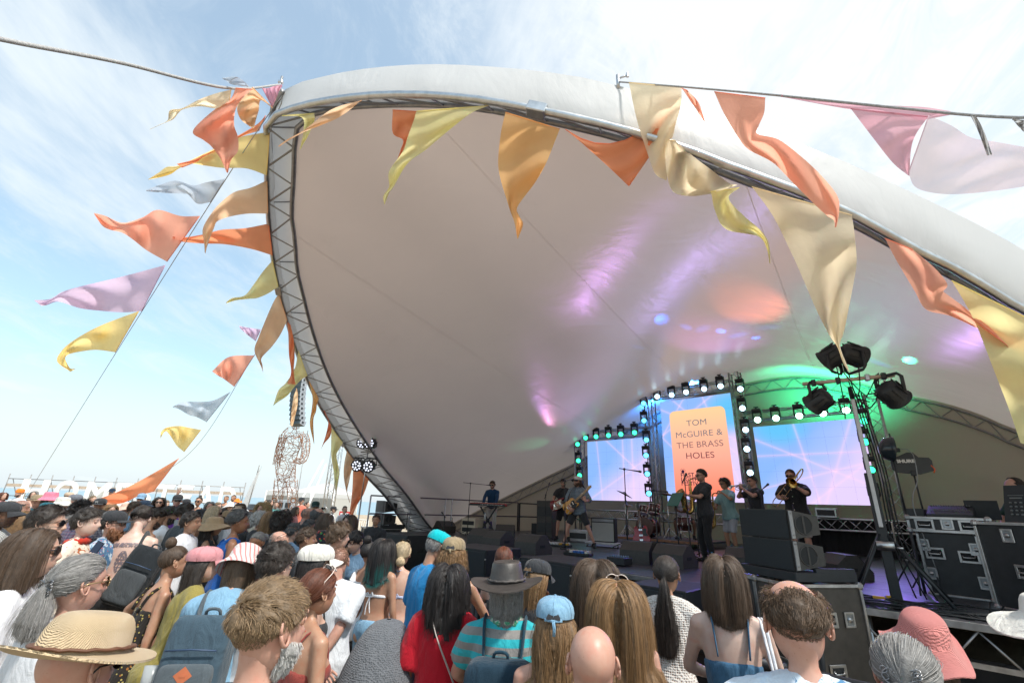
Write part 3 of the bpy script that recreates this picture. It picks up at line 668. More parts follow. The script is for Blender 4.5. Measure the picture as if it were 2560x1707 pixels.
# ---- hair
C0=np.array([0,-.012,.028]);AX=np.array([.078,.099,.089])
def scalp_mask(D,style):
 zmin=np.interp(D[:,1],[-1,-.45,-.1,.2,.5,.75,.95],[-.72,-.62,-.25,.0,.30,.50,.62])
 jt=.07*np.sin(D[:,0]*37+D[:,1]*23)*np.sin(D[:,1]*31-D[:,2]*19);m=D[:,2]>zmin+jt*.6;D=D+jt[:,None]
 if style.get('bald')=='top':m&=~((D[:,2]>.42)&(D[:,1]>-.75))
 if style.get('bald')=='crown':m&=~((D[:,2]>.60)&(D[:,1]>-.50))
 if style.get('bald')=='front':m&=~((D[:,2]>.35)&(D[:,1]>.15))
 if style.get('under'):m&=D[:,2]<style['under']
 return m
def sim_hair(N_,K,st,rg,Rh,upf):
 """N strands of K points in head space. st: style dict."""
 D=rg.normal(size=(N_*7,3));D/=np.linalg.norm(D,axis=1,keepdims=True);D=D[scalp_mask(D,st)]
 if len(D)==0:return np.zeros((0,K,3))
 D=D[rg.integers(0,len(D),N_)] if len(D)<N_ else D[:N_]
 n_=len(D);L_=st.get('L',.04)*rg.uniform(.8,1.05,n_)
 if st.get('fade'):L_=L_*np.clip((D[:,2]+.50)/.60,.16,1.0)
 if st.get('top'):L_=L_*np.where(D[:,2]>.45,st['top'],1.0)
 vol=st.get('vol',.012)*rg.uniform(.15,1.0,n_)*np.where(rg.random(n_)<.06,1.5,1.0)*np.clip(L_/max(1e-4,st.get('L',.04)),.15,1)
 p=C0+AX*D;out_=[p];g=Rh.T@np.array([0,0,-1.0]);comb=st.get('comb','down');ph=rg.uniform(0,6.28,n_);sd_=rg.normal(size=(n_,3));tie=st.get('tie')
 off=np.array(st.get('part',0.0))
 if tie is not None:
  T_=np.array(tie);Td=(T_-C0)/AX;Td/=np.linalg.norm(Td);K1=max(4,int(K*(.5 if st.get('tail',0) else .95)));pts=[]
  for k_ in range(K1):
   q=k_/(K1-1);d_=D*(1-q)+Td*q+1e-6;d_/=np.linalg.norm(d_,axis=1,keepdims=True)
   pts.append(C0+d_*(AX+(vol*math.sin(min(1,q*1.5)*2.2)*.8+.002*np.sin(ph*3+q*9))[:,None])+(T_-(C0+Td*AX))*q**3+sd_*.0035*(1-q))
  tl=st.get('tail',0);v=(Td*.35+g*.2)/max(K-K1,1)*.25;pp=pts[-1]+sd_*.006;spr=st.get('spread',.03)
  Lr=tl*rg.uniform(.65,1.05,n_)
  for k_ in range(K-K1):
   q=(k_+1)/(K-K1);dv=(Td*max(0,.75-q*2.2)+g);dv=dv/np.linalg.norm(dv)
   pp=pp+dv*(Lr/(K-K1))[:,None]+sd_*[1,.6,.2]*spr*.16*math.sin(q*2.4+.3)+np.stack([np.sin(ph+q*5),np.cos(ph+q*4),0*ph],-1)*.003
   pp=collide(pp,vol,Rh,upf,False);pts.append(pp)
  return np.stack(pts[:K],1)
 prev=None
 for k_ in range(K-1):
  q=k_/(K-1);nrm_=(p-C0)/AX**2;nrm_/=np.linalg.norm(nrm_,axis=1,keepdims=True)
  if comb=='down':
   c=np.stack([np.sign(p[:,0]-off+1e-5)*np.where(p[:,2]>.03,np.where(p[:,1]>-.02,.9,.35),.0),-.40+0*p[:,0],-.55-.6*(p[:,2]<.03)],-1)
  elif comb=='back':c=np.tile([0.,-1,-.25],(n_,1))
  elif comb=='fwd':t_=np.clip((D[:,2:3]-.05)/.55,0,1);c=t_*np.array([.25,1.,-.1])+(1-t_)*np.array([0,.05,-1.])
  elif comb=='side':c=np.where((D[:,2]>.2)[:,None],np.array([.9,.25,-.2]),np.array([.1,-.4,-1.]))
  elif comb=='up':c=nrm_*1.0+np.array([0,.3,.3])
  else:c=np.tile([0,0,-1.],(n_,1))
  tn=c-(c*nrm_).sum(1,keepdims=True)*nrm_*(0.0 if comb=='up' else 1.0);tn/=np.maximum(np.linalg.norm(tn,axis=1,keepdims=True),1e-6)
  lift=st.get('lift',.25)*max(0,1-q*1.6)
  gw=st.get('grav',.0)*min(1,max(0.0,q*st.get('gk',3.0)-.05))
  dv=tn*(1-gw)+nrm_*lift+g*gw+sd_*st.get('jit',.12)*(1-.8*gw)
  dv/=np.linalg.norm(dv,axis=1,keepdims=True)
  if prev is not None:dv=dv*.55+prev*.45;dv/=np.linalg.norm(dv,axis=1,keepdims=True)
  prev=dv;p=p+dv*(L_/(K-1))[:,None];cr=st.get('curl',0)
  if cr:p=p+cr*np.stack([np.sin(ph+k_*st.get('cf',1.5)),np.cos(ph*1.7+k_*st.get('cf',1.5)),np.sin(ph*2.3+k_*1.1)],-1)*.35
  p=collide(p,vol,Rh,upf,st.get('L',.04)>.12);out_.append(p)
 return np.stack(out_,1)
def collide(p,vol,Rh,upf,body=True):
 v=vol[:,None]
 for c,a in ((C0,AX),(np.array([0,.005,-.035]),np.array([.069,.073,.085]))):
  q=(p-c)/(a+v);l_=np.linalg.norm(q,axis=1,keepdims=True);p=np.where(l_<1,c+(p-c)/np.maximum(l_,1e-3),p)
 b=p@Rh.T
 c=np.array([0,-.035,-.14]);q=(b-c)[:,:2]/(.062+v);l_=np.linalg.norm(q,axis=1,keepdims=True)
 inn=(l_<1)&(b[:,2:3]<-.05)&(b[:,2:3]>-.24);b=np.where(inn,np.concatenate([c[:2]+(b[:,:2]-c[:2])/np.maximum(l_,1e-3),b[:,2:]],1),b)
 c=np.array([0,-.045,-.44]);a=np.array([.235,.118,.235]);q=(b-c)/(a+v*.8+.006);l_=np.linalg.norm(q,axis=1,keepdims=True);b=np.where(l_<1,c+(b-c)/np.maximum(l_,1e-3),b)
 return b@Rh
def hair_mat(name,c,c2=None,tip=None):
 if name in _M:return _M[name]
 k=NB(name);c=col(c)[:3];c2=col(c2)[:3] if c2 else tuple(min(1,v*1.5+.012) for v in c)
 hi=k.n('HairInfo');cc=k.ramp(hi.outputs['Random'],[(0.0,tuple(v*.6 for v in c)),(0.55,c),(1.0,c2)])
 if tip:cc=k.mix(k.ramp(hi.outputs['Intercept'],[(.62,(0,0,0)),(.78,(1,1,1))]),cc,tip)
 k.l(cc,k.b.inputs['Base Color']);k.b.inputs['Roughness'].default_value=0.42;k.b.inputs['Specular IOR Level'].default_value=0.45
 _M[name]=k.m;return k.m
def hair_base_mat(name,c):
 return mat(name+'_base',tuple(v*.6 for v in col(c)[:3]),.6,0,.35,40,bump=.6,bs=160)
def curves_obj(name,P,r0,m,parent):
 N_,K,_=P.shape;hc=bpy.data.hair_curves.new(name);hc.add_curves([K]*N_)
 hc.attributes['position'].data.foreach_set('vector',np.ascontiguousarray(P,np.float32).ravel())
 ra=hc.attributes.get('radius') or hc.attributes.new('radius','FLOAT','POINT')
 rr=np.tile(np.linspace(1,.35,K)*r0,N_).astype(np.float32);ra.data.foreach_set('value',rr);hc.materials.append(m)
 return link(bpy.data.objects.new(name,hc),parent)
STY=dict(crop=dict(L=.030,vol=.010,lift=.5,comb='fwd',jit=.25),buzz=dict(L=.010,vol=.004,lift=.9,comb='up',jit=.3),short=dict(L=.045,vol=.016,lift=.45,comb='side',jit=.2),shortback=dict(L=.055,vol=.018,lift=.4,comb='back',jit=.2),fade=dict(L=.045,vol=.018,lift=.45,comb='back',jit=.15,fade=1),spiky=dict(L=.05,vol=.024,lift=1.2,comb='back',jit=.4,fade=1),tousled=dict(L=.055,vol=.022,lift=.6,comb='side',jit=.30,curl=.006),balding=dict(L=.045,vol=.012,lift=.3,comb='down',jit=.25,bald='top'),thin=dict(L=.04,vol=.010,lift=.3,comb='back',jit=.25,bald='crown',grav=.2),shaved=dict(L=.005,vol=.002,lift=.9,comb='up',jit=.2,bald='top'),curly=dict(L=.085,vol=.04,lift=.9,comb='down',jit=.5,curl=.016,cf=2.2),afro=dict(L=.08,vol=.05,lift=1.4,comb='up',jit=.5,curl=.014,cf=2.4),bob=dict(L=.27,vol=.018,lift=.25,comb='down',grav=1.0,jit=.05),long=dict(L=.50,vol=.018,lift=.15,comb='down',grav=1.0,jit=.06,curl=.002),mid=dict(L=.36,vol=.018,lift=.15,comb='down',grav=1.,jit=.08,curl=.003),wavy=dict(L=.44,vol=.024,lift=.2,comb='down',grav=1.,jit=.12,curl=.013,cf=.9),curlylong=dict(L=.34,vol=.034,lift=.4,comb='down',grav=.9,jit=.25,curl=.018,cf=1.6),pony=dict(tie=(0,-.112,.012),tail=.40,vol=.012,spread=.022,L=.2),lowpony=dict(tie=(0,-.105,-.045),tail=.2,vol=.014,spread=.03,L=.2),bun=dict(tie=(0,-.112,.02),vol=.013,L=.1),topbun=dict(tie=(0,-.05,.120),vol=.012,L=.1),clip=dict(tie=(0.0,-.108,-.005),tail=.26,vol=.022,spread=.07,L=.2),lowbun=dict(tie=(0.02,-.108,-.05),vol=.016,L=.1))
def make_hair(root,st,hm,hb,lod,seed,Rh,hc,name='hair',mul=1.0):
 rg=np.random.default_rng(seed);K=14 if (st.get('L',.04)>.12 or st.get('tie') is not None) else 6
 ns=int((300,170,110)[lod]*(1.5 if K==14 else 1));G=sim_hair(ns,K,st,rg,Rh,None)
 tot=float(np.median(np.linalg.norm(np.diff(G,axis=1),axis=2).sum(1))) if len(G) else 0
 base=None
 if len(G):
  rad=np.linspace(1,.6,K)[None]*((.0068,.0098,.014)[lod])*rg.uniform(.8,1.1,(len(G),1))*(.75 if st.get('L',.04)<.02 else 1)*(.7 if st.get('bald')=='crown' else 1)
  Gi=G.copy();V,Q=tubes(Gi,rad,5);V=V@Rh.T+hc
  if st in (STY['bun'],STY['topbun'],STY['lowbun']):
   b_=MB().ball(np.array(st['tie'])*1.28,(.042,.036,.040),12);v=np.concatenate(b_.V)@Rh.T+hc
   q4=np.array([f if len(f)==4 else (f[0],f[1],f[2],f[2]) for f in b_.F if len(f)==4]);V2,Q2=np.vstack([V,v]),np.vstack([Q,q4+len(V)]);V,Q=V2,Q2
  base=fast_mesh(name,V,Q,hb,root);grow(base,(.0085,.014,.022)[lod],2)
 n=int(((7500,2300,0)[lod])*(1.5 if K==14 else 1.0)*mul)
 if n and base is not None:
  P=sim_hair(n,K,st,rg,Rh,None)
  if st in (STY['bun'],STY['topbun'],STY['lowbun']):
   m_=n//4;a=rg.normal(size=(m_,3));a/=np.linalg.norm(a,axis=1,keepdims=True);b=np.cross(a,rg.normal(size=(m_,3)));b/=np.linalg.norm(b,axis=1,keepdims=True)
   t=np.linspace(0,2.2,K);P2=np.array(st['tie'])*1.28+(a[:,None]*np.cos(t)[None,:,None]+b[:,None]*np.sin(t)[None,:,None])*np.array([.045,.039,.043])*rg.uniform(.95,1.08,(m_,1,1));P=np.vstack([P,P2])
  P=P@Rh.T+hc;curves_obj('hair_strands',P,(.0008,.0012)[lod],hm,base)
 return base
def make_beard(root,L_,hm,hb,lod,seed,Rh,hc):
 rg=np.random.default_rng(seed);D=rg.normal(size=(9000,3));D/=np.linalg.norm(D,axis=1,keepdims=True);V=head_surface(D)
 ok=(V[:,2]<-.028-.35*np.maximum(0,V[:,1]-.03))&(V[:,1]>-.005)&~((np.abs(V[:,0])<.024)&(V[:,2]>-.073)&(V[:,2]<-.047))&~((np.abs(V[:,0])<.012)&(V[:,2]>-.045))
 V,D=V[ok],D[ok];V=V+np.stack([0*D[:,0],.010*gz(V[:,0],.03),0*D[:,0]],-1);n1=min(len(V),(150,90,40)[lod])
 def st(n,K=4):
  v,d=V[:n],D[:n];dv=d*.5+np.array([0,-.05,-.9])+rg.normal(size=(n,3))*.18;t=np.linspace(0,1,K);l_=L_*rg.uniform(.6,1.1,(n,1,1));return v[:,None]+dv[:,None]*t[None,:,None]*l_
 G=st(n1);A,Q=tubes(G,np.full((n1,4),(.0048,.006,.009)[lod]*(1 if L_>.012 else .55)),5);o=fast_mesh('beard',A@Rh.T+hc,Q,hb,root);grow(o,(.007,.010,.018)[lod],1)
 if lod<2:curves_obj('beard_strands',st(min(len(V),(1600,500)[lod]))@Rh.T+hc,(.0008,.0015)[lod],hm,o)
 # --------------------- fabrics and skins
def fab(name,c,kind='plain',c2=None,c3=None,s=1.0,rough=.85):
 if name in _M:return _M[name]
 k=NB(name);c=col(c);c2=col(c2) if c2 else tuple(v*.5 for v in c[:3]);c3=col(c3) if c3 else c2
 k.b.inputs['Roughness'].default_value=rough;k.b.inputs['Specular IOR Level'].default_value=0.2;k.b.inputs['Sheen Weight'].default_value=.15
 nz=k.tex('Noise',7.0,Detail=5.0)
 base=k.mix(nz.outputs['Fac'],tuple(v*.86 for v in c[:3]),tuple(min(1,v*1.1) for v in c[:3]))
 tc=k.n('TexCoord');sp=k.n('SeparateXYZ');k.l(tc.outputs['Object'],sp.inputs[0])
 hgt=k.tex('Noise',350.0,Detail=2.0).outputs['Fac']
 def band(v,f,w):return k.math('LESS_THAN',k.math('FRACT',k.math('MULTIPLY',v,f)),w)
 X_,Y_,Z_=sp.outputs['X'],sp.outputs['Y'],sp.outputs['Z']
 if kind=='stripe_h':base=k.mix(band(Z_,16*s,.5),base,c2)
 elif kind=='stripe_v':base=k.mix(band(k.math('ADD',X_,k.math('MULTIPLY',Y_,.6)),40*s,.35),base,c2)
 elif kind=='plaid':
  xx=k.math('ADD',X_,k.math('MULTIPLY',Y_,.7));a=band(xx,22*s,.42);b=band(Z_,22*s,.42)
  base=k.mix(k.math('MULTIPLY',k.math('ADD',a,b),.5),base,c2);base=k.mix(k.math('MAXIMUM',band(xx,22*s,.07),band(Z_,22*s,.07)),base,c3)
 elif kind in ('floral','leopard'):
  wz=k.tex('Noise',9.0*s,Detail=3.0,Distortion=1.5)
  if kind=='floral':
   v1=k.tex('Voronoi',26*s);v2=k.tex('Voronoi',17*s,coord='Object',stretch=(1,1.1,.9))
   base=k.mix(k.math('LESS_THAN',k.math('ADD',v1.outputs['Distance'],k.math('MULTIPLY',wz.outputs['Fac'],.35)),.43),base,c2)
   base=k.mix(k.math('LESS_THAN',k.math('ADD',v2.outputs['Distance'],k.math('MULTIPLY',wz.outputs['Fac'],.3)),.36),base,c3)
  else:
   v1=k.tex('Voronoi',45*s);base=k.mix(k.math('LESS_THAN',k.math('ADD',v1.outputs['Distance'],k.math('MULTIPLY',wz.outputs['Fac'],.5)),.52),base,c2)
 elif kind=='leafy':
  wz=k.tex('Noise',11.0*s,Detail=6.0,Distortion=2.2);base=k.mix(k.ramp(wz.outputs['Fac'],[(.50,(0,0,0)),(.56,(1,1,1))]),base,c2)
  w2=k.tex('Noise',17.0*s,Detail=3.0,Distortion=2.5,stretch=(1,1,1.3));base=k.mix(k.ramp(w2.outputs['Fac'],[(.60,(0,0,0)),(.64,(1,1,1))]),base,c3)
 elif kind=='crochet':
  v1=k.tex('Voronoi',75*s,Randomness=.25);hole=k.math('LESS_THAN',v1.outputs['Distance'],.30)
  base=k.mix(hole,base,c2);hgt=v1.outputs['Distance']
 elif kind=='scaly':
  v1=k.tex('Voronoi',95*s,Randomness=.5);base=k.mix(k.ramp(v1.outputs['Distance'],[(.1,(1,1,1)),(.45,(0,0,0))]),c2,base);hgt=v1.outputs['Distance']
 elif kind=='denim':
  wz=k.tex('Noise',160.0,Detail=3.0,stretch=(1,1,.2));base=k.mix(wz.outputs['Fac'],tuple(v*.75 for v in c[:3]),tuple(min(1,v*1.3) for v in c[:3]))
 elif kind=='straw':
  a=k.tex('Wave',150.0*s,wave_type='RINGS',rings_direction='Z',Distortion=2.5,Detail=3.0);base=k.mix(k.math('MULTIPLY',a.outputs['Fac'],.28),base,c2);hgt=a.outputs['Fac']
 k.l(base,k.b.inputs['Base Color'])
 fold_=k.tex('Noise',11.0,Detail=3.0,Distortion=.8,stretch=(1,1,.45))
 h=k.math('ADD',k.math('MULTIPLY',fold_.outputs['Fac'],6.0),k.math('MULTIPLY',hgt,.5 if kind in ('plain','stripe_h','stripe_v','plaid','floral','leafy','denim','leopard') else 1.6))
 k.bump(h,.55,.012);_M[name]=k.m;return k.m
def skin_mat(name,c):
 if name in _M:return _M[name]
 k=NB(name);c=col(c)[:3]
 a=k.tex('Noise',9.0,Detail=6.0,Roughness=.65);b=k.tex('Noise',120.0,Detail=3.0)
 cc=k.ramp(a.outputs['Fac'],[(.3,tuple(v*q for v,q in zip(c,(.90,.82,.80)))),(.55,c),(.75,tuple(min(1,v*1.08) for v in c))])
 f_=k.tex('Voronoi',60.0,Randomness=1.0);cc=k.mix(k.ramp(f_.outputs['Distance'],[(.05,(.55,.55,.55)),(.16,(0,0,0))]),cc,tuple(v*q for v,q in zip(c,(.72,.55,.48))));bl=k.tex('Noise',22.0,Detail=4.0);cc=k.mix(k.ramp(bl.outputs['Fac'],[(.52,(0,0,0)),(.72,(.6,.6,.6))]),cc,tuple(v*q for v,q in zip(c,(1.02,.74,.68))))
 k.l(cc,k.b.inputs['Base Color']);k.b.inputs['Roughness'].default_value=.44;k.b.inputs['Specular IOR Level'].default_value=.45
 k.b.inputs['Subsurface Weight'].default_value=.12;k.b.inputs['Subsurface Radius'].default_value=(.012,.005,.003)
 k.bump(b.outputs['Fac'],.12,.002);_M[name]=k.m;return k.m
SKINS={q:skin_mat('skin_'+q,c) for q,c in dict(fair=(.52,.335,.255),pink=(.50,.285,.215),tan=(.40,.225,.145),bronze=(.30,.145,.080),brown=(.125,.062,.038),pale=(.58,.41,.34)).items()}
LIPM={q:mat('lips_'+q,c,.4,0,.1) for q,c in dict(fair=(.42,.17,.15),pink=(.42,.16,.14),tan=(.32,.13,.10),bronze=(.24,.09,.07),brown=(.10,.04,.035),pale=(.45,.18,.16)).items()}
EYEW=mat('eye_white',(.62,.60,.57),.25,0,0);IRIS=mat('eye_iris',(.035,.025,.02),.15,0,0)
HAIRS=dict(black=(.024,.020,.020),dark=(.044,.033,.027),brown=(.092,.058,.037),midbrown=(.125,.078,.047),auburn=(.14,.043,.020),sandy=(.25,.165,.09),blonde=(.40,.27,.13),palebl=(.56,.43,.27),grey=(.26,.25,.24),white=(.52,.51,.49),darkgrey=(.10,.10,.10),ginger=(.20,.075,.025),honey=(.27,.155,.07))
LENS=mat('dark_lens',(.010,.010,.013),.08,0,0,spec=.6);FRAME=mat('glasses_frame',(.02,.018,.017),.3,0,0);GOLDF=mat('gold_frame',(.45,.33,.18),.3,.8,.05);WHITEF=mat('white_frame',(.72,.62,.56),.35,0,0)
# --------------------- body, clothes, accessories
TOR={0:[(.80,.085,.085,0),(.86,.155,.105,-.005),(.93,.168,.118,-.012),(1.0,.158,.110,-.005),(1.08,.150,.102,0),(1.18,.160,.108,0),(1.28,.172,.118,0),(1.36,.172,.112,-.006),(1.42,.142,.088,-.012),(1.455,.080,.062,-.015),(1.475,.052,.052,-.015)],1:[(.80,.09,.09,0),(.86,.168,.115,-.01),(.93,.176,.126,-.018),(1.0,.155,.108,-.005),(1.08,.130,.092,0),(1.18,.138,.096,0),(1.28,.150,.110,.008),(1.36,.148,.100,-.004),(1.42,.120,.078,-.012),(1.455,.068,.056,-.015),(1.475,.046,.046,-.015)]}
def torso(mb,K,z0,z1,e,flare=0.0,n=18,seg=None):
 T_=np.array(K['tor']);zz=np.unique(np.r_[z0,T_[(T_[:,0]>z0)&(T_[:,0]<z1),0],z1])
 P,r=[],[]
 for z in zz:
  rx,ry,cy_=(np.interp(z,T_[:,0],T_[:,i]) for i in (1,2,3));fl=flare*max(0,(1.05-z)/.2)
  P.append(K['up']((0,cy_,z)));r.append((rx+e+fl,ry+e+fl))
 mb.tube(P,np.array(r),n,up=K['Rl']@np.array([0,1,0]),ph=.17)
def arm(mb,K,s_,f0,f1,e0,e1,n=10):
 a,b,c=K['sh'][s_],K['el'][s_],K['wr'][s_];q=.88 if K['fem'] else 1.0;q*=K['fat']**.5
 pts=[(0,.052),(.25,.047),(.5,.042),(.60,.043),(.75,.036),(1.0,.027)]
 def at(f):return a+(b-a)*min(1,f/.53) if f<.53 else b+(c-b)*(f-.53)/.47
 fs=np.unique(np.r_[f0,[p for p,_ in pts if f0<p<f1],.53 if f0<.53<f1 else f0,f1]);rr=[np.interp(f,[p for p,_ in pts],[r for _,r in pts])*q+e0+(e1-e0)*(f-f0)/max(1e-3,f1-f0) for f in fs]
 mb.tube([at(f) for f in fs],rr,n,up=(.3,1,.2))
def leg_(mb,K,s_,f0,f1,e0,e1,n=12):
 a,b,c=K['hip'][s_],K['kn'][s_],K['an'][s_];q=K['fat']**.5
 pts=[(0,.088),(.2,.082),(.45,.058),(.52,.056),(.65,.056),(.85,.040),(1.0,.036)]
 def at(f):return a+(b-a)*f/.51 if f<.51 else b+(c-b)*(f-.51)/.49
 fs=np.unique(np.r_[f0,[p for p,_ in pts if f0<p<f1],.51 if f0<.51<f1 else f0,f1]);rr=[np.interp(f,[p for p,_ in pts],[r for _,r in pts])*q+e0+(e1-e0)*(f-f0)/max(1e-3,f1-f0) for f in fs]
 mb.tube([at(f) for f in fs],rr,n,up=(0,1,.1))
def ik(a,t,l1,l2,hint):
 a,t,hint=(np.asarray(v,float) for v in (a,t,hint));d=t-a;L_=np.linalg.norm(d);u_=d/max(L_,1e-6);L2=min(max(L_,abs(l1-l2)+.02),(l1+l2)*.995);t=a+u_*L2
 x=(l1*l1-l2*l2+L2*L2)/(2*L2);h=math.sqrt(max(l1*l1-x*x,1e-6));hp=hint-(hint@u_)*u_;hp/=max(np.linalg.norm(hp),1e-6);return a+u_*x+hp*h,t
def skeleton(d):
 K=dict(fem=d.get('sex','m')=='f',fat=d.get('fat',1.0));f=K['fem'];drop=d.get('drop',0.0)
 T_=np.array(TOR[int(f)],float);w=np.interp(T_[:,0],[.8,.95,1.3,1.4],[1,1,.6,.2]);T_[:,1]*=1+(K['fat']-1)*w;T_[:,2]*=1+(K['fat']-1)*1.5*w;T_[:,3]+=(K['fat']-1)*.08*w;K['tor']=T_
 Rl=rotm(-R_(d.get('lean',4)),R_(d.get('side',0)),-R_(d.get('twist',0)));piv=np.array([0,0,.93]);K['Rl']=Rl
 K['up']=up=lambda p:Rl@(np.asarray(p,float)-piv)+piv+np.array([0,0,-drop])
 K['Rh']=Rh=rot_head(d.get('hy',0),d.get('hp',0),d.get('hr',0));nb=up((0,-.015,1.455))
 K['hc']=nb+Rl@np.array([0,.012,.062])+Rh@np.array([0,.016,.112]);K['nb']=nb
 sw=(.163 if f else .186);K['sh']={s_:up((s_*sw,-.012,1.395+d.get('shrug',0))) for s_ in (-1,1)}
 K['el'],K['wr'],K['hd']={},{},{}
 for s_,key in ((-1,'armL'),(1,'armR')):
  a=d.get(key,'down');P=dict(t=(s_*(sw+.09),.05,.86),hint=(s_*.4,-1,0),fd=(0,.15,-1),pn=(-s_,.2,0),curl=.35)
  named=dict(down={},back=dict(t=(-s_*.02,-.19,.93),hint=(s_*1,-.6,0),fd=(-s_*.8,0,-.7),pn=(0,-1,.1),curl=.5),front=dict(t=(s_*.06,.28,1.08),hint=(s_*1,-.3,-.4),fd=(-s_*.6,.7,.2),pn=(-s_*.3,0,.9),curl=.6),rail=dict(t=(s_*.20,.34,1.06),hint=(s_*1,-.3,-.5),fd=(-s_*.5,.8,0),pn=(0,0,-1),curl=.7),cup=dict(t=(s_*.10,.34,1.22),hint=(s_*.8,-.2,-1),fd=(-s_*.3,.5,.8),pn=(-s_,.3,0),curl=.9),face=dict(t=(s_*.08,.20,1.44),hint=(s_*1,.2,-.8),fd=(-s_*.4,-.2,.9),pn=(0,-1,0),curl=.5),phone=dict(t=(s_*.04,.38,1.40),hint=(s_*.6,-.1,-1),fd=(-s_*.2,.3,.9),pn=(-s_*.6,.2,.2),curl=.7),up=dict(t=(s_*.32,.15,1.85),hint=(s_*1,.1,-.2),fd=(s_*.1,0,1),pn=(0,1,0),curl=.2),out=dict(t=(s_*.62,.15,1.33),hint=(0,-1,-.3),fd=(s_,.2,.1),pn=(0,0,-1),curl=.2),hip=dict(t=(s_*.20,.02,1.02),hint=(s_*1,-.5,0),fd=(-s_*.3,.6,-.5),pn=(-s_,0,0),curl=.5))
  P.update(named[a] if isinstance(a,str) else a);t=np.array(P['t'],float);t=t if P.get('abs') else (up(t) if t[2]>.9 else t+[0,0,-drop])
  K['el'][s_],K['wr'][s_]=ik(K['sh'][s_],t,.285,.25,P['hint']);K['hd'][s_]=P
 K['hip']={s_:np.array([s_*.092,-.005,.90-drop]) for s_ in (-1,1)};K['kn'],K['an']={},{}
 for i,s_ in enumerate((-1,1)):
  fx,fy=d.get('feet',((-.11,-.01),(.11,.02)))[i];K['kn'][s_],K['an'][s_]=ik(K['hip'][s_],(fx,fy,.085),.42,.405,(s_*d.get('knee',.15),1,0))
 return K
def hands_into(V,F,I,K,curlmul=1.0,n=6):
 for s_ in (-1,1):
  P=K['hd'][s_];fd=np.array(P['fd'],float);fd/=np.linalg.norm(fd);pn=np.array(P['pn'],float);pn-=(pn@fd)*fd;pn/=np.linalg.norm(pn);x=np.cross(pn,fd)
  if 'th' in P:s2=P['th']
  else:s2=s_
  hv,hf=hand_arrays(s2,P['curl'],n=n);B=np.stack([x,pn,fd],1);v=hv@B.T*(.90 if K['fem'] else 1.0)+K['wr'][s_];n0=sum(len(q) for q in V);V.append(v);F+=[tuple(i+n0 for i in f) for f in hf];I+=[0]*len(hf)
PEOPLE=[]
def ground_at(x,y):return ground_z(x,y)-0.02
def place(d,K):
 """root position and scale so that the head centre lands on its photo position at true size"""
 hz=K['hc'][2];zg0=d.get('zg');yaw=R_(d.get('yaw',0));Rz=rotm(0,0,-yaw);best=None
 def tryw(w):
  H=at_depth(d['px'],d['py'],w);zg=zg0 if zg0 is not None else ground_at(H[0],H[1]);return H,zg,(H[2]-zg)/hz
 if 's' in d:
  ws=np.linspace(1.0,40,4000);s_=d['s']
  w=d.get('w') or ws[int(np.argmin([abs(tryw(w)[2]-s_) for w in ws]))];H,zg,_=tryw(w)
 else:
  w=d.get('w') or FPX*.235/d['h']
  for _ in range(4):H,zg,s_=tryw(w);w=d.get('w') or FPX*.235*min(1.12,max(.84,s_))/d['h']
  H,zg,s_=tryw(w)
 off=Rz@(K['hc']*[1,1,0])*s_;d['_s'],d['_w']=s_,w
 return (H[0]-off[0],H[1]-off[1],zg),s_,-yaw
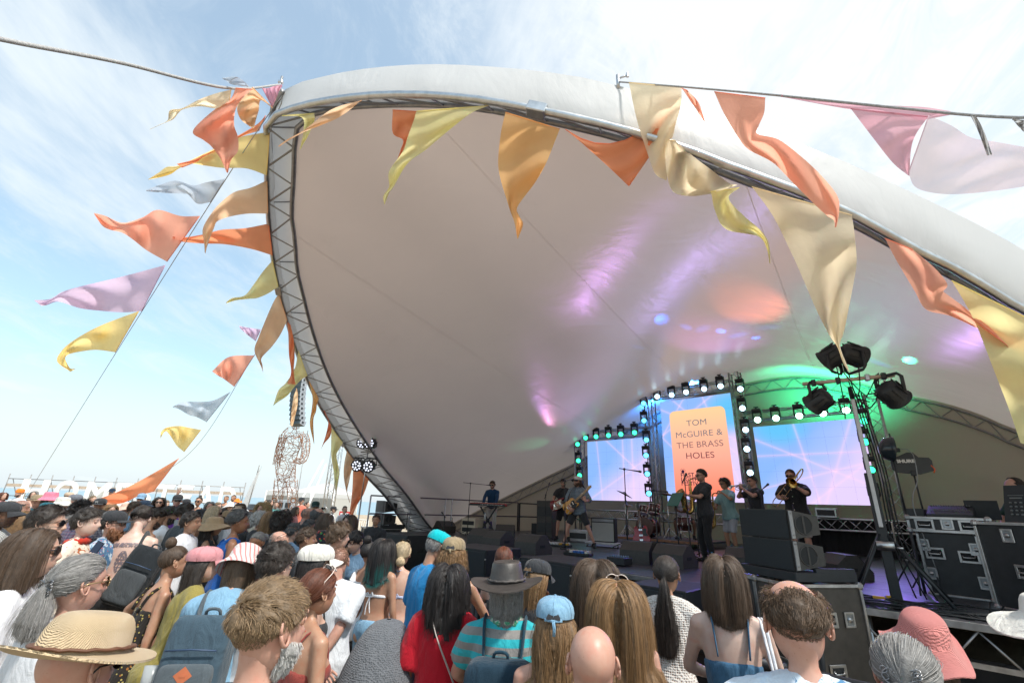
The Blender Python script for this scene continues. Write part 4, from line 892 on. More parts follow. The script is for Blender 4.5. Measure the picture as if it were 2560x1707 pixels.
def sleeve_top(d,K,root,lod,seed):
 kind,m=d['top'][:2];vox=(.0155,.023,.036)[lod];mb=MB();e=.012;fl=.012;extra=[]
 sh=lambda e_:[mb.ball(K['sh'][s_],(.052+e_)*(.9 if K['fem'] else 1),10) for s_ in (-1,1)]
 if kind in ('tee','shirt','long','loose','jacket'):
  e=dict(tee=.014,shirt=.020,long=.013,loose=.028,jacket=.030)[kind];z0=dict(tee=.84,shirt=.80,long=.84,loose=.80,jacket=.80)[kind]
  torso(mb,K,z0,1.47,e,dict(tee=.012,shirt=.03,long=.02,loose=.04,jacket=.03)[kind]);sh(e+.004)
  for s_ in (-1,1):mb.tube([K['up']((0,-.02,1.455)),K['up']((s_*.10,-.014,1.435)),K['sh'][s_]],[.045+e,.043+e,.048+e],10)
  f1=dict(tee=.34,shirt=.42,long=.97,loose=.47,jacket=.97)[kind]
  for s_ in (-1,1):arm(mb,K,s_,0,d.get('sleeve',f1),e+.004,e+(.022 if f1<.6 else .008))
 elif kind=='vest':
  torso(mb,K,.82,1.37,.013,.015)
  for s_ in (-1,1):mb.tube([K['up']((s_*.085,.098,1.34)),K['up']((s_*.105,.045,1.425)),K['up']((s_*.108,-.02,1.455)),K['up']((s_*.10,-.075,1.425)),K['up']((s_*.085,-.112,1.33))],np.array([(.05,.016)]*5),8,up=(1,0,0))
 elif kind in ('straps','dress','dungarees'):
  z0=dict(straps=.86,dress=.46,dungarees=.84)[kind]
  if kind=='dress':
   torso(mb,K,.84,d.get('ztop',1.30),.012);r=[(.19,.14),(.24,.19),(.28,.23),(.30,.25)];mb.tube([(0,0,.98-K.get('drop',0)),(0,0,.80),(0,0,.62),(0,0,z0)],np.array(r),18,up=(0,1,0))
  else:torso(mb,K,z0,d.get('ztop',1.29),.012,.01)
  w_=d.get('strapw',.010)
  for s_ in (-1,1):extra.append([K['up']((s_*.080,.118,1.27)),K['up']((s_*.095,.072,1.39)),K['up']((s_*.100,-.004,1.452)),K['up']((s_*.090,-.085,1.41)),K['up']((s_*.078,-.118,1.26))])
 elif kind=='bikini':
  torso(mb,K,1.205,1.235,.006)
  for s_ in (-1,1):mb.ball(K['up']((s_*.065,.105,1.25)),(.055,.04,.055),10)
  for s_ in (-1,1):extra.append([K['up']((s_*.07,.118,1.28)),K['up']((s_*.062,.062,1.42)),K['up']((s_*.045,-.02,1.478)),K['up']((s_*.004,-.072,1.462))])
  extra+=[[K['up'](p) for p in q] for q in (((0,-.108,1.22),(-.03,-.120,1.255),(-.045,-.122,1.22),(0,-.110,1.22)),((0,-.108,1.22),(.03,-.120,1.26),(.045,-.122,1.225),(0,-.110,1.22)),((0,-.11,1.22),(-.02,-.118,1.14),(-.025,-.116,1.06)),((0,-.11,1.22),(.015,-.118,1.15),(.03,-.114,1.08)))]
 if mb.V and K['fem'] and kind!='bikini':
  for s_ in (-1,1):mb.ball(K['up']((s_*.064,.090,1.258 if kind not in ('straps','dress','dungarees') else 1.245)),np.array((.060,.048,.058))+e*.8,10)
 if mb.V:
  o=mb.build({'tee':'t_shirt','shirt':'shirt','long':'shirt','loose':'shirt','jacket':'jacket','vest':'vest','straps':'top','dress':'dress','dungarees':'dungarees','bikini':'bikini_top'}[kind],m,root)
  if kind=='bikini':o.data.materials[0]=m
  grow(o,vox if kind!='bikini' else .008,4,'cloth',(seed,.020 if kind in ('shirt','loose','jacket','long','dress') else .013,11.0,.6) if lod<2 and kind!='bikini' else (seed,0,1,1))
  if extra and lod<2:
   w_=d.get('strapw',.007)
   for P in extra:MB().tube(spline(P,14),np.array([(w_,.005)]*14),6,up=K['Rl']@np.array([1,.0,.0])).build('strap',d.get('strapm',m),o)
  if d.get('collar') and lod<2:
   c=MB();a=np.linspace(-2.6,2.6,22);Rl,nb=K['Rl'],K['nb'];rows=[np.array([nb+Rl@np.array([r*math.sin(t)*1.02,-r*math.cos(t)*.95+.012+.01*abs(t)/2.6,zz-.045*(abs(t)/2.6)**1.5]) for t in a]) for r,zz in ((.064,.000),(.070,.040),(.080,.038),(.092,.000))]
   V,F=loft(rows);c.add(V,F,0,True);c.build('collar',d.get('collarm',m),o)
 return
def bottoms(d,K,root,lod,seed):
 kind,m=d['bottom'][:2];mb=MB();vox=(.024,.03,.04)[lod]
 if kind=='skirt':mb.tube([K['up']((0,0,1.03)),(0,0,.93),(0,0,.75),(0,0,.5)],np.array([(.15,.11),(.19,.14),(.24,.18),(.27,.22)]),18,up=(0,1,0))
 elif kind=='briefs':
  torso(mb,K,.80,.96,.007)
 else:
  torso(mb,K,.80,1.0,.014);[mb.ball(np.array([k_*.078,-.058,.875-d.get('drop',0)]),(.102,.090,.098),12) for k_ in (-1,1) if K['fem']];f1=dict(shorts=.44,trousers=.98)[kind]
  for s_ in (-1,1):leg_(mb,K,s_,0,d.get('legf',f1),.014,.03 if f1<.6 else .022)
 o=mb.build({'skirt':'skirt','briefs':'bikini_bottom','shorts':'shorts','trousers':'trousers'}[kind],m,root);grow(o,vox if kind!='briefs' else .010,3,'cloth',(seed+5,.014 if kind!='briefs' else 0,9.0,.5))
SHOEM={}
def hat(d,K,root,lod):
 kind,m=d['hat'][:2];o_=d['hat'][2] if len(d['hat'])>2 else {};Rz=rotm(0,0,R_(o_.get('rot',0)));Rt=rotm(R_(o_.get('tilt',0)),R_(o_.get('roll',0)),0);n=(32,24,16)[lod];g=o_.get('g',1.0)*1.08
 def fin(mb):return mb.xf(K['Rh']@Rt@Rz,K['hc'])
 cx=np.array([0,-.012,.028]);m2=o_.get('m2',m)
 a=np.linspace(0,2*np.pi,n,endpoint=False)
 def rings(prof,fn=None):
  V=[]
  for r,z in prof:
   for t in a:
    x,y=r*math.sin(t)*.088*g,r*math.cos(t)*.108*g;dz=fn(r,t) if fn else 0;V.append((x,y+cx[1],z+cx[2]+dz))
  F=[(k_*n+j,k_*n+(j+1)%n,(k_+1)*n+(j+1)%n,(k_+1)*n+j) for k_ in range(len(prof)-1) for j in range(n)]
  return V,F
 if kind=='cap':
  pr=[(1.0,.012),(1.03,.035),(.98,.062),(.86,.084),(.62,.100),(.3,.108),(.02,.110)];mb=MB();V,F=rings(pr);mb.add(V,F,0,True);h=fin(mb).build('cap',m,root)
  mb=MB();ts=np.linspace(-1.05,1.05,15);rs=np.linspace(0,1,6);rows=[]
  for q in rs:rows.append(np.array([((.088*g)*math.sin(t)*(1+.05*q),.108*g*math.cos(t)+cx[1]+q*o_.get('bill',.078)*math.cos(t*1.35)**.7 if abs(t*1.35)<1.5 else .108*g*math.cos(t)+cx[1],.042-.012*q-.030*(t/1.05)**2*(1-o_.get('flat',0))*q-.012*q*(1-o_.get('flat',0))) for t in ts]))
  V,F=loft(rows);V2=V-[0,0,.005];mb.add(V,F,0,True).add(V2,F,0,True);nn=len(ts);e=[(len(rs)-1)*nn+j for j in range(nn)];tot=len(V)
  mb.add(np.vstack([V[e],V2[e]]),[(j,j+1,nn+j+1,nn+j) for j in range(nn-1)],0);fin(mb).build('bill',m2,h)
  if lod<2:
   fin(MB().ball((0,cx[1],cx[2]+.111),(.008,.008,.005),8)).build('button',m,h);sm_=MB()
   for t0 in np.arange(0,6.28,1.047):sm_.tube([(r*math.sin(t0)*.0895*g,r*math.cos(t0)*.1095*g+cx[1],z+cx[2]+.0006) for r,z in pr[:-1]],.0013,4)
   fin(sm_).build('seam',m2,h)
   if o_.get('hole'):
    P=[(.036*math.sin(t),-.108*g-.004+cx[1]+.030*max(0,math.cos(t))*.35,.040+.034*math.cos(t)) for t in np.linspace(-1.57,1.57,12)];hm_=MB().add([(x,y-.004,z) for x,y,z in P],[tuple(range(12))],0);fin(hm_).build('opening',o_['hole'],h)
    fin(MB().tube([(-.045,-.106*g+cx[1]-.003,.038),(0,-.116*g+cx[1],.034),(.045,-.106*g+cx[1]-.003,.038)],np.array([(.007,.002)]*3),6,up=(0,1,0)).tube([(0,-.116*g+cx[1]-.003,.034),(.006,-.118*g+cx[1]-.004,.005),(.004,-.114*g+cx[1]-.004,-.03 if o_.get('tailstrap') else .012)],np.array([(.008,.002)]*3),6,up=(0,1,0))).build('adjuster',m,h)
  if o_.get('logo'):
   lm_=o_['logo'];txt,mm=lm_;t=text(txt,.055,mm,h,(0,0,0),name='emblem');M4=np.eye(4);B=K['Rh']@Rt@Rz;M4[:3,:3]=B@np.stack([[-1,0,0],[0,.25,.97],[0,.97,-.25]],1)*1.0;M4[:3,3]=B@np.array([0.0,.1005*g,.050])+K['hc'];t.matrix_local=Matrix(M4.tolist())
 else:
  P=dict(bucket=([(.0,.112),(.55,.111),(.86,.102),(.98,.06),(1.04,.022),(1.30,-.012),(1.50,-.038)],None),straw=([(.0,.118),(.45,.120),(.78,.108),(.96,.07),(1.02,.022),(1.25,.014),(1.45,.012),(1.68,.016)],lambda r,t:.018*max(0,r-1.1)*math.cos(2*t)-.03*max(0,r-1.2)*math.cos(t)),wide=([(.0,.108),(.5,.106),(.85,.090),(1.0,.05),(1.04,.02),(1.3,.006),(1.75,-.010),(2.15,-.022)],lambda r,t:.03*max(0,r-1.1)*math.sin(2*t+1)-.02*max(0,r-1.2)),leather=([(.0,.118),(.40,.122),(.70,.130),(.80,.118),(.90,.06),(1.0,.022),(1.2,.016),(1.6,.012),(1.98,.018)],lambda r,t:(.045*max(0,r-1.1)*(math.sin(t)**2-.5))-(.022*math.cos(t)**2 if r<.3 else 0)),floppy=([(.0,.130),(.45,.124),(.80,.104),(1.0,.06),(1.06,.02),(1.3,-.012),(1.6,-.045),(1.85,-.062)],lambda r,t:.050*max(0,r-1.05)*math.sin(3*t+.6)+.03*max(0,r-1.05)*math.sin(2*t)),visor=([(1.02,.05),(1.03,.022)],None),turban=([(.02,.112),(.55,.106),(.9,.08),(1.03,.045),(1.06,.015),(1.0,-.01)],None))[kind]
  pr=P[0];fn=P[1];zz=spline(np.array(pr),26 if lod<2 else 12) if kind!='visor' else np.array(pr);mb=MB();V,F=rings(zz,fn);V=np.array(V);mb.add(V,F,0,True)
  if kind not in ('visor',):
   V2=V-[0,0,.006];mb.add(V2,F,0,True);e0=(len(zz)-1)*n;mb.add(np.vstack([V[e0:],V2[e0:]]),[(j,(j+1)%n,n+(j+1)%n,n+j) for j in range(n)],0)
  h=fin(mb).build('hat',m,root)
  if o_.get('band') and lod<2:
   r_,z_=(1.03,.030) if kind!='leather' else (1.0,.034);fin(MB().tube([(r_*math.sin(t)*.09*g,r_*math.cos(t)*.11*g+cx[1],z_+cx[2]+.002*math.sin(t*14)) for t in np.linspace(0,2*np.pi,40)],np.array([(.011,.0045)]*40) if not o_.get('braid') else .0055+.003*np.abs(np.sin(np.arange(40)*1.6)),6)).build('band',o_['band'],h)
  if kind=='visor':
   mb=MB();ts=np.linspace(-1.3,1.3,15);rows=[np.array([(.09*math.sin(t)*(1+.35*q),.11*math.cos(t)*(1+.0*q)+cx[1]+q*.085*max(0,math.cos(t)),.050-.02*q-.02*q*abs(t)) for t in ts]) for q in np.linspace(0,1,5)];V,F=loft(rows);mb.add(V,F,0,True).add(V-[0,0,.004],F,0,True);fin(mb).build('bill',m2,h)
 return h
def glasses(d,K,root,lod):
 kind,pos=d['glasses'][0],(d['glasses'][1] if len(d['glasses'])>1 else 'eyes');fm=dict(sun=FRAME,gold=GOLDF,white=WHITEF,clear=FRAME,pink=WHITEF)[kind];lm_=LENS
 Rg,t=(rotm(0,0,0),np.zeros(3)) if pos=='eyes' else (rotm(R_(38),0,0),np.array([0,-.012,.062]))
 fr=MB();ln_=MB()
 for s_ in (-1,1):
  c=np.array([s_*.032,.0945,.010]);a=np.linspace(0,2*np.pi,14,endpoint=True);B=rotm(0,0,-s_*.22)
  P=[c+B@np.array([.026*math.cos(q)*(1-.08*math.sin(q)),0,.021*math.sin(q)]) for q in a];fr.tube(P,.0028,5)
  if kind!='clear' or lod>1:ln_.add(np.array([c+B@np.array([.025*math.cos(q),.002,.020*math.sin(q)]) for q in a[:-1]]),[tuple(range(13))],0)
  fr.tube([(s_*.057,.088,.016),(s_*.078,.05,.015),(s_*.0865,-.008,.013),(s_*.086,-.022,.0)],.0026,5)
 fr.tube([(-.008,.100,.014),(0,.102,.016),(.008,.100,.014)],.0028,5)
 g=fr.xf(K['Rh']@Rg,K['hc']+K['Rh']@t).build('sunglasses' if kind!='clear' else 'glasses',fm,root)
 if ln_.V:ln_.xf(K['Rh']@Rg,K['hc']+K['Rh']@t).build('lens',lm_,g)
_far={}
def person(d,group='people in the crowd'):
 K=skeleton(d);loc,s_,rz=place(d,K);w=d['_w'];lod=d.get('lod',0 if w<3.9 else (1 if w<10.5 else 2));d['_lod']=lod;seed=len(PEOPLE)*13+5;sk=d.get('skin','fair');fem=K['fem']
 hn=d.get('hair',('short','brown'));hcol=HAIRS[hn[1]] if isinstance(hn[1],str) else hn[1];hmn='hair_'+(hn[1] if isinstance(hn[1],str) else 'c%d'%seed)+('_tip' if len(hn)>3 else '');hm=hair_mat(hmn,hcol,tip=hn[3] if len(hn)>3 else None);hb=hair_base_mat('hair_'+(hn[1] if isinstance(hn[1],str) else 'c%d'%seed),hcol)
 mb=MB();q=.90 if fem else 1.0
 torso(mb,K,.80,1.475,0.0)
 mb.tube([K['nb']+K['Rl']@np.array([0,.0,-.05]),K['nb']+K['Rl']@np.array([0,.004,.02]),K['hc']+K['Rh']@np.array([0,-.022,-.055]),K['hc']+K['Rh']@np.array([0,-.025,.0])],np.array([.070,.058,.055,.050])*(.84 if fem else 1.0),12)
 for k_ in (-1,1):
  mb.tube([K['up']((0,-.022,1.485)),K['up']((k_*.07,-.018,1.445)),K['sh'][k_]+[0,0,.012]],[.030*q,.042*q,.040*q],10);mb.ball(K['sh'][k_],.056*q,10);arm(mb,K,k_,0,1,0,0);leg_(mb,K,k_,0,1,0,0)
  if fem:mb.ball(K['up']((k_*.066,.088,1.265)),(.058,.048,.056),10)
  if fem or d.get('bottom',('',))[0]=='briefs':mb.ball(np.array([k_*.078,-.062,.875-d.get('drop',0)]),(.092,.082,.088),12)
 body=mb.build('person',[SKINS[sk],LIPM[sk],EYEW,IRIS,hb]);body.location=loc;body.rotation_euler=(0,0,rz);body.scale=(s_,)*3
 tag(body,d['label'],'person',group)
 HV,HF,HI=head_arrays(lod,fem);V=[HV@K['Rh'].T+K['hc']];F=list(HF);I=list(HI);hands_into(V,F,I,K,n=(8,6,5)[lod])
 grow(body,(.0155,.022,.034)[lod],4,'body',(np.vstack(V),F,I))
 if d.get('bust'):pass
 if 'top' in d:sleeve_top(d,K,body,lod,seed)
 if 'bottom' in d:bottoms(d,K,body,lod,seed)
 for k_ in (-1,1):
  a,kn=K['an'][k_],K['kn'][k_];fa=R_(d.get('footout',12)*k_);f=np.array([math.sin(fa),math.cos(fa),0]);sh=MB()
  z=a[2]-.085
  sh.tube([a+f*-.075+[0,0,-.045],a+f*-.03+[0,0,-.03],a+f*.07+[0,0,-.048],a+f*.15+[0,0,-.060],a+f*.185+[0,0,-.066]],np.array([(.026,.030),(.038,.045),(.043,.036),(.040,.024),(.022,.014)]),10).tube([a+[0,0,-.05],a+[0,0,.03]],[.042,.042],10)
  o=sh.build('shoe',d.get('shoem',BLKR),body)
  if d.get('sock') and lod<2:MB().tube([a+[0,0,.02],a+(kn-a)*.28],[.044,.046],10).build('sock',d['sock'],body)
 hn_=hn[0];st=dict(STY[hn_]) if hn_ and len(hn)>2 and hn[2] else (STY.get(hn_) if hn_ else None)
 if hn_ and len(hn)>2 and hn[2]:st.update(hn[2])
 if st is not None:
  if d.get('hat') and d['hat'][0]!='visor' and st.get('vol',0)>.012 and d['hat'][0]!='wreath':st=dict(st);st['vol']=min(st['vol'],.012);st['lift']=.05;st['under']=.22
  make_hair(body,st,hm,hb,lod,seed,K['Rh'],K['hc'])
 if d.get('beard'):make_beard(body,d['beard'],hm if not d.get('beardc') else hair_mat('hair_'+d['beardc'],HAIRS[d['beardc']]),hb if not d.get('beardc') else hair_base_mat('hair_'+d['beardc'],HAIRS[d['beardc']]),lod,seed+3,K['Rh'],K['hc'])
 if d.get('hat'):hat(d,K,body,lod)
 if d.get('glasses'):glasses(d,K,body,lod)
 d['K']=K;d['root']=body;d['_loc']=loc;PEOPLE.append(d);return d
def to_world(d,p):
 """point in the person's own frame to the world"""
 return np.array(d['_loc'])+rotm(0,0,-R_(d.get('yaw',0)))@np.asarray(p,float)*d['_s']
 # --------------------- the crowd
def rgb(h):return hexc(h)[:3]
W_=fab('white_cotton',(.74,.75,.78));BK_=fab('black_cotton',(.036,.038,.043));NV_=fab('navy_cotton',(.018,.035,.065));GY_=fab('grey_cotton',(.22,.23,.24));DG_=fab('dark_grey_cotton',(.055,.070,.080))
DEN=fab('denim',(.045,.12,.21),'denim');DENL=fab('denim_light',(.20,.36,.50),'denim');OLV=fab('olive_linen',(.27,.22,.055));RED=fab('red_knit',(.46,.008,.022));TEAL=fab('teal_cotton',(.015,.12,.16));ORG=fab('orange_cotton',(.75,.22,.03))
BLU=fab('blue_polo',(.010,.20,.46));STRAW=fab('straw_weave',(.60,.46,.29),'straw',(.38,.26,.14));STRD=fab('straw_dark',(.46,.32,.19),'straw',(.26,.17,.09));KHA=fab('khaki_cotton',(.30,.23,.14));PNK=fab('pink_cotton',(.60,.26,.28));PNKB=fab('pink_bright',(.72,.22,.32))
CRM=fab('cream_cotton',(.62,.54,.42));LBL=fab('light_blue_cotton',(.22,.36,.52));TURQ=fab('turquoise_cap',(.0,.42,.47));LEATH=mat('brown_black_leather',(.045,.038,.034),.45,0,.35,14,bump=.35,bs=70);BRNL=mat('brown_cord',(.12,.05,.025),.6,0,.2)
TAN=fab('tan_felt',(.42,.29,.17));WHT=fab('white_hat',(.70,.68,.62));BEI=fab('beige_cotton',(.52,.40,.30));SEA=fab('sea_green_top',(.10,.28,.27));PUR=fab('purple_print',(.16,.06,.36),'floral',(.42,.30,.60),(.05,.02,.15),.8)
def C(px,py,h,yaw,label,**k):
 d=dict(px=px,py=py,yaw=yaw,label=label,bottom=('shorts',BK_));d.update(k)
 if h<4:d['s']=h
 else:d['h']=h
 d.setdefault('lean',3);return person(d)
f=dict(sex='f')
C(85,1384,112,58,'long straight brown haired woman in black sunglasses and plain white top at the left edge',**f,hair=('mid','brown',dict(L=.30)),skin='fair',top=('tee',W_),glasses=('sun',),hp=-4,bottom=('trousers',DEN))
C(199,1462,128,26,'grey haired woman with gold glasses and a clasp in her hair, white top',**f,hair=('clip','grey',dict(tie=(0,-.106,.012),tail=.19,spread=.025,vol=.016)),skin='pink',top=('tee',fab('white_jersey',(.66,.67,.70))),glasses=('gold',),bottom=('trousers',DEN))
C(196,1670,196,14,'person under a wide natural straw hat tied with a thin brown leather cord',sex='m',hair=(None,'white'),skin='pink',hat=('straw',STRAW,dict(band=BRNL,g=1.08,tilt=-4)),glasses=('sun',),top=('shirt',CRM),hp=6,bottom=('trousers',BEI))
C(119,1310,80,68,'dark haired man in sunglasses and white collared shirt facing right',hair=('short','dark'),skin='fair',top=('shirt',W_),collar=1,glasses=('sun',),beard=.004)
p_phone=C(217,1306,64,70,'crop haired person with earrings, red scarf and cream and rust patterned shirt',**f,hair=('crop','dark',dict(L=.045)),skin='pale',top=('long',fab('cream_rust_print',(.70,.62,.52),'leafy',(.68,.58,.46),(.40,.10,.02),.5)),armR=dict(t=(.26,.16,1.30),hint=(.8,-.2,-1),fd=(-.1,.35,.9),pn=(-.5,.3,.2),curl=.8),bottom=('trousers',BK_))
C(284,1310,56,72,'man with a bushy ginger beard, black cap and blue and red floral shirt',hair=('crop','dark'),beard=.055,beardc='ginger',skin='pink',hat=('cap',BK_,dict(flat=.8)),glasses=('sun',),top=('shirt',fab('blue_red_floral',(.06,.16,.30),'leafy',(.42,.52,.60),(.55,.06,.05),1.1)),collar=1)
p_tat=C(352,1298,56,-20,'shirtless man with tattooed back and dark hair, black shorts',hair=('fade','dark'),skin='pale',lean=10,hp=22,armL='front',armR='down',legf=.5)
C(391,1297,45,30,'shirtless bearded man looking down, dark hair with shaved sides, behind the tattooed back',hair=('fade','dark'),skin='tan',hp=24,beard=.012,lean=8,armR='front')
p_wr=C(423,1288,40,55,'bearded man in sunglasses and green leaf wreath drinking, white t-shirt',hair=('short','dark'),beard=.014,skin='tan',glasses=('sun',),top=('tee',W_),armR='face')
C(465,1285,45,34,'tall man in dark grey t-shirt, thick dark hair with faded sides',hair=('fade','dark',dict(L=.06)),skin='fair',top=('tee',DG_),hp=-2)
C(479,1306,48,82,'clean shaven man in white shirt, short dark hair, in right profile',hair=('short','dark'),skin='tan',top=('shirt',W_),collar=1)
C(536,1316,41,70,'dark curly haired woman in wide tan sunhat and black top',**f,hair=('curlylong','dark'),skin='tan',hat=('wide',TAN),top=('vest',BK_),bottom=('skirt',BK_))
p_vest=C(597,1306,50,56,'sunburnt man with swept grey spiky hair in a blue basketball vest',hair=('spiky','darkgrey'),skin='bronze',top=('vest',fab('blue_vest',(.012,.09,.34))))
C(437,1406,70,42,'woman with dark top knot in a black and yellow floral dress, bare arms',**f,hair=('topbun','brown'),skin='tan',top=('dress',fab('black_yellow_floral',(.022,.018,.016),'floral',(.40,.32,.10),(.30,.12,.03),1.6)),lean=14,strapw=.012,armL=dict(t=(-.34,.0,.98),hint=(-1,-.4,0)))
C(511,1413,75,50,'smiling dark haired woman in dusty pink cap and olive green shirt',**f,hair=('mid','dark'),skin='fair',hat=('cap',PNK,dict(g=1.05)),top=('loose',OLV),lean=9,bottom=('trousers',fab('pin_stripe',(.55,.55,.55),'stripe_v',(.10,.12,.16))))
p_den=C(604,1426,92,-8,'stooping person in pink and white striped bucket hat and pale denim jacket',sex='f',hair=('bob','midbrown',dict(L=.16)),skin='fair',hat=('bucket',fab('pink_white_stripe',(.68,.60,.57),'stripe_v',(.60,.23,.22),s=.8)),top=('jacket',DENL),lean=13,hp=30,armL='front',armR='front',bottom=('trousers',DEN))
C(691,1413,94,26,'dark haired man with glasses in plain white t-shirt behind the blond man',hair=('short','dark'),skin='fair',top=('tee',W_),glasses=('clear',),fat=1.1)
C(677,1569,206,24,'blond short haired man with white beard and grey t-shirt in the foreground',hair=('fade','sandy',dict(L=.034,vol=.010,comb='fwd',jit=.22,lift=.35,curl=.003)),skin='pink',beard=.016,beardc='white',top=('tee',fab('grey_green_cotton',(.24,.27,.26))),hy=6,bottom=('trousers',DEN))
C(791,1413,84,48,'woman in white baseball cap and sunglasses, black halter top',**f,hair=('mid','black',dict(L=.25)),skin='fair',hat=('cap',WHT,dict(g=1.06)),glasses=('sun',),top=('straps',BK_),bottom=('shorts',DEN))
C(846,1404,69,-10,'shaven headed man in white linen shirt with hands clasped behind his back',hair=('buzz','midbrown',dict(L=.004,vol=.002)),skin='pink',top=('shirt',fab('white_linen',(.66,.69,.73))),collar=1,armL='back',armR='back',hp=8,fat=1.05,bottom=('trousers',BK_))
C(798,1480,99,40,'red brown haired woman with low bun, pink sunglasses on head and red beads',**f,hair=('lowbun','auburn'),skin='tan',glasses=('pink','head'),top=('straps',fab('rust_top',(.25,.05,.04))),ztop=1.26,lean=6,bottom=('shorts',DEN))
C(961,1377,56,26,'woman with long black hair fading to teal tips, bare back and halter',**f,hair=('long','black',dict(L=.42),(.015,.14,.13)),skin='tan',top=('bikini',W_),bottom=('shorts',DENL))
C(1006,1384,54,4,'platinum blonde woman in a pale blue string bikini with leopard print bottoms',**f,hair=('lowbun','palebl'),skin='fair',glasses=('sun','head'),top=('bikini',fab('pale_blue_band',(.45,.52,.72))),bottom=('briefs',fab('leopard_print',(.40,.22,.15),'leopard',(.04,.02,.02))),fat=1.08)
C(1095,1372,70,54,'grey haired man in turquoise cap and bright blue polo shirt looking down',hair=('crop','grey'),skin='tan',hat=('cap',TURQ,dict(g=1.02,tailstrap=1)),top=('shirt',BLU),collar=1,hp=26,armR='front',fat=1.08,bottom=('shorts',NV_))
C(1134,1386,70,8,'curly blonde woman in olive brown cap and rust strappy top',**f,hair=('curlylong','honey',dict(L=.20)),skin='tan',hat=('cap',KHA,dict(hole=BK_,tilt=-6)),top=('straps',fab('rust_floral',(.42,.13,.03),'floral',(.55,.30,.12),(.25,.05,.02))),strapw=.011,strapm=W_,armR='rail',fat=1.1,bottom=('skirt',BK_))
C(1121,1462,86,4,'woman with shoulder length black hair and loose bright red top',**f,hair=('wavy','black',dict(L=.36)),skin='tan',top=('loose',RED),sleeve=.46,hp=4,bottom=('trousers',NV_),fat=1.06)
C(1260,1399,58,8,'auburn haired woman with low ponytail and bare shoulders holding a yellow cup',**f,hair=('lowpony','auburn'),skin='pale',top=('straps',BK_),armL='cup',bottom=('shorts',DEN))
p_hat=C(1268,1474,98,6,'grey haired man in a battered leather hat, green neckerchief and turquoise and grey striped shirt',hair=('mid','grey',dict(L=.16,curl=.01)),skin='pink',hat=('leather',LEATH,dict(band=mat('braided_band',(.07,.06,.055),.6,0,.3,60),braid=1,g=1.14,roll=-3)),top=('tee',fab('turquoise_grey_stripe',(.03,.42,.48),'stripe_h',(.25,.24,.23),s=.8)),armL='rail',armR='rail',fat=1.1,bottom=('trousers',BK_))
C(1345,1446,76,44,'straight blonde woman in a black cap raising her hand',**f,hair=('long','honey'),skin='tan',hat=('cap',BK_,dict(hole=hair_base_mat('hair_honey',(.4,.27,.15)))),top=('tee',BK_),armL='face',hp=10,bottom=('trousers',BK_))
C(1388,1562,112,10,'wavy blonde woman in a light denim cap',**f,hair=('wavy','honey'),skin='pink',hat=('cap',DENL,dict(hole=BK_,tilt=-4,tailstrap=1,g=1.03)),top=('straps',fab('brown_top',(.10,.05,.03))),bottom=('shorts',DEN))
C(1482,1660,168,10,'completely bald man in the foreground',hair=(None,'grey'),skin='pink',top=('tee',NV_),bottom=('shorts',BK_))
C(1544,1509,104,15,'woman with very long golden blonde hair and white sunglasses on her head',**f,hair=('long','honey',dict(L=.62,vol=.024)),skin='pink',glasses=('white','head'),top=('straps',BK_),bottom=('shorts',DEN),fat=1.05)
C(1491,1445,84,12,'woman with very long straight dark brown hair at the barrier',**f,hair=('long','brown',dict(L=.60)),skin='fair',top=('straps',BK_),armL='rail',armR='rail',bottom=('shorts',DEN))
C(1668,1436,82,30,'brunette with a high ponytail in a white crochet top leaning on the barrier',**f,hair=('pony','dark',dict(tail=.46,tie=(0,-.116,.000))),skin='tan',top=('tee',fab('white_crochet',(.72,.69,.65),'crochet',(.30,.17,.11))),sleeve=.60,armL='rail',armR='rail',lean=8,bottom=('shorts',DEN))
C(1810,1447,100,21,'woman with a dark brown bob in blue denim dungarees with bare back',**f,hair=('bob','brown',dict(L=.26)),skin='pale',top=('dungarees',DEN),ztop=1.23,strapw=.022,armL='front',armR='front',bottom=('trousers',DEN))
C(1990,1556,190,22,'balding brown haired man in a white and blue leaf print shirt in the foreground',hair=('thin','midbrown',dict(L=.036,vol=.009,jit=.3,fade=1)),skin='pink',top=('shirt',fab('white_blue_leaf',(.62,.70,.78),'leafy',(.55,.66,.78),(.07,.20,.36),.55)),collar=1,bottom=('shorts',BK_),fat=1.05)
C(2310,1606,120,40,'person in a floppy salmon pink sun hat in the front row',**f,hair=('bob','brown',dict(L=.2)),skin='fair',hat=('floppy',fab('salmon_straw',(.66,.24,.22),'straw',(.52,.17,.16)),dict(tilt=14,roll=10)),top=('tee',PNK),hp=-2,bottom=('shorts',DEN))
C(2272,1694,172,46,'grey haired woman with a silver filigree hair clasp and dark vest in the right corner',**f,hair=('clip','grey'),skin='pink',top=('vest',BK_),hp=8,bottom=('trousers',BK_))
C(2640,1566,130,-10,'white sun hat at the right edge of the crowd',**f,hair=('bob','brown'),skin='fair',hat=('wide',WHT),top=('tee',W_))
C(769,1289,37,38,'bald man in dark teal polo with a black strap across his back',hair=('shaved','grey'),skin='pink',top=('shirt',fab('dark_teal',(.035,.085,.115))),glasses=('clear',),hp=10,fat=1.1)
C(795,1291,38,38,'balding sunburnt man in grey green t-shirt with glasses pushed up',hair=('balding','darkgrey'),skin='pink',top=('tee',fab('grey_green',(.19,.25,.24))),glasses=('sun','head'),hp=8)
C(817,1306,41,62,'long haired brunette with sunglasses on her head beside the bald men',**f,hair=('mid','brown'),skin='tan',glasses=('pink','head'),top=('tee',W_))
C(774,1319,38,68,'man with short grey black hair in front of the bald man',hair=('crop','darkgrey'),skin='pink',top=('tee',NV_))
C(767,1347,51,62,'teenage boy with short brown hair and black t-shirt',hair=('crop','brown'),skin='tan',top=('tee',BK_))
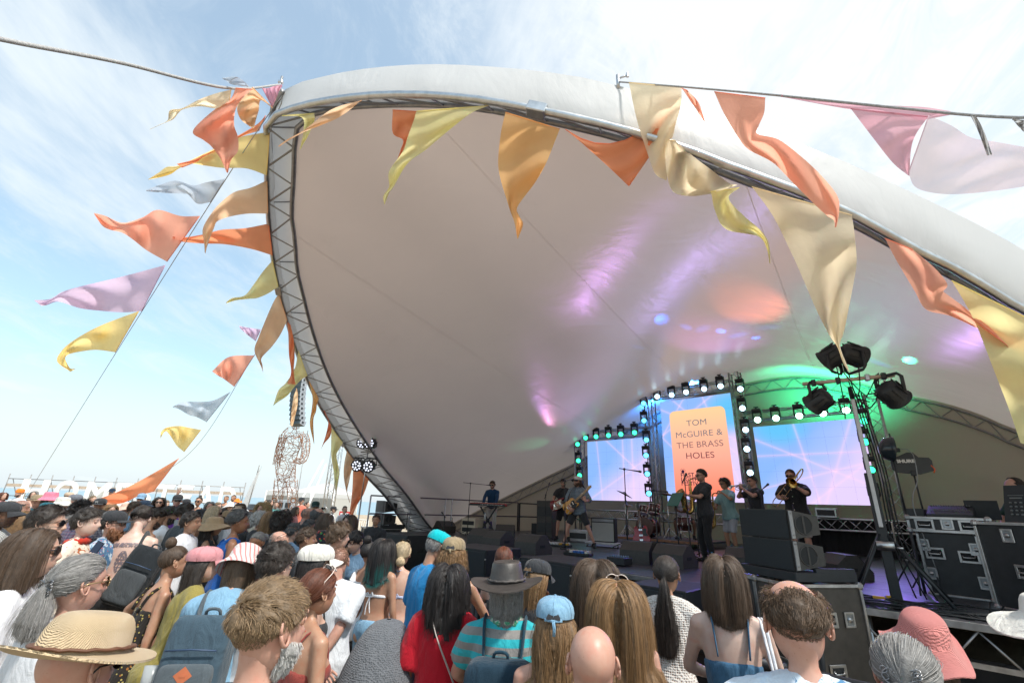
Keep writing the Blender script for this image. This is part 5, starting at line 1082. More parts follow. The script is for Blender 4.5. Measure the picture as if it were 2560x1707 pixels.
C(806,1352,42,-8,'person in black bucket hat printed with red strawberries',**f,hair=('crop','brown'),skin='tan',hat=('bucket',fab('strawberry_print',(.016,.018,.026),'floral',(.62,.07,.04),(.05,.22,.06),.9)),top=('straps',ORG))
C(847,1342,56,52,'young man with tousled sandy hair and black vest',hair=('tousled','midbrown',dict(top=1.4)),skin='fair',top=('vest',BK_))
C(866,1371,40,55,'small dark haired child with a tiny bun in front of the stage speakers',sex='f',hair=('topbun','dark'),skin='tan',top=('vest',W_),s=.84)
C(887,1354,50,205,'young woman with long dark plait in pale blue t-shirt looking down',**f,hair=('pony','black',dict(tie=(.07,-.02,-.05),tail=.42,spread=.015)),skin='fair',top=('tee',LBL),hp=16)
p_pho=C(872,1306,34,215,'woman photographing the crowd with a phone held up',**f,hair=('mid','brown'),skin='fair',glasses=('sun','head'),top=('tee',fab('mauve_top',(.26,.26,.34))),armR='phone')
C(642,1356,45,195,'tanned grey haired woman in a pink halter top looking down',**f,hair=('bun','grey'),skin='bronze',top=('bikini',fab('pink_white_halter',(.60,.45,.42))),hp=14,bottom=('skirt',W_))
C(697,1357,53,72,'stooping bald man with sunglasses pushed up on his head',hair=('shaved','grey'),skin='pink',glasses=('sun','head'),top=('shirt',fab('striped_navy_shirt',(.40,.42,.44),'stripe_v',(.08,.09,.12))),lean=16,hp=14)
C(703,1306,41,-12,'woman with black curly bob and black t-shirt seen from behind',**f,hair=('curly','dark',dict(L=.12,vol=.045)),skin='tan',top=('tee',BK_))
C(676,1301,41,-8,'woman with long light brown hair in a white vest with red trim',**f,hair=('mid','honey'),skin='pink',top=('vest',fab('white_red_vest',(.62,.58,.56))),strapm=RED)
C(650,1302,37,40,'woman with short tousled silver and black hair',**f,hair=('curly','white',dict(L=.06,vol=.03)),skin='fair',top=('tee',BK_))
C(620,1301,36,70,'grey haired man in wraparound sunglasses behind the basketball vest',hair=('short','grey'),skin='pink',glasses=('sun',),top=('tee',BK_),beard=.005)
C(655,1275,32,190,'curly blonde woman facing away from the stage',**f,hair=('curlylong','blonde',dict(L=.22)),skin='pink',top=('tee',CRM))
C(598,1275,30,170,'woman in a cream sun visor and dark sunglasses',**f,hair=('bob','brown'),skin='fair',hat=('visor',BEI),glasses=('sun',),top=('loose',W_))
C(788,1267,24,150,'distant man in a dark green cap by the marquee guy ropes',hair=('crop','dark'),skin='tan',hat=('cap',fab('dark_green',(.02,.05,.045))),top=('tee',BK_))
C(353,1247,24,160,'man in pale blue cap and sunglasses behind the leaf wreath',hair=('crop','brown'),skin='pink',hat=('cap',LBL),glasses=('sun',),top=('tee',fab('leaf_shirt',(.20,.27,.18),'leafy',(.05,.12,.05),(.35,.36,.25))))
C(398,1256,25,150,'dark haired woman in sunglasses and beige top waving one arm',**f,hair=('long','dark'),skin='fair',glasses=('sun',),top=('straps',BEI),armL='up')
C(443,1252,27,140,'man in black flat cap and sunglasses and purple patterned shirt',hair=('crop','brown'),skin='pink',hat=('cap',BK_,dict(flat=1)),glasses=('sun',),top=('shirt',PUR))
C(465,1260,22,120,'face under a small black baseball cap beside the purple shirt',hair=('crop','dark'),skin='tan',hat=('cap',BK_),top=('tee',GY_))
C(496,1254,21,170,'woman in black vest with her hair tied up near the teal tent',**f,hair=('topbun','dark'),skin='tan',top=('vest',BK_),glasses=('sun',))
C(361,1266,27,80,'man in navy blue cap facing right behind the tattooed man',hair=('crop','dark'),skin='tan',hat=('cap',NV_),top=('tee',GY_))
C(337,1270,30,60,'brown haired man between the tattooed back and the navy cap',hair=('short','brown'),skin='pink',top=('tee',LBL))
C(503,1290,30,60,'dark haired woman in a black floppy sun hat',**f,hair=('mid','dark'),skin='tan',hat=('wide',BK_),top=('straps',BEI))
C(538,1284,35,72,'woman with long pale blonde hair and sunglasses in profile',**f,hair=('mid','palebl'),skin='fair',glasses=('sun',),top=('tee',BK_))
C(524,1268,25,140,'long grey haired person in front of the teal tent',hair=('mid','grey'),skin='pink',top=('tee',GY_))
C(314,1273,27,110,'person in a peach wide brim hat holding sunglasses',**f,hair=('bob','honey'),skin='pink',hat=('wide',fab('peach_hat',(.66,.45,.36))),top=('tee',CRM))
C(126,1248,30,62,'long dark haired woman in a pink bucket hat and orange t-shirt',**f,hair=('mid','dark'),skin='pink',hat=('bucket',PNKB),top=('tee',ORG))
C(93,1254,27,60,'man in a cream straw trilby hat and teal t-shirt',hair=(None,'white'),skin='pink',hat=('straw',STRAW,dict(band=BEI)),top=('tee',TEAL))
C(156,1261,30,68,'older man in a white bucket hat',hair=('crop','white'),skin='pink',hat=('bucket',WHT),top=('shirt',BEI))
C(188,1253,29,66,'man in a faded grey cap and grey checked shirt',hair=('crop','grey'),skin='pink',hat=('cap',fab('slate_cap',(.16,.17,.20))),top=('shirt',GY_))
C(247,1264,31,165,'grinning man in a black cap with a white letter M emblem',hair=('crop','dark'),skin='tan',beard=.006,hat=('cap',BK_,dict(flat=.8,logo=('M',WHITE))),top=('tee',BK_))
C(204,1276,36,50,'person with a mop of black curly hair, back turned',hair=('afro','black',dict(L=.06)),skin='tan',top=('shirt',fab('blue_purple_plaid',(.30,.26,.34),'plaid',(.06,.08,.18),(.40,.12,.18))))
C(213,1284,34,50,'person in a pale grey cap in front of the black curls',hair=('crop','grey'),skin='pink',hat=('cap',fab('pale_grey_cap',(.42,.42,.46))),top=('tee',GY_))
C(117,1274,30,55,'person in a round teal cap behind the dark haired man in sunglasses',hair=('crop','dark'),skin='pink',hat=('cap',TEAL),top=('tee',NV_))
C(12,1288,56,70,'dark skinned man with goatee in black cap and pale striped shirt',hair=('buzz','black'),skin='brown',beard=.006,hat=('cap',BK_,dict(g=1.05)),top=('shirt',fab('grey_white_stripe',(.46,.47,.45),'stripe_v',(.20,.21,.21))),collar=1)
C(52,1271,40,62,'man with receding grey hair behind the sunglasses woman',hair=('balding','darkgrey'),skin='pink',top=('tee',W_))
C(60,1304,48,66,'light brown haired woman in white framed sunglasses and yellow sundress looking up',**f,hair=('bob','honey',dict(L=.24)),skin='pink',glasses=('white',),top=('dress',fab('yellow_floral',(.62,.40,.10),'floral',(.60,.50,.42),(.25,.30,.40))),hp=-14)
C(276,1277,30,120,'light brown haired woman with hair pinned back beneath the orange flag',**f,hair=('mid','honey'),skin='fair',top=('tee',W_))
C(30,1268,28,80,'blonde person half hidden behind the grey haired man at the left edge',**f,hair=('bob','sandy'),skin='pink',top=('tee',W_))
C(252,1291,30,60,'dark haired girl between the bearded man and the cropped head',**f,hair=('pony','dark'),skin='tan',top=('tee',fab('navy_check',(.28,.28,.33),'plaid',(.05,.06,.12))))
C(556,1290,32,66,'man in black t-shirt behind the tan sunhat',hair=('crop','dark'),skin='tan',top=('tee',BK_))
C(571,1297,32,40,'woman in a white linen shirt beside the basketball vest',**f,hair=('bob','sandy'),skin='pink',hat=('straw',STRD),top=('shirt',W_))
C(735,1330,40,40,'man with a navy backpack strap and short hair behind the teenage boy',hair=('crop','darkgrey'),skin='fair',top=('tee',LBL))
C(925,1385,52,30,'dark haired woman with hair in a bun and a pale vest by the front speakers',**f,hair=('topbun','black'),skin='tan',top=('vest',W_))
C(940,1300,26,180,'steward in a dark jacket behind the orange flag',hair=('crop','dark'),skin='tan',top=('long',BK_))
farspec=[(48,1232,18,190,'person in an orange bandana stretching both arms out',dict(hair=('crop','dark'),beard=.02,hat=('turban',ORG),top=('tee',W_),armL='out',armR='out')),(84,1237,18,150,'woman in a white dress with dark flowers near the sign',dict(sex='f',hair=('bob','grey'),top=('dress',fab('white_black_floral',(.66,.66,.66),'floral',(.12,.12,.16),(.3,.3,.35))))),(172,1242,20,80,'person in a beige cap under the letter O',dict(hair=('crop','grey'),hat=('cap',BEI),top=('tee',NV_))),(279,1230,16,170,'person in a navy cap behind the orange flag',dict(hair=('crop','dark'),hat=('cap',NV_),top=('tee',BK_))),(565,1247,15,170,'man in a black vest by the last letters of the sign',dict(hair=('crop','dark'),skin='tan',top=('vest',BK_),armL='hip')),(583,1245,15,180,'man in a blue vest carrying a child near the flag banner',dict(hair=('crop','dark'),skin='tan',top=('vest',fab('bright_blue',(.05,.30,.55))))),(592,1253,13,180,'child in an orange sun hat beside the blue vest',dict(sex='f',hair=('bob','brown'),hat=('wide',ORG),top=('tee',W_))),(666,1257,15,160,'woman in pale top standing left of the wire statue',dict(sex='f',hair=('bun','brown'),top=('straps',BEI))),(676,1257,16,100,'dark haired woman in a blue top beside the wire statue',dict(sex='f',hair=('long','dark'),top=('tee',fab('bright_blue',(.05,.30,.55))))),(690,1262,15,150,'person in teal shorts beneath the wire statue',dict(hair=('crop','brown'),top=('tee',SEA))),(753,1252,16,200,'man in coral t-shirt and black cap on the small stage',dict(hair=('crop','dark'),hat=('cap',BK_),top=('tee',fab('coral',(.70,.20,.14))))),(768,1262,14,90,'drummer seated on the small stage',dict(hair=('crop','dark'),top=('tee',BK_))),(834,1274,15,70,'person in black cap walking past the marquee',dict(hair=('crop','dark'),hat=('cap',BK_),top=('tee',W_))),(862,1274,17,120,'person in white shirt and blue shorts by the fence',dict(hair=('crop','brown'),top=('tee',W_),bottom=('shorts',fab('bright_blue',(.05,.30,.55))))),(8,1240,18,100,'person with red hair at the far left edge',dict(hair=('bob','auburn'),sex='f',top=('tee',PNK))),(232,1250,20,100,'bare shouldered woman between the O and the M',dict(sex='f',hair=('bun','sandy'),top=('straps',W_))),(415,1262,20,120,'fair haired person behind the waving woman',dict(hair=('short','sandy'),top=('tee',W_))),(545,1266,19,100,'person in a cream shirt near the teal tent',dict(hair=('short','sandy'),top=('tee',CRM))),(575,1266,19,130,'woman with a white sun hat in the back rows',dict(sex='f',hair=('bob','honey'),hat=('wide',WHT),top=('tee',W_))),(630,1272,20,80,'person in a grey hat in front of the white parasol',dict(hair=('crop','grey'),hat=('bucket',GY_),top=('tee',GY_))),(715,1282,20,60,'person in a blue shirt at the foot of the wire statue',dict(hair=('short','brown'),top=('tee',LBL))),(740,1276,18,90,'woman in a pink top behind the bald man',dict(sex='f',hair=('mid','brown'),top=('tee',PNK)))]
for x,y,h,yw,lab,kw in farspec:C(x,y,h,yw,lab,lod=2,**kw)
# --------------------- stage gear
def z_for(x,y,py):
 lo,hi=0.0,12.0
 for _ in range(40):
  m=(lo+hi)/2
  if proj((x,y,m))[1]>py:lo=m
  else:hi=m
 return lo
def T_(name,loc,rz,label,cat,group=None):return tag(empty(name,tuple(loc),rz),label,cat,group)
CORN=mat('case_corner',(.42,.42,.43),.35,.9,.2)
def flight_case(loc,rz,d,label,lam=CASE,wheels=True,fit=(),lid=None,group=None):
 W,D,H=d;r=T_('flight_case',loc,rz,label,'flight case',group);z0=.11 if wheels else .0
 MB().box((0,0,z0+(H-z0)/2),(W-.012,D-.012,H-z0-.012)).build('body',lam,r)
 e=MB();zc=z0+(H-z0)/2
 for a in (-1,1):
  for b in (-1,1):
   e.box((a*W/2,b*D/2,zc),(.035,.035,H-z0-.05),bev=.004)
   e.box((0,a*D/2,zc+b*(H-z0)/2),(W-.05,.035,.035),bev=.004);e.box((a*W/2,0,zc+b*(H-z0)/2),(.035,D-.05,.035),bev=.004)
 if lid:
  for q in (-1,1):e.box((0,q*(D/2+.001),lid),(W-.03,.012,.045),bev=.003);e.box((q*(W/2+.001),0,lid),(.012,D-.03,.045),bev=.003)
 o=e.build('edging',ALU,r);o['kind']='stuff'
 c=MB()
 for a in (-1,1):
  for b in (-1,1):
   for g in (-1,1):c.box((a*W/2,b*D/2,zc+g*(H-z0)/2),(.075,.075,.075),bev=.022)
 o=c.build('corner',CORN,r);o['kind']='stuff'
 for kind,face,u_,v_ in fit:
  s_={'f':((u_,-D/2-.001,v_),0),'b':((u_,D/2+.001,v_),math.pi),'r':((W/2+.001,u_,v_),math.pi/2),'l':((-W/2-.001,u_,v_),-math.pi/2)}[face]
  m=MB()
  if kind=='handle':
   for a in (-1,1):m.box((a*.09,-.004,0),(.03,.012,.15),bev=.004);m.box((0,-.004,a*.06),(.16,.012,.03),bev=.004)
   m.box((0,-.001,0),(.15,.004,.09),1);m.tube([(-.06,-.006,.02),(-.055,-.02,-.01),(.055,-.02,-.01),(.06,-.006,.02)],.009,8)
  elif kind=='latch':
   for a in (-1,1):m.box((a*.055,-.004,0),(.024,.012,.15),bev=.004);m.box((0,-.004,a*.065),(.10,.012,.024),bev=.004)
   m.box((0,-.001,0),(.09,.005,.11),2);m.cyl((0,-.002,0),(0,-.014,0),.026,12);m.box((0,-.016,0),(.05,.006,.014),bev=.002)
  o=m.build(kind,[ALU,BLKR,mat('case_dish',(.30,.33,.36),.3,.9,.2)],r);o.location=s_[0];o.rotation_euler=(0,0,s_[1])
 if wheels:
  for a in (-1,1):
   for b in (-1,1):
    x,y=a*(W/2-.09),b*(D/2-.09);o=MB().cyl((x-.018,y,.05),(x+.018,y,.05),.05,14).box((x,y,.10),(.09,.09,.01)).box((x-.026,y,.075),(.006,.05,.06)).box((x+.026,y,.075),(.006,.05,.06)).build('wheel',[BLKR],r)
 return r
CRZ=math.atan2(-.97,.23);CX_=np.array([math.cos(CRZ),math.sin(CRZ)]);CYv=np.array([-CX_[1],CX_[0]])
cc=at_z(1984,1459,1.33)[:2]
def case_pt(a,b):q=cc-CX_*a+CYv*b;return q
lab_=[('the right hand one',.29),('the left hand one',.885)]
RC=[]
for i,(t_,a) in enumerate(lab_):
 q=case_pt(a,.44);r=flight_case((q[0],q[1],0),CRZ,(.58,.88,1.31),'tall black flight case under the right front speakers, '+t_,CASE if i else CASEB,fit=(('latch','r',.22,.98),('handle','r',-.05,.98),('handle','r',-.05,.5),('latch','f',0,.5)),group='flight cases under the right front speakers');RC.append(r)
 GT=mat('green_tape',(.10,.62,.25),.6,0,.1)
 m=MB().box((-.12,-.445,1.13),(.03,.004,.20)).build('tape',GT,r);m=MB().box((-.03,-.445,1.12),(.085,.004,.24)).build('label_sheet',mat('paper',(.62,.62,.64),.7,0,.15,12),r)
 k_=MB();k_.box((.10,-.4445,1.18),(.085,.003,.11),1)
 for x in range(6):k_.box((.065+x*.014,-.445,1.05),(.007+.002*(x%2),.004,.15),0)
 k_.build('barcode',[_M['paper'],BLK],r)
def ring_handle(m,y,z,side):
 return m
def fill_box(loc,rz,label,tilt=0.0,big=1):
 r=T_('speaker',loc,rz,label,'speaker','line array boxes used as front fills');r.rotation_euler=(tilt,0,rz);W,D,HF,HB=(.80,.42,.325,.20) if big else (.86,.46,.385,.235);dz=(HF-HB)/2
 M=MB();P=[(-D/2,0),(D/2,dz),(D/2,dz+HB),(-D/2,HF)];V=[(x,y,z) for x in (-W/2,W/2) for y,z in P];M.add(V,[(0,1,2,3),(7,6,5,4),(0,4,5,1),(1,5,6,2),(2,6,7,3),(3,7,4,0)]);M.build('cabinet',CABIN,r)
 g=MB();n=12
 rows=[np.array([(x,-D/2-.012-.018*(1-(2*x/W)**2),z) for x in np.linspace(-W/2+.01,W/2-.01,n)]) for z in (.01,HF-.01)];V,F=loft(rows);g.add(V,F);V2=V.copy();V2[:,1]=-D/2+.002
 g.add(np.vstack([V[:n],V2[:n]]),[(j,j+1,n+j+1,n+j) for j in range(n-1)]);g.add(np.vstack([V[n:],V2[n:]]),[(j,j+1,n+j+1,n+j) for j in range(n-1)]);g.build('grille',GRILLE,r)
 for s_ in (-1,1):
  m=MB();x=s_*(W/2+.001);a=np.linspace(0,2*np.pi,20)
  m.tube([(x,-.01+.12*math.cos(t),HF/2+.105*math.sin(t)) for t in a],.008,6);m.add([(x+s_*.001,-.01+.116*math.cos(t),HF/2+.10*math.sin(t)) for t in a[:-1]],[tuple(range(19))],1);m.box((x+s_*.004,-.01,HF/2),(.012,.028,.20),bev=.005);m.build('side_handle',[CABIN,BLKR],r)
  MB().box((s_*(W/2+.008),-D/2+.03,HF/2),(.014,.05,HF-.02),bev=.004).cyl((s_*(W/2+.012),-D/2+.03,HF-.04),(s_*(W/2+.024),-D/2+.03,HF-.04),.008,8).cyl((s_*(W/2+.012),-D/2+.03,.05),(s_*(W/2+.024),-D/2+.03,.05),.008,8).build('rigging_plate',ALUD,r)
 return r
def plinth(loc,rz,label):
 r=T_('rigging_base',loc,rz,label,'base');MB().box((0,-.02,.05),(.88,.50,.10),bev=.008).build('plate',BLK,r);MB().box((-.41,.30,.07),(.05,.55,.14),bev=.006).box((.41,.30,.07),(.05,.55,.14),bev=.006).box((0,.56,.05),(.86,.05,.1)).build('rear_arm',BLK,r)
q=case_pt(.49,.36);fz=1.335
plinth((q[0],q[1],fz),CRZ,'black frame plate under the pair of right front speakers')
fill_box((q[0],q[1],fz+.105),CRZ,'lower of the two black speakers stacked on the right flight cases');fill_box((q[0],q[1],fz+.435),CRZ,'upper of the two black speakers stacked on the right flight cases')
lq=at_z(958,1320,1.2);LRZ=R_(-58)
flight_case((lq[0],lq[1]+.5,0),LRZ,(.62,.8,1.17),'black flight case under the left front speakers beyond the crowd',fit=(('latch','f',0,.8),))
flight_case((lq[0]-.48,lq[1]+.9,0),LRZ,(.60,.8,1.17),'second black flight case behind the left front speakers',fit=(('handle','f',0,.7),))
lb=(lq[0]-.1,lq[1]+.5);plinth((*lb,1.18),LRZ,'black frame plate under the pair of left front speakers')
fill_box((*lb,1.285),LRZ,'lower of the two black speakers at the far left of the stage',0,0);fill_box((*lb,1.675),LRZ,'upper of the two black speakers at the far left of the stage',0,0)
def wedge(s_,t,rot,label,z=1.1,W=.60):
 p=ST(s_,t,z);r=T_('stage_monitor',p,SROT+R_(rot),label,'stage monitor','wedge monitors along the stage front')
 P=[(-.27,0),(.25,0),(.27,.10),(.06,.37),(-.09,.37),(-.27,.22)];V=[(x,y,zz) for x in (-W/2,W/2) for y,zz in P];n=6
 MB().add(V,[tuple(range(n)),tuple(range(2*n-1,n-1,-1))]+[(j,n+j,n+(j+1)%n,(j+1)%n) for j in range(n)]).build('cabinet',CABIN,r)
 a,b=np.array([.272,.112]),np.array([.068,.372]);nn=np.array([b[1]-a[1],-(b[0]-a[0])]);nn=nn/np.linalg.norm(nn)*.012
 V=[(x,*(a+nn)) for x in (-W/2+.015,W/2-.015)]+[(x,*(b+nn)) for x in (W/2-.015,-W/2+.015)]+[(x,*a) for x in (-W/2+.01,W/2-.01)]+[(x,*b) for x in (W/2-.01,-W/2+.01)]
 MB().add(V,[(0,1,2,3),(0,4,5,1),(1,5,6,2),(2,6,7,3),(3,7,4,0)]).build('grille',GRILLE,r)
 m=MB()
 for s2 in (-1,1):m.box((s2*(W/2+.002),-.05,.16),(.008,.16,.05),bev=.003)
 m.build('handle',BLKR,r);return r
for s_,t,ro,lab in ((-4.75,1.55,0,'black wedge monitor behind the left sub, in front of the keyboard'),(-3.75,1.15,0,'black wedge monitor on the stage edge between the two subs'),(-2.55,1.0,0,'black wedge monitor at the feet of the guitarist'),(-.45,1.75,4,'black wedge monitor in front of the red guitar'),(.28,1.7,-4,'black wedge monitor before the saxophonist in black'),(1.25,2.5,0,'small black wedge monitor before the teal shirted saxophonist'),(-6.6,4.2,40,'black wedge monitor seen side on beside the keyboard'),(2.62,3.0,-50,'large black wedge monitor on the right behind the front speakers'),(-9.0,3.6,90,'black monitor by the railing at the rear left')):wedge(s_,t,ro,lab)
def sub(s_,t,z1,W,D,rot,label):
 p=ST(s_,t,0);r=T_('subwoofer',p,SROT+R_(rot),label,'subwoofer','subwoofers along the stage front');H=z1
 MB().box((0,0,H/2),(W,D,H),bev=.012).build('cabinet',BLK,r);MB().box((0,-D/2-.012,H/2),(W-.06,.02,H-.08),bev=.006).build('grille',GRILLE,r)
 m=MB()
 for a in (-1,1):m.box((a*(W/2-.012),-D/2+.004,H/2),(.03,.03,H-.02),bev=.004);m.box((a*(W/2+.003),-.05,H*.72),(.01,.2,.09),bev=.004);m.box((a*(W/2+.003),-.05,H*.3),(.01,.2,.09),bev=.004)
 m.build('trim',BLKR,r);m=MB()
 for a in (-1,1):
  for g in (.12,.5,.88):m.cyl((a*(W/2-.01),-D/2-.012,H*g),(a*(W/2-.01),-D/2-.03,H*g),.014,10)
 m.build('bolt',ALU,r);return r
sub(-.52,-.50,1.25,1.12,.96,-4,'big black subwoofer in front of the guitarist, stage centre');sub(-2.72,-.35,1.26,1.25,.96,3,'big black subwoofer left of centre with monitors behind it');sub(-6.35,.45,1.26,1.15,.9,0,'black subwoofer at the left end of the stage front');sub(1.30,-.55,1.12,.8,.9,0,'low black subwoofer between the ponytail and the bob haired woman')
# ---- railings
RAILM=mat('rail_paint',(.62,.60,.64),.4,.3,.15);RAILP=mat('rail_purple_grey',(.13,.11,.14),.4,.5,.15)
r=T_('stage_railing',ST(-9.6,1.0,1.1),SROT,'tubular safety railing along the left end of the stage','railing')
for z in (1.10,.55):MB().cyl((0,0,z),(0,6.9,z),.024,10).build('rail',RAILP,r)
for t in (.0,1.55,3.05,3.35,6.9):MB().cyl((0,t,0),(0,t,1.1),.026,10).build('post',RAILM if t<6 else BLK,r)
r=T_('stair_railing',ST(-9.6,8.0,1.1),SROT,'black railing and handrail of the stage stairs behind the keyboard','railing')
for z in (1.08,.55):MB().cyl((0,0,z),(0,2.2,z),.026,10).build('rail',BLK,r)
for t in (0,2.2):MB().box((0,t,.54),(.06,.06,1.08),bev=.006).build('post',BLK,r)
MB().cyl((0,2.2,1.08),(1.6,3.3,.1),.024,10).build('handrail',BLK,r);MB().cyl((.1,2.4,.95),(.1,2.4,0),.02,8).build('post',RAILM,r)
# ---- lamps
LG={c:mat('lens_'+c,v,.2,0,0,emit=v,es=e) for c,v,e in (('white',(.55,.85,1.0),2.2),('cyan',(.12,.62,.95),1.5),('green',(.05,.95,.42),1.3),('hot',(.45,1.0,.72),7.0),('off',(.75,.80,.95),.75))}
LENSD=mat('lens_dark',(.02,.03,.04),.1,0,0)
def moving_proto():
 b=MB().box((0,0,.30),(.26,.18,.10),bev=.02).box((0,0,.37),(.05,.05,.06)).cyl((-.07,0,.41),(.07,0,.41),.02,8);y=MB()
 for s_ in (-1,1):y.box((s_*.125,0,.13),(.032,.09,.26),bev=.012)
 y.box((0,0,.24),(.28,.10,.04),bev=.01)
 h=MB().lathe([(.03,-.13),(.085,-.12),(.105,-.04),(.108,.05),(.112,.10),(.095,.105)],(0,0,0),14);f=MB()
 for z in (-.09,-.06,-.03):f.lathe([(.094+z*-.0,z-.006),(.118,z),(.094,z+.006)],(0,0,0),14)
 ln=MB().lathe([(.001,.104),(.05,.112),(.092,.106)],(0,0,0),16);cells=MB()
 return [('base',b,BLK),('yoke',y,BLK),('head',h,BLK),('fin',f,BLKR),('lens',ln,None)]
_mp={}
def moving_head(pos,aim,lens,label,sc_=1.0,up=False):
 r=T_('moving_light',pos,SROT,label,'stage light','moving lights on the video wall trusses');r.scale=(sc_,)*3
 if not _mp:
  for nm,mb,m in moving_proto():
   o=mb.build(nm,m or LG['green'],None);_mp[nm]=o.data;bpy.data.objects.remove(o)
 head=None
 for nm in ('base','yoke','head'):
  o=inst(nm,_mp[nm],r)
  if nm=='head':
   head=o;d=Matrix.Rotation(-SROT,3,'Z')@Vector(aim);o.rotation_euler=d.to_track_quat('Z','Y').to_euler()
  elif up:o.rotation_euler=(math.pi,0,0)
 inst('fin',_mp['fin'],head);o=inst('lens',_mp['lens'],head);o.material_slots[0].link='OBJECT';o.material_slots[0].material=LG[lens];return r
def on_wall(px,py,t=9.05):
 d=ray(px,py);nn=np.array([SB[0],SB[1],0]);q=(t-(CAMP[:2]-SO)@SB)/(d@nn);return CAMP+d*q
tocam=lambda p,dz=0.0,dx=0.0:tuple((np.array([0.2+dx,0,1.9+dz])-p)/np.linalg.norm(p))
rows_=[('green','in the row over the left screen',[(1464,1094),(1490,1091),(1521,1088),(1552,1085),(1586,1081)],1),('green','on the outer left tower',[(1444,1110),(1446,1151),(1449,1188),(1451,1222)],0),('cyan','left of the centre screen',[(1609,1008),(1610,1051),(1616,1099),(1615,1138),(1618,1184),(1622,1233)],0),('white','in the top row over the centre screen',[(1643,991),(1679,987),(1715,980),(1760,972),(1801,965)],1),('white','right of the centre screen',[(1851,972),(1856,1020),(1864,1074),(1867,1122),(1875,1181)],0),('hot','in the bright green row over the right screen',[(1894,1049),(1940,1045),(1998,1039),(2057,1033),(2115,1025)],1),('green','at the far right of the screens',[(2160,1052),(2163,1104),(2178,1174),(2187,1240)],0)]
ordn=('first','second','third','fourth','fifth','sixth')
for lens,where,pts,hor in rows_:
 for i,(x,y) in enumerate(pts):
  p=on_wall(x,y);cnt=ordn[i]+(' from the left' if hor else ' from the top')
  moving_head(p,tocam(p,-.3,(i-2)*.25),lens if not (lens=='green' and i==3) else 'green','%s light %s, %s'%(dict(green='green',cyan='cyan',white='pale blue',hot='glaring green')[lens],where,cnt),1.0)
def spot(p,aim,c,e,ang=40,blend=.6,rad=.05):
 l=bpy.data.lights.new('lamp_and_patch_spot','SPOT');l.energy=e;l.color=c;l.spot_size=R_(ang);l.spot_blend=blend;l.shadow_soft_size=rad
 o=bpy.data.objects.new('lamp_and_patch_spot',l);COL.objects.link(o);o.location=p;o.rotation_euler=(Vector(aim)-Vector(p)).to_track_quat('-Z','Y').to_euler();return o
spot(ST(1.0,9.6,5.3),ST(1.2,10.3,6.2),(.02,1,.45),220,150,1.0);spot(ST(2.2,9.6,5.3),ST(2.2,11,6.3),(.02,1,.45),120,140,1.0)
spot(ST(-2.3,9.5,6.5),ST(-2.3,9.4,8),(.02,.30,1),900,150,1.0);spot(ST(-3.9,9.6,6.0),ST(-4.6,10.4,6.2),(.02,.25,1),300,150,1.0)
for src,px,py,c,e,ang,bl in ((ST(-7.4,8.7,2.6),1490,890,(.46,.24,.80),190,44,1.0),(ST(-7.4,8.7,3.2),1430,960,(.70,.26,.50),150,38,1.0),(ST(-4.0,8.7,3.0),1700,690,(.46,.30,.85),105,38,1.0),(ST(2.8,8.7,3.2),2290,830,(.55,.28,.85),60,30,1.0),(ST(-.75,8.7,3.4),1870,768,(1,.22,.10),520,14,.75),(ST(-.75,8.7,3.0),1790,850,(.60,.20,.75),520,34,1.0),(ST(-6.6,8.7,3.2),1330,1110,(.10,.75,.35),60,32,1.0)):  # added spots, standing in for screen and lamp reflections on the canopy skin
 spot(src,on_skin(px,py),c,e,ang,bl)
for i,(px,py) in enumerate(((1655,800),(1716,818),(1757,822),(1802,828),(1845,838),(1890,845),(1922,818),(1595,868))):spot(ST(-4.0+(i%2)*3.2,8.7,3.6+.2*i),on_skin(px,py),(.02,.18,1),(500,1000,1000,1300,1300,1300,900,300)[i],3.4,1.0,.01)  # added narrow spots draw the mirrored blue lamp dots on the skin
for px,py,e in ((2010,836,200),(2060,855,420),(2115,862,420),(2275,902,300)):spot(ST(2.8,8.7,3.4+(px-2000)*.004),on_skin(px,py),(.04,1,.55),e,3.8,.9,.01)  # green dots likewise: added spots in place of the lamps' reflections
spot(ST(2.8,8.7,2.4),on_skin(2190,905),(.03,.12,1),330,10,1.0)
spot(ST(-7.4,9.0,5.0),ST(-8.2,8.4,6.2),(.02,.9,.30),60,90,1.0)
spot(ST(-.5,9.0,5.0),ST(-.8,2.0,1.1),(.10,.12,1),900,50,.8);spot(ST(2.6,9.0,5.0),ST(3.0,2.6,1.1),(.30,.16,1),600,50,.8)
def par_can(parent,c,aim,R,lens,L_=None,name='lamp',cells=True):
 L_=L_ or R*1.7;M=basis(aim,(0,0,1));m=MB().lathe([(R*.45,-L_),(R*.80,-L_*.9),(R*.97,-L_*.3),(R,0),(R*1.06,.004),(R*1.06,.02),(R*.9,.02)],(0,0,0),20)
 for i in range(10):
  a=i*.628;m.box((R*.95*math.cos(a),R*.95*math.sin(a),-L_*.55),(R*.16,R*.05,L_*.7),rot=rotm(0,0,a))
 o=m.xf(M,c).build(name,BLK,parent);ln=MB().lathe([(.001,.012),(R*.9,.012)],(0,0,0),20,1)
 if cells:
  for i in range(12):
   rr,a=(R*.32,i*2.1) if i<3 else (R*.68,i*.698);ln.lathe([(.001,.026),(R*.15,.022),(R*.19,.010)],(rr*math.cos(a),rr*math.sin(a),0),10,0)
 ln.xf(M,c).build('lens',[lens,LENSD],o)
 y=MB();Mx=M[:,0];Mz=np.array([0,0,1.0]);cc_=np.asarray(c)-M[:,2]*L_*.45
 return o,cc_,Mx
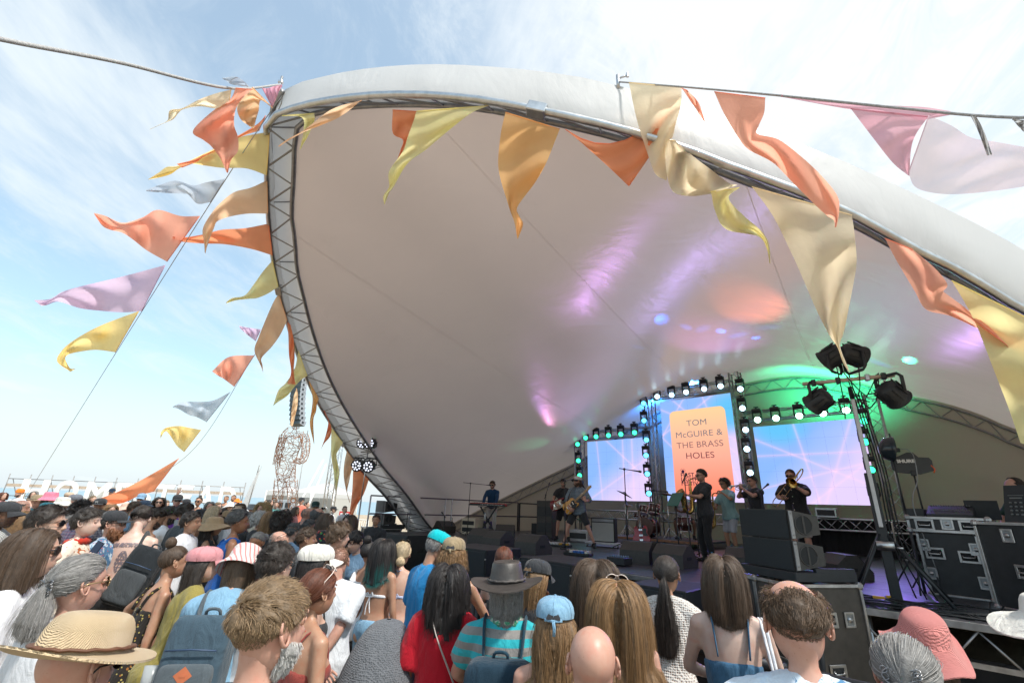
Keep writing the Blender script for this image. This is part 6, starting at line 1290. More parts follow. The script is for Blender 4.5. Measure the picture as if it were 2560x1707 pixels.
def bracket(parent,c,x,R,dz,m=BLK):
 c,x=np.asarray(c,float),np.asarray(x,float);z=np.array([0,0,dz]);P=[c+x*R*1.08,c+x*R*1.12+z*.8,c+x*R*.8+z,c-x*R*.8+z,c-x*R*1.12+z*.8,c-x*R*1.08]
 MB().tube(P,np.array([(.022,.007)]*6),6,up=(0,1,0)).build('bracket',m,parent)
ls=at_depth(893,1318,12.6);r=T_('lighting_stand',(ls[0],ls[1],.25),R_(-40),'slim lighting stand with four white led lamps at the left of the stage','lighting stand');top=z_for(ls[0],ls[1],1118)-.25
MB().cyl((0,0,0),(0,0,top*.55),.022,8).cyl((0,0,top*.5),(0,0,top),.016,8).build('pole',ALU,r);MB().cyl((-.34,0,top-.12),(.34,0,top-.12),.02,8).build('crossbar',ALUD,r)
for a in range(3):MB().cyl((0,0,.7),(.6*math.cos(a*2.09),.6*math.sin(a*2.09),0),.014,6).build('leg',BLK,r)
for x,z in ((-.17,.22),(.19,.20),(-.28,-.42),(.30,-.46)):
 c=(x,-.12,top-.1+z);o,cc_,xx=par_can(r,c,(.55,-.8,-.25),.165,LG['off'],.26);bracket(r,cc_,xx,.165,-.14 if z>0 else .20)
tw=at_z(2243,1500,1.1);r=T_('lighting_tower',(tw[0],tw[1],1.1),R_(-35),'wind up lighting tower with four big black lamps beside the right video screen','lighting tower');top=z_for(tw[0],tw[1],968)-1.1
MB().box((0,0,top*.28),(.11,.11,top*.56),bev=.006).build('mast',BLK,r);MB().box((.0,-.07,top*.62),(.046,.04,top*.62),bev=.005).build('inner_mast',mat('mast_grey',(.46,.46,.47),.4,.3,.1),r);MB().cyl((0,-.02,top*.5),(0,-.02,top),.028,10).build('spigot',BLK,r)
for a in (.5,2.3,4.0,5.6):MB().cyl((.05*math.cos(a),.05*math.sin(a),.75),(.62*math.cos(a),.62*math.sin(a),.02),.02,8).build('leg',BLK,r)
MB().cyl((-.09,-.09,.62),(.09,-.09,.62),.055,14).box((.11,-.1,.75),(.02,.03,.34),bev=.004,rot=rotm(.4,0,0)).cyl((.11,-.12,.6),(.17,-.12,.6),.014,8).build('winch',ALU,r)
MB().cyl((-.56,-.05,top+.10),(.52,-.05,top+.10),.028,12).build('crossbar',mat('crossbar_tan',(.52,.42,.34),.45,.2,.15),r)
for x in (-.42,-.12,.22,.40):MB().box((x,-.05,top+.10),(.06,.09,.09),bev=.01).build('clamp',BLK if x!=.22 else ALU,r)
for x,y,z,aim in ((-.22,.0,.33,(-.75,.35,-.35)),(.20,.02,.33,(.65,.55,-.25)),(-.48,.05,-.30,(-.75,.5,-.42)),(.50,.0,-.32,(.5,.6,-.55))):
 o,cc_,xx=par_can(r,(x,y,top+.1+z),aim,.155,LENSD,.27,cells=False);bracket(r,cc_,xx,.155,-.26 if z>0 else .25)
m=MB();rg=np.random.default_rng(4)
for i in range(8):
 a=np.array([rg.uniform(-.4,.4),-.03,top+rg.uniform(-.1,.4)]);b=np.array([rg.uniform(-.2,.2),-.05,top-rg.uniform(.1,.5)]);m.tube(spline([a,(a+b)/2+[rg.uniform(-.1,.1),-.08,-.12],b],10),.008,5)
for i in range(4):m.tube(spline([(.02+.03*i,-.05,top-.1),(.10+.03*i,.06,top*.6),(.09+.04*i,.08,top*.25),(.2+.1*i,.15,.03)],16),.009,5)
o=m.build('cable',BLKR,r);o['kind']='stuff'
# ---- mic stands
MICM=mat('mic_grille',(.09,.09,.095),.4,.7,.2,200)
def mic_stand(base,h,tip,label,round_=False,legs=.33,clip=True,mic=True):
 r=T_('mic_stand',base,0,label,'mic stand');tip=np.asarray(tip,float)-np.asarray(base,float)
 if round_:MB().lathe([(.001,.03),(.12,.025),(.13,0)],n=18).build('base',BLK,r)
 else:
  for a in (.4,2.5,4.6):MB().cyl((0,0,.16),(legs*math.cos(a),legs*math.sin(a),.012),.010,6).build('leg',BLK,r)
 MB().cyl((0,0,0),(0,0,h*.6),.014,8).cyl((0,0,h*.55),(0,0,h),.010,8).box((0,0,h*.58),(.04,.04,.05),bev=.008).build('pole',BLK,r)
 d=tip-[0,0,h];L_=np.linalg.norm(d)
 if L_>.12:MB().cyl(np.array([0,0,h])-d*.35,np.array([0,0,h])+d*.9,.009,8).box((0,0,h),(.04,.05,.05),bev=.01).build('boom',BLK,r)
 d=d/max(L_,1e-6)
 if mic:
  M=basis(d);m=MB().lathe([(.008,-.17),(.012,-.16),(.016,-.02),(.024,.0),(.026,.02),(.022,.045),(.001,.055)],n=12,i=0).xf(M,tip);m.build('microphone',MICM,r)
 return r
 # --------------------- the band
BRASS=mat('lacquered_brass',(.62,.40,.13),.24,1.0,.15,12);BRASSD=mat('aged_brass',(.40,.27,.10),.36,1.0,.3,12);SILV=mat('silver_plate',(.62,.62,.60),.2,1.0,.08)
WOODB=mat('butterscotch_lacquer',(.58,.28,.055),.25,0,.12,3);MAPLE=mat('maple_neck',(.50,.30,.13),.35,0,.15,8);REDG=mat('red_lacquer',(.20,.012,.018),.2,0,.2,4);CHRY=mat('cherry_lacquer',(.26,.022,.035),.18,0,.2,5);ROSE=mat('rosewood',(.045,.022,.014),.45,0,.3,20);CREAMP=mat('cream_plastic',(.62,.56,.44),.35,0,.05);CHROME=mat('chrome',(.65,.65,.66),.12,1.0,.05)
def B(px,py,yaw,label,s=1.0,**k):
 d=dict(px=px,py=py,yaw=yaw,label=label,zg=1.1,s=s,lod=1);d.update(k);return person(d,'the band on stage')
def own(d,name,label,cat,group=None):
 r=T_(name,d['_loc'],-R_(d['yaw']),label,cat,group);r.scale=(d['_s'],)*3;return r
def guitar(root,p,nd,fn,outline,bm,guard,nlen,headm,bass=False,guardm=BLK,fret=MAPLE,semi=False):
 nd=np.asarray(nd,float);nd/=np.linalg.norm(nd);fn=np.asarray(fn,float);fn-=(fn@nd)*nd;fn/=np.linalg.norm(fn);v=np.cross(fn,nd);M=np.stack([nd,v,fn],1);p=np.asarray(p,float)
 pl=spline(np.array(outline+outline[:1]),44)[:-1,:2]
 def bd(mb,name,m,par=root):return mb.xf(M,p).build(name,m,par)
 body=bd(MB().prism([tuple(q) for q in pl],-.022,.022),'body',bm)
 bev=MB();c=pl.mean(0);n_=len(pl);V=[(x,y,.022) for x,y in pl]+[(*(c+(np.array([x,y])-c)*.965),.0245) for x,y in pl];bev.add(V,[(i,(i+1)%n_,n_+(i+1)%n_,n_+i) for i in range(n_)]+[tuple(range(n_,2*n_))],0,True);bd(bev,'top',bm,body)
 g=spline(np.array(guard+guard[:1]),24)[:-1,:2];bd(MB().prism([tuple(q) for q in g],.0235,.0275),'pickguard',guardm,body)
 bd(MB().box((.16+nlen/2,0,.020),(nlen,.052,.026),bev=.006),'neck',MAPLE);bd(MB().box((.15+nlen/2,0,.0355),(nlen-.02,.050,.006)),'fretboard',fret)
 hl=.20 if bass else .17;bd(MB().prism([(.16+nlen,-.024),(.16+nlen+.03,-.030),(.16+nlen+hl,-.022),(.16+nlen+hl+.01,.020),(.16+nlen+hl*.6,.045),(.16+nlen+.03,.036),(.16+nlen,.024)],.008,.024),'headstock',headm)
 hw=MB().box((-.10,0,.034),(.045,.075,.012),bev=.003)
 for x in ((.0,.09) if not semi else (.0,.12)):hw.box((x,0,.032),(.032 if not semi else .042,.078,.012),bev=.003)
 for i in range(3):hw.cyl((-.14+.0*i-.035*i,-.10-.012*(i==1),.024),(-.14-.035*i,-.10-.012*(i==1),.042),.012,10)
 for i in range(6 if not bass else 4):hw.cyl((.16+nlen+.035+i*.022,.05,.012),(.16+nlen+.035+i*.022,.062,.012),.007,6)
 bd(hw,'hardware',CHROME);st=MB()
 for i in range(4 if bass else 6):y=-.018+i*(.012 if bass else .0072);st.cyl((-.10,y*1.3,.042),(.16+nlen+.03,y*.9,.040),.0012,4)
 o=bd(st,'string',CHROME);o['kind']='stuff'
TELE=[(-.21,-.13,0),(-.235,0,0),(-.21,.13,0),(-.10,.155,0),(.0,.125,0),(.08,.135,0),(.15,.12,0),(.165,.06,0),(.16,.0,0),(.16,-.035,0),(.21,-.075,0),(.20,-.12,0),(.14,-.13,0),(.05,-.115,0),(-.08,-.155,0)]
STRT=[(-.22,-.12,0),(-.25,.01,0),(-.21,.14,0),(-.10,.155,0),(.0,.12,0),(.10,.13,0),(.24,.12,0),(.26,.08,0),(.16,.045,0),(.15,-.03,0),(.20,-.075,0),(.21,-.12,0),(.13,-.135,0),(.02,-.105,0),(-.10,-.15,0)]
SEMI=[(-.20,-.17,0),(-.25,0,0),(-.20,.17,0),(-.07,.20,0),(.04,.145,0),(.12,.155,0),(.20,.14,0),(.21,.09,0),(.15,.05,0),(.15,-.05,0),(.21,-.09,0),(.20,-.14,0),(.12,-.155,0),(.04,-.145,0),(-.07,-.20,0)]
GRD=[(-.08,-.13,0),(-.02,-.115,0),(.10,-.12,0),(.18,-.09,0),(.14,-.03,0),(.15,.05,0),(.05,.06,0),(-.02,-.04,0)]
kb=B(1231,1212,192,'bearded keyboard player in dark blue shirt and pale trousers',1.0,hair=('tousled','brown'),beard=.012,skin='fair',glasses=('sun',),top=('long',fab('dark_blue_shirt',(.015,.055,.13))),collar=1,bottom=('trousers',fab('pale_trousers',(.50,.47,.46))),hp=12,lean=6,armL=dict(t=(-.22,.40,1.03),hint=(-1,-.2,-.3),fd=(.1,1,-.35),pn=(0,-.2,-1),curl=.5),armR=dict(t=(.22,.40,1.03),hint=(1,-.2,-.3),fd=(-.1,1,-.35),pn=(0,-.2,-1),curl=.5))
r=own(kb,'keyboard_stand','black crossed legs holding the red keyboard','stand')
for s_ in (-1,1):MB().box((0,.50,.46),(.05,.03,1.05),bev=.004,rot=rotm(0,s_*.58,0)).build('leg',BLK,r);MB().box((s_*.28,.52,.02),(.05,.36,.04),bev=.006).build('foot',BLKR,r)
MB().cyl((0,.48,.46),(0,.54,.46),.06,14).box((0,.5,.89),(.66,.34,.03)).build('hub',BLK,r)
r=own(kb,'keyboard','long bright red stage keyboard on a black crossed stand','keyboard');KR=mat('keyboard_red',(.42,.018,.022),.3,0,.08)
MB().box((0,.53,.965),(1.24,.32,.085),bev=.012).build('body',KR,r);MB().box((0,.693,.955),(1.22,.012,.07),bev=.003).build('rear_panel',BLK,r);m=MB()
for i in range(14):m.box((-.5+i*.055,.70,.96),(.028,.006,.018+.012*(i%3==0)))
m.build('socket',mat('socket_print',(.45,.5,.5),.5,0,.1),r)
m=MB()
for i in range(46):m.box((-.57+i*.0248,.445,1.008),(.0225,.15,.018),bev=.002)
o=m.build('white_key',CREAMP,r);o['kind']='stuff';m=MB()
for i in range(46):
 if i%7 not in (2,6):m.box((-.5575+i*.0248,.48,1.022),(.012,.09,.014))
o=m.build('black_key',BLK,r);o['kind']='stuff'
bs=B(1408,1207,196,'bass player in black t-shirt, black shorts and round sunglasses',1.04,hair=('crop','dark'),beard=.006,skin='pink',glasses=('sun',),top=('tee',BK_),bottom=('shorts',fab('black_sport_shorts',(.022,.022,.025))),feet=((-.16,.10),(.22,-.05)),hy=-6,hp=4,armR=dict(t=(.17,.25,1.02),hint=(1,-.6,0),fd=(-.6,.3,-.5),pn=(0,-1,0),curl=.5),armL=dict(t=(-.34,.34,1.18),hint=(-.6,-.3,-1),fd=(.2,.2,.9),pn=(.3,-1,.1),curl=.9))
r=own(bs,'bass_guitar','red electric bass with cream pickguard held by the player in black','bass guitar');guitar(r,(.14,.20,1.0),(-.80,.18,.34),(0,1,.12),STRT,REDG,[(-.18,-.10,0),(-.05,-.13,0),(.12,-.12,0),(.18,-.08,0),(.13,0,0),(.17,.09,0),(.0,.08,0),(-.10,.05,0)],.62,MAPLE,True,CREAMP,ROSE)
MB().tube(spline([(.30,.14,1.05),(.10,.16,1.36),(-.04,.05,1.50),(-.12,-.10,1.40),(-.2,-.02,1.12),(-.12,.22,1.10)],24),np.array([(.028,.004)]*24),6).build('strap',BLKR,r)
gt=B(1443,1203,205,'long haired singer guitarist in trucker cap and blue checked shirt with legs apart',1.03,drop=.05,hair=('wavy','brown',dict(L=.40)),beard=.022,skin='pink',glasses=('clear',),hat=('cap',fab('white_cap_front',(.62,.60,.57)),dict(g=1.05,m2=BK_,logo=('O',fab('logo_red',(.5,.04,.03))))),top=('shirt',fab('blue_check',(.16,.22,.28),'plaid',(.045,.075,.12),(.50,.52,.52),1.3)),sleeve=.62,collar=1,bottom=('shorts',BK_),feet=((-.40,-.04),(.36,.08)),knee=.3,hy=32,hp=-4,armR=dict(t=(.16,.27,1.00),hint=(1,-.6,-.1),fd=(-.7,.2,-.5),pn=(0,-1,0),curl=.55),armL=dict(t=(-.30,.36,1.16),hint=(-.8,-.3,-1),fd=(.3,.1,.9),pn=(.3,-1,.1),curl=.9))
r=own(gt,'electric_guitar','blond yellow electric guitar with black pickguard played by the singer','electric guitar');guitar(r,(.12,.23,.98),(-.62,.16,.50),(0,1,.15),TELE,WOODB,GRD,.44,MAPLE)
MB().tube(spline([(.26,.17,1.0),(.12,.17,1.36),(-.06,.04,1.52),(-.16,-.10,1.40),(-.2,-.02,1.15),(-.08,.22,1.14)],24),np.array([(.030,.004)]*24),6).build('strap',BRNL,r)
rs0,rs1,rt0,rt1,rz_=-4.3,-1.15,6.15,8.35,1.30
r=T_('drum_riser',ST(0,0,0),SROT,'low black riser under the drum kit with a worn timber edge','riser');MB().box(((rs0+rs1)/2,(rt0+rt1)/2,rz_-.03),(rs1-rs0,rt1-rt0,.055),bev=.004).build('deck',DECK,r);MB().box(((rs0+rs1)/2,rt0-.012,rz_-.03),(rs1-rs0,.02,.06),bev=.003).build('edge',mat('raw_timber',(.25,.13,.075),.6,0,.3,12),r)
for x in np.linspace(rs0+.1,rs1-.1,4):
 for y in (rt0+.1,rt1-.1):MB().cyl((x,y,1.1),(x,y,rz_-.05),.03,8).build('leg',ALU,r)
SHELL=mat('drum_shell',(.055,.018,.014),.2,0,.35,6);HEADM=mat('drum_head',(.30,.36,.35),.35,0,.08);HEADW=mat('drum_head_white',(.62,.62,.60),.5,0,.05);CYMB=mat('cymbal_bronze',(.16,.085,.055),.38,1.0,.25,40)
def drum(loc,R,D,axis,label,name='drum',headm=HEADW,legs=0,stand=0):
 r=T_(name,loc,SROT,label,'drum');M=basis(axis,(0,0,1) if abs(axis[2])<.9 else (0,1,0));MB().lathe([(R,-D/2),(R,D/2)],n=28).xf(M).build('shell',SHELL,r);MB().lathe([(.001,D/2+.004),(R*.98,D/2+.002)],n=28).xf(M).build('front_head',headm,r);MB().lathe([(.001,-D/2-.004),(R*.98,-D/2-.002)],n=28).xf(M).build('rear_head',HEADW,r)
 for z in (-D/2,D/2):MB().lathe([(R*.985,z-.012),(R*1.035,z-.012),(R*1.035,z+.012),(R*.985,z+.012)],n=28).xf(M).build('hoop',CHROME if R<.25 else SHELL,r)
 m=MB()
 for i in range(8):a=i*.785+.2;m.cyl((R*1.03*math.cos(a),R*1.03*math.sin(a),-D/2),(R*1.03*math.cos(a),R*1.03*math.sin(a),D/2),.005,5);m.box((R*1.01*math.cos(a),R*1.01*math.sin(a),0),(.03,.03,.05),bev=.004)
 m.xf(M).build('lug',CHROME,r);m=MB()
 for i in range(legs):a=i*2.09+.5;m.cyl((R*1.05*math.cos(a),R*1.05*math.sin(a),-D*.2),(R*1.15*math.cos(a),R*1.15*math.sin(a),-(loc[2]-rz_)),.010,6)
 if stand:
  m.cyl((0,0,-D/2),(0,0,-(loc[2]-rz_)+.2),.014,6)
  for i in range(3):m.cyl((0,0,-(loc[2]-rz_)+.25),(.26*math.cos(i*2.09),.26*math.sin(i*2.09),-(loc[2]-rz_)),.010,6)
 if m.V:m.build('leg',CHROME,r)
 return r
bd=drum(ST(-3.05,6.85,rz_+.285),.28,.42,(0,-1,0),'bass drum with grey green front head and dark wood shell','bass_drum',HEADM);m=MB();a=np.linspace(0,2*np.pi,25)
m.tube([(.065*math.cos(t),-.2155,.10+.065*math.sin(t)) for t in a],.005,4)
for i in range(3):t=i*1.047+.52;m.box((0,-.2155,.10),(.008,.004,.12),rot=rotm(0,t,0))
m.build('emblem',WHITE,bd)
MB().cyl((-.24,-.1,-.15),(-.42,-.2,-.28),.010,6).cyl((.24,-.1,-.15),(.42,-.2,-.28),.010,6).cyl((0,.02,.28),(0,.02,.52),.012,6).build('spur',CHROME,bd)
drum(ST(-3.22,6.95,rz_+.78),.14,.22,(0,.35,1),'left rack tom above the bass drum','tom_drum');drum(ST(-2.80,6.85,rz_+.80),.165,.26,(0,.35,1),'right rack tom above the bass drum','tom_drum');drum(ST(-2.05,7.2,rz_+.42),.20,.40,(0,0,1),'floor tom on three legs beside the bass drum','floor_tom',legs=3);drum(ST(-3.55,7.25,rz_+.60),.18,.14,(0,.1,1),'snare drum on a stand left of the bass drum','snare_drum',stand=1)
def cymbal(px,py,s_,t,R,tilt,label):
 p=ST(s_,t,rz_);z=z_for(p[0],p[1],py);r=T_('cymbal',p,SROT,label,'cymbal','cymbals of the drum kit');h=z-rz_;M=rotm(R_(tilt[0]),R_(tilt[1]),0)
 MB().lathe([(.001,.045),(.04,.04),(.07,.012),(R*.6,-.006),(R,-.028),(R*.99,-.031),(R*.6,-.010),(.02,.0)],n=32).xf(M,(0,0,h)).build('plate',CYMB,r);MB().cyl((0,0,.0),(0,0,h+.05),.012,6).build('pole',CHROME,r)
 for i in range(3):MB().cyl((0,0,.3),(.28*math.cos(i*2.09+.3),.28*math.sin(i*2.09+.3),0),.010,6).build('leg',CHROME,r)
cymbal(1605,1233,-3.75,6.75,.27,(-14,22),'tilted crash cymbal at the left of the drum kit');cymbal(1690,1234,-2.35,6.85,.28,(-4,3),'flat ride cymbal in front of the drummer');cymbal(1628,1262,-3.95,7.2,.18,(0,3),'small hi hat cymbals low at the left of the kit')
B(1703,1211,200,'seated drummer in pale lilac t-shirt, face in shadow',.98,zg=1.30,w=14.3,drop=.30,feet=((-.25,.32),(.25,.32)),knee=.5,hair=('crop','black'),skin='brown',top=('tee',fab('lilac_tee',(.46,.43,.55))),armL='front',armR='front',bottom=('shorts',BK_))  # shadow on the face is put into the dark skin colour
r=T_('drum_stool',ST(-2.45,7.75,rz_),SROT,'round black stool under the drummer','stool');MB().lathe([(.001,.52),(.16,.51),(.17,.45),(.15,.43)],n=18).build('seat',BLKR,r);MB().cyl((0,0,.1),(0,0,.44),.02,8).build('post',CHROME,r)
for i in range(3):MB().cyl((0,0,.2),(.25*math.cos(i*2.09),.25*math.sin(i*2.09),0),.012,6).build('leg',CHROME,r)
def sax(root,P0_,sc_,ux,uz,m,m2):
 """P0_ mouthpiece tip; ux forward, uz up in the sax plane"""
 ux,uz=np.asarray(ux,float),np.asarray(uz,float);ux/=np.linalg.norm(ux);uz=uz-(uz@ux)*ux;uz/=np.linalg.norm(uz);q=lambda a,b:np.asarray(P0_)+(ux*a+uz*b)*sc_
 path=[q(0,0),q(.06,.012),q(.12,.01),q(.165,-.03),q(.165,-.10),q(.165,-.35),q(.165,-.60),q(.20,-.68),q(.27,-.70),q(.335,-.64),q(.35,-.50),q(.375,-.38),q(.42,-.30),q(.44,-.275)];rr=[.008,.010,.012,.016,.019,.028,.036,.042,.046,.050,.056,.070,.098,.112]
 S=spline(np.array([list(p)+[x*sc_] for p,x in zip(path,rr)]),60);MB().tube(S[4:,:3],S[4:,3],18,cap=False,up=np.cross(ux,uz)).build('tube',m,root);MB().tube(S[:6,:3],.010*sc_,8).build('mouthpiece',BLKR,root)
 d=S[-1,:3]-S[-2,:3];MB().lathe([(.10*sc_,-.01),(.112*sc_,.004),(.116*sc_,.0),(.108*sc_,-.012)],n=20).xf(basis(d),S[-1,:3]).build('bell_rim',m,root);k=MB();w_=np.cross(ux,uz)
 for i in range(11):
  b=-.14-.045*i;side=1 if i%3 else -1;c=q(.165+.034,b) if side>0 else q(.165,b)+w_*.036*sc_;n_=ux if side>0 else w_;k.lathe([(.001,.006),(.014*sc_+.0012*i*sc_,.005),(.014*sc_+.0012*i*sc_,0)],n=10).xf(None);k.V[-1]=k.V[-1]@basis(n_).T+c
 k.tube([q(.20,-.12)+w_*.015,q(.205,-.62)+w_*.015],.004*sc_,5);k.build('key',m2,root)
 MB().tube([q(.30,-.50),q(.20,-.50)],.006,5).build('brace',m2,root)
def face_pt(d,y,z):return d['K']['hc']+d['K']['Rh']@np.array([0,y,z])
s1=B(1752,1189,262,'saxophonist in black shirt, black jeans and sunglasses in left profile',1.04,hair=('shortback','dark'),beard=.004,skin='pink',glasses=('sun',),top=('shirt',BK_),collar=1,bottom=('trousers',fab('black_jeans',(.020,.020,.022),'denim')),hp=6,lean=-2,armL=dict(t=(-.02,.36,1.22),hint=(-1,-.2,-.8),fd=(.7,.6,.2),pn=(.3,-.2,-.9),curl=.8),armR=dict(t=(.06,.30,.98),hint=(1,-.4,-.4),fd=(-.5,.7,.1),pn=(-.6,-.3,.3),curl=.8))
r=own(s1,'alto_saxophone','golden alto saxophone played by the man in black shirt','saxophone');sax(r,face_pt(s1,.105,-.058),.92,(0.06,1,-.05),(-.10,-.02,1),BRASS,BRASSD)
s2=B(1810,1210,256,'young curly haired saxophonist in teal t-shirt and striped shorts with white socks',1.0,hair=('curly','dark',dict(L=.07,vol=.035)),skin='tan',glasses=('sun',),top=('loose',fab('pale_teal_tee',(.27,.45,.46))),bottom=('shorts',fab('grey_striped_shorts',(.50,.52,.56),'stripe_v',(.28,.32,.40))),legf=.46,sock=W_,hp=4,armL=dict(t=(-.16,.22,1.42),hint=(-1,.1,-.7),fd=(.6,.5,.5),pn=(.3,-.2,-.9),curl=1.1),armR=dict(t=(.20,.24,1.06),hint=(1,-.5,-.3),fd=(-.6,.7,.0),pn=(-.3,-.3,.8),curl=.8))
r=own(s2,'tenor_saxophone','aged brass tenor saxophone hanging from the teal shirted player','saxophone');sax(r,(.0,.24,1.40),1.08,(.05,1,-.05),(-.12,.12,1),BRASSD,BRASS)
tp=B(1880,1203,258,'trumpeter in black t-shirt and sunglasses with both arms raised',1.03,hair=('crop','dark'),skin='pink',glasses=('sun',),top=('tee',BK_),bottom=('trousers',BK_),hp=3,fat=1.08,sleeve=.36,armL=dict(t=(-.07,.34,1.47),hint=(-1,.1,-.9),fd=(.5,.3,.8),pn=(.8,.2,-.2),curl=1.0),armR=dict(t=(.07,.28,1.46),hint=(1,.1,-.9),fd=(-.4,.4,.8),pn=(-.8,.1,-.3),curl=.8))
r=own(tp,'trumpet','silver trumpet pointing left at the mouth of the man in black t-shirt','trumpet');o_=face_pt(tp,.105,-.058);e=np.array([0.02,1,-.20]);e/=np.linalg.norm(e);u2=np.array([0,.2,1.]);u2-=(u2@e)*e;u2/=np.linalg.norm(u2);x2=np.cross(e,u2);q=lambda a,b,c=0:o_+e*a+u2*b+x2*c
bell=[(.17,.011),(.30,.012),(.38,.016),(.43,.025),(.465,.042),(.485,.062)]
MB().tube([q(a,.02) for a,_ in bell],[x for _,x in bell],18,cap=False).build('bell',SILV,r);MB().tube(spline([q(0,0),q(.02,0)],4),[.014,.012,.008,.006],10).tube(spline([q(.02,0),q(.30,0),q(.36,-.02),q(.36,-.06),q(.30,-.08),q(.20,-.08)],24),.0065,8).tube(spline([q(.17,.02),q(.08,.02),q(.04,-.01),q(.06,-.06),q(.10,-.07),q(.18,-.07)],20),.0065,8).build('pipe',SILV,r);m=MB()
for i in range(3):m.cyl(q(.18+.026*i,-.09),q(.18+.026*i,.045),.0115,10).cyl(q(.18+.026*i,.045),q(.18+.026*i,.068),.004,6).cyl(q(.18+.026*i,.068),q(.18+.026*i,.073),.009,8)
m.build('valve',SILV,r)
tb=B(1976,1189,226,'trombonist in black button shirt, beige shorts and sunglasses',1.08,hair=('buzz','dark',dict(L=.014)),skin='pink',glasses=('sun',),top=('shirt',fab('black_button_shirt',(.022,.022,.024))),collar=1,bottom=('shorts',fab('beige_shorts',(.50,.42,.39))),legf=.50,hp=14,fat=1.16,sleeve=.46,armR=dict(t=(.10,.42,1.20),hint=(.9,-.2,-.6),fd=(-.3,.9,.2),pn=(-.6,0,.6),curl=.9),armL=dict(t=(-.08,.20,1.44),hint=(-1,.1,-.7),fd=(.2,.5,.8),pn=(.9,0,0),curl=.9))
r=own(tb,'trombone','brass trombone with bell beside the face and slide reaching down left','trombone');o_=face_pt(tb,.102,-.055);e=np.array([.22,1,-.62]);e/=np.linalg.norm(e);x2=np.cross(e,(0,0,1.));x2/=np.linalg.norm(x2);u2=np.cross(x2,e);q=lambda a,b,c=0:o_+e*a+u2*b+x2*c
MB().tube(spline([q(.0,0),q(.4,0),q(.80,0),q(.86,-.02,-.01),q(.88,-.055,-.02),q(.86,-.09,-.03),q(.80,-.11,-.03),q(.3,-.11,-.03),q(.02,-.11,-.03)],60),.0075,8).build('slide',BRASSD,r);MB().cyl(q(.05,0),q(.05,-.11,-.03),.007,8).cyl(q(.32,0),q(.32,-.11,-.03),.007,8).build('slide_brace',SILV,r)
b_=spline(np.array([list(q(a,bb,cc))+[x] for a,bb,cc,x in ((.02,-.11,-.03,.008),(-.20,-.11,-.04,.009),(-.36,-.09,-.06,.010),(-.42,-.03,-.09,.011),(-.38,.03,-.11,.012),(-.20,.05,-.12,.014),(.0,.05,-.13,.020),(.12,.05,-.13,.034),(.19,.05,-.135,.065),(.22,.05,-.135,.105))]),60)
MB().tube(b_[:,:3],b_[:,3],20,cap=False).build('bell',BRASS,r);MB().cyl(q(-.15,-.11,-.035),q(-.15,.05,-.12),.006,8).cyl(q(0,-.11,-.03),q(0,.05,-.13),.006,8).build('bell_brace',SILV,r)
m=MB();K=tb['K']
for i in range(5):p=K['up']((0,.158-.006*abs(i-2)+.02*(i>1),1.36-.12*i));m.lathe([(.001,.004),(.009,.003),(.010,0)],n=8).xf(None);m.V[-1]=m.V[-1]@basis((0,1,0)).T+p
m.build('shirt_button',CREAMP,tb['root'])
en=B(2536,1222,275,'sound engineer with dark hair behind the mixing desk at the right edge',1.0,w=6.4,zg=1.1,drop=.2,feet=((-.2,.2),(.2,.2)),knee=.4,hair=('mid','dark',dict(L=.16,bald='front')),skin='pink',top=('tee',fab('bottle_green',(.02,.06,.05))),armL='front',armR='front',hp=8)
def case_on(pxl,pxr,d,label,fit):
 a,b=at_z(*pxl,1.1),at_z(*pxr,1.1);rz=math.atan2(b[1]-a[1],b[0]-a[0]);W=np.linalg.norm((b-a)[:2]) if d[0] is None else d[0];ux=np.array([math.cos(rz),math.sin(rz)]);uy=np.array([-ux[1],ux[0]]);c=a[:2]+ux*W/2+uy*d[1]/2;return flight_case((c[0],c[1],1.1),rz,(W,d[1],d[2]),label,fit=fit,wheels=False),c,rz,W,ux,uy
r1,c1_,z1_,W1,ux1,uy1=case_on((2330,1484),(2487,1503),(None,.7,.80),'black flight case with four butterfly catches under the mixing desk',(('handle','f',-.16,.52),('handle','f',.18,.50),('latch','f',-.26,.62),('latch','f',.27,.60),('latch','f',-.25,.26),('latch','f',.27,.2)))
c2_=c1_+ux1*.05;r2=flight_case((c2_[0],c2_[1],1.905),z1_,(W1+.22,.78,.17),'shallow open desk case carrying the mixing desk',wheels=False,fit=(('handle','f',-.24,.08),('latch','f',.0,.10),('handle','f',.22,.08)))
r3,c3_,z3_,W3,ux3,uy3=case_on((2497,1517),(2640,1545),(1.25,.8,.93),'large black flight case with lid at the right edge of the picture',(('latch','f',-.28,.80),('handle','f',-.2,.42),('latch','f',.35,.80),('handle','f',.3,.42)));
zt=2.08;dk=T_('mixing_desk',(*(c2_+uy1*-.02),zt),z1_,'slim dark mixing desk with sloping control surface','mixing desk')
MB().prism([(-.30,0),(.30,0),(.30,.17),(.05,.17),(-.30,.05)],-.20,.28,M=np.array([[0,0,1],[1,0,0],[0,1,0]])).build('body',BLK,dk);m=MB();rg=np.random.default_rng(8);sl_=math.atan2(.12,.35)
for i in range(16):m.box((-.16+i*.027,-.17,.05+.13*math.tan(sl_)+.012),(.010,.02,.018),bev=.002);m.cyl((-.16+i*.027,.0,.16),(-.16+i*.027,-.01,.178),.007,6)
o=m.build('fader',mat('fader_cap',(.10,.10,.11),.4,0,.2),dk);o['kind']='stuff';MB().box((.1,.16,.172),(.26,.16,.006)).build('display',mat('desk_display',(.02,.025,.03),.1,0,0),dk)
MB().box((-.34,.0,.06),(.20,.30,.12),bev=.006).build('side_rack',CASE,dk)
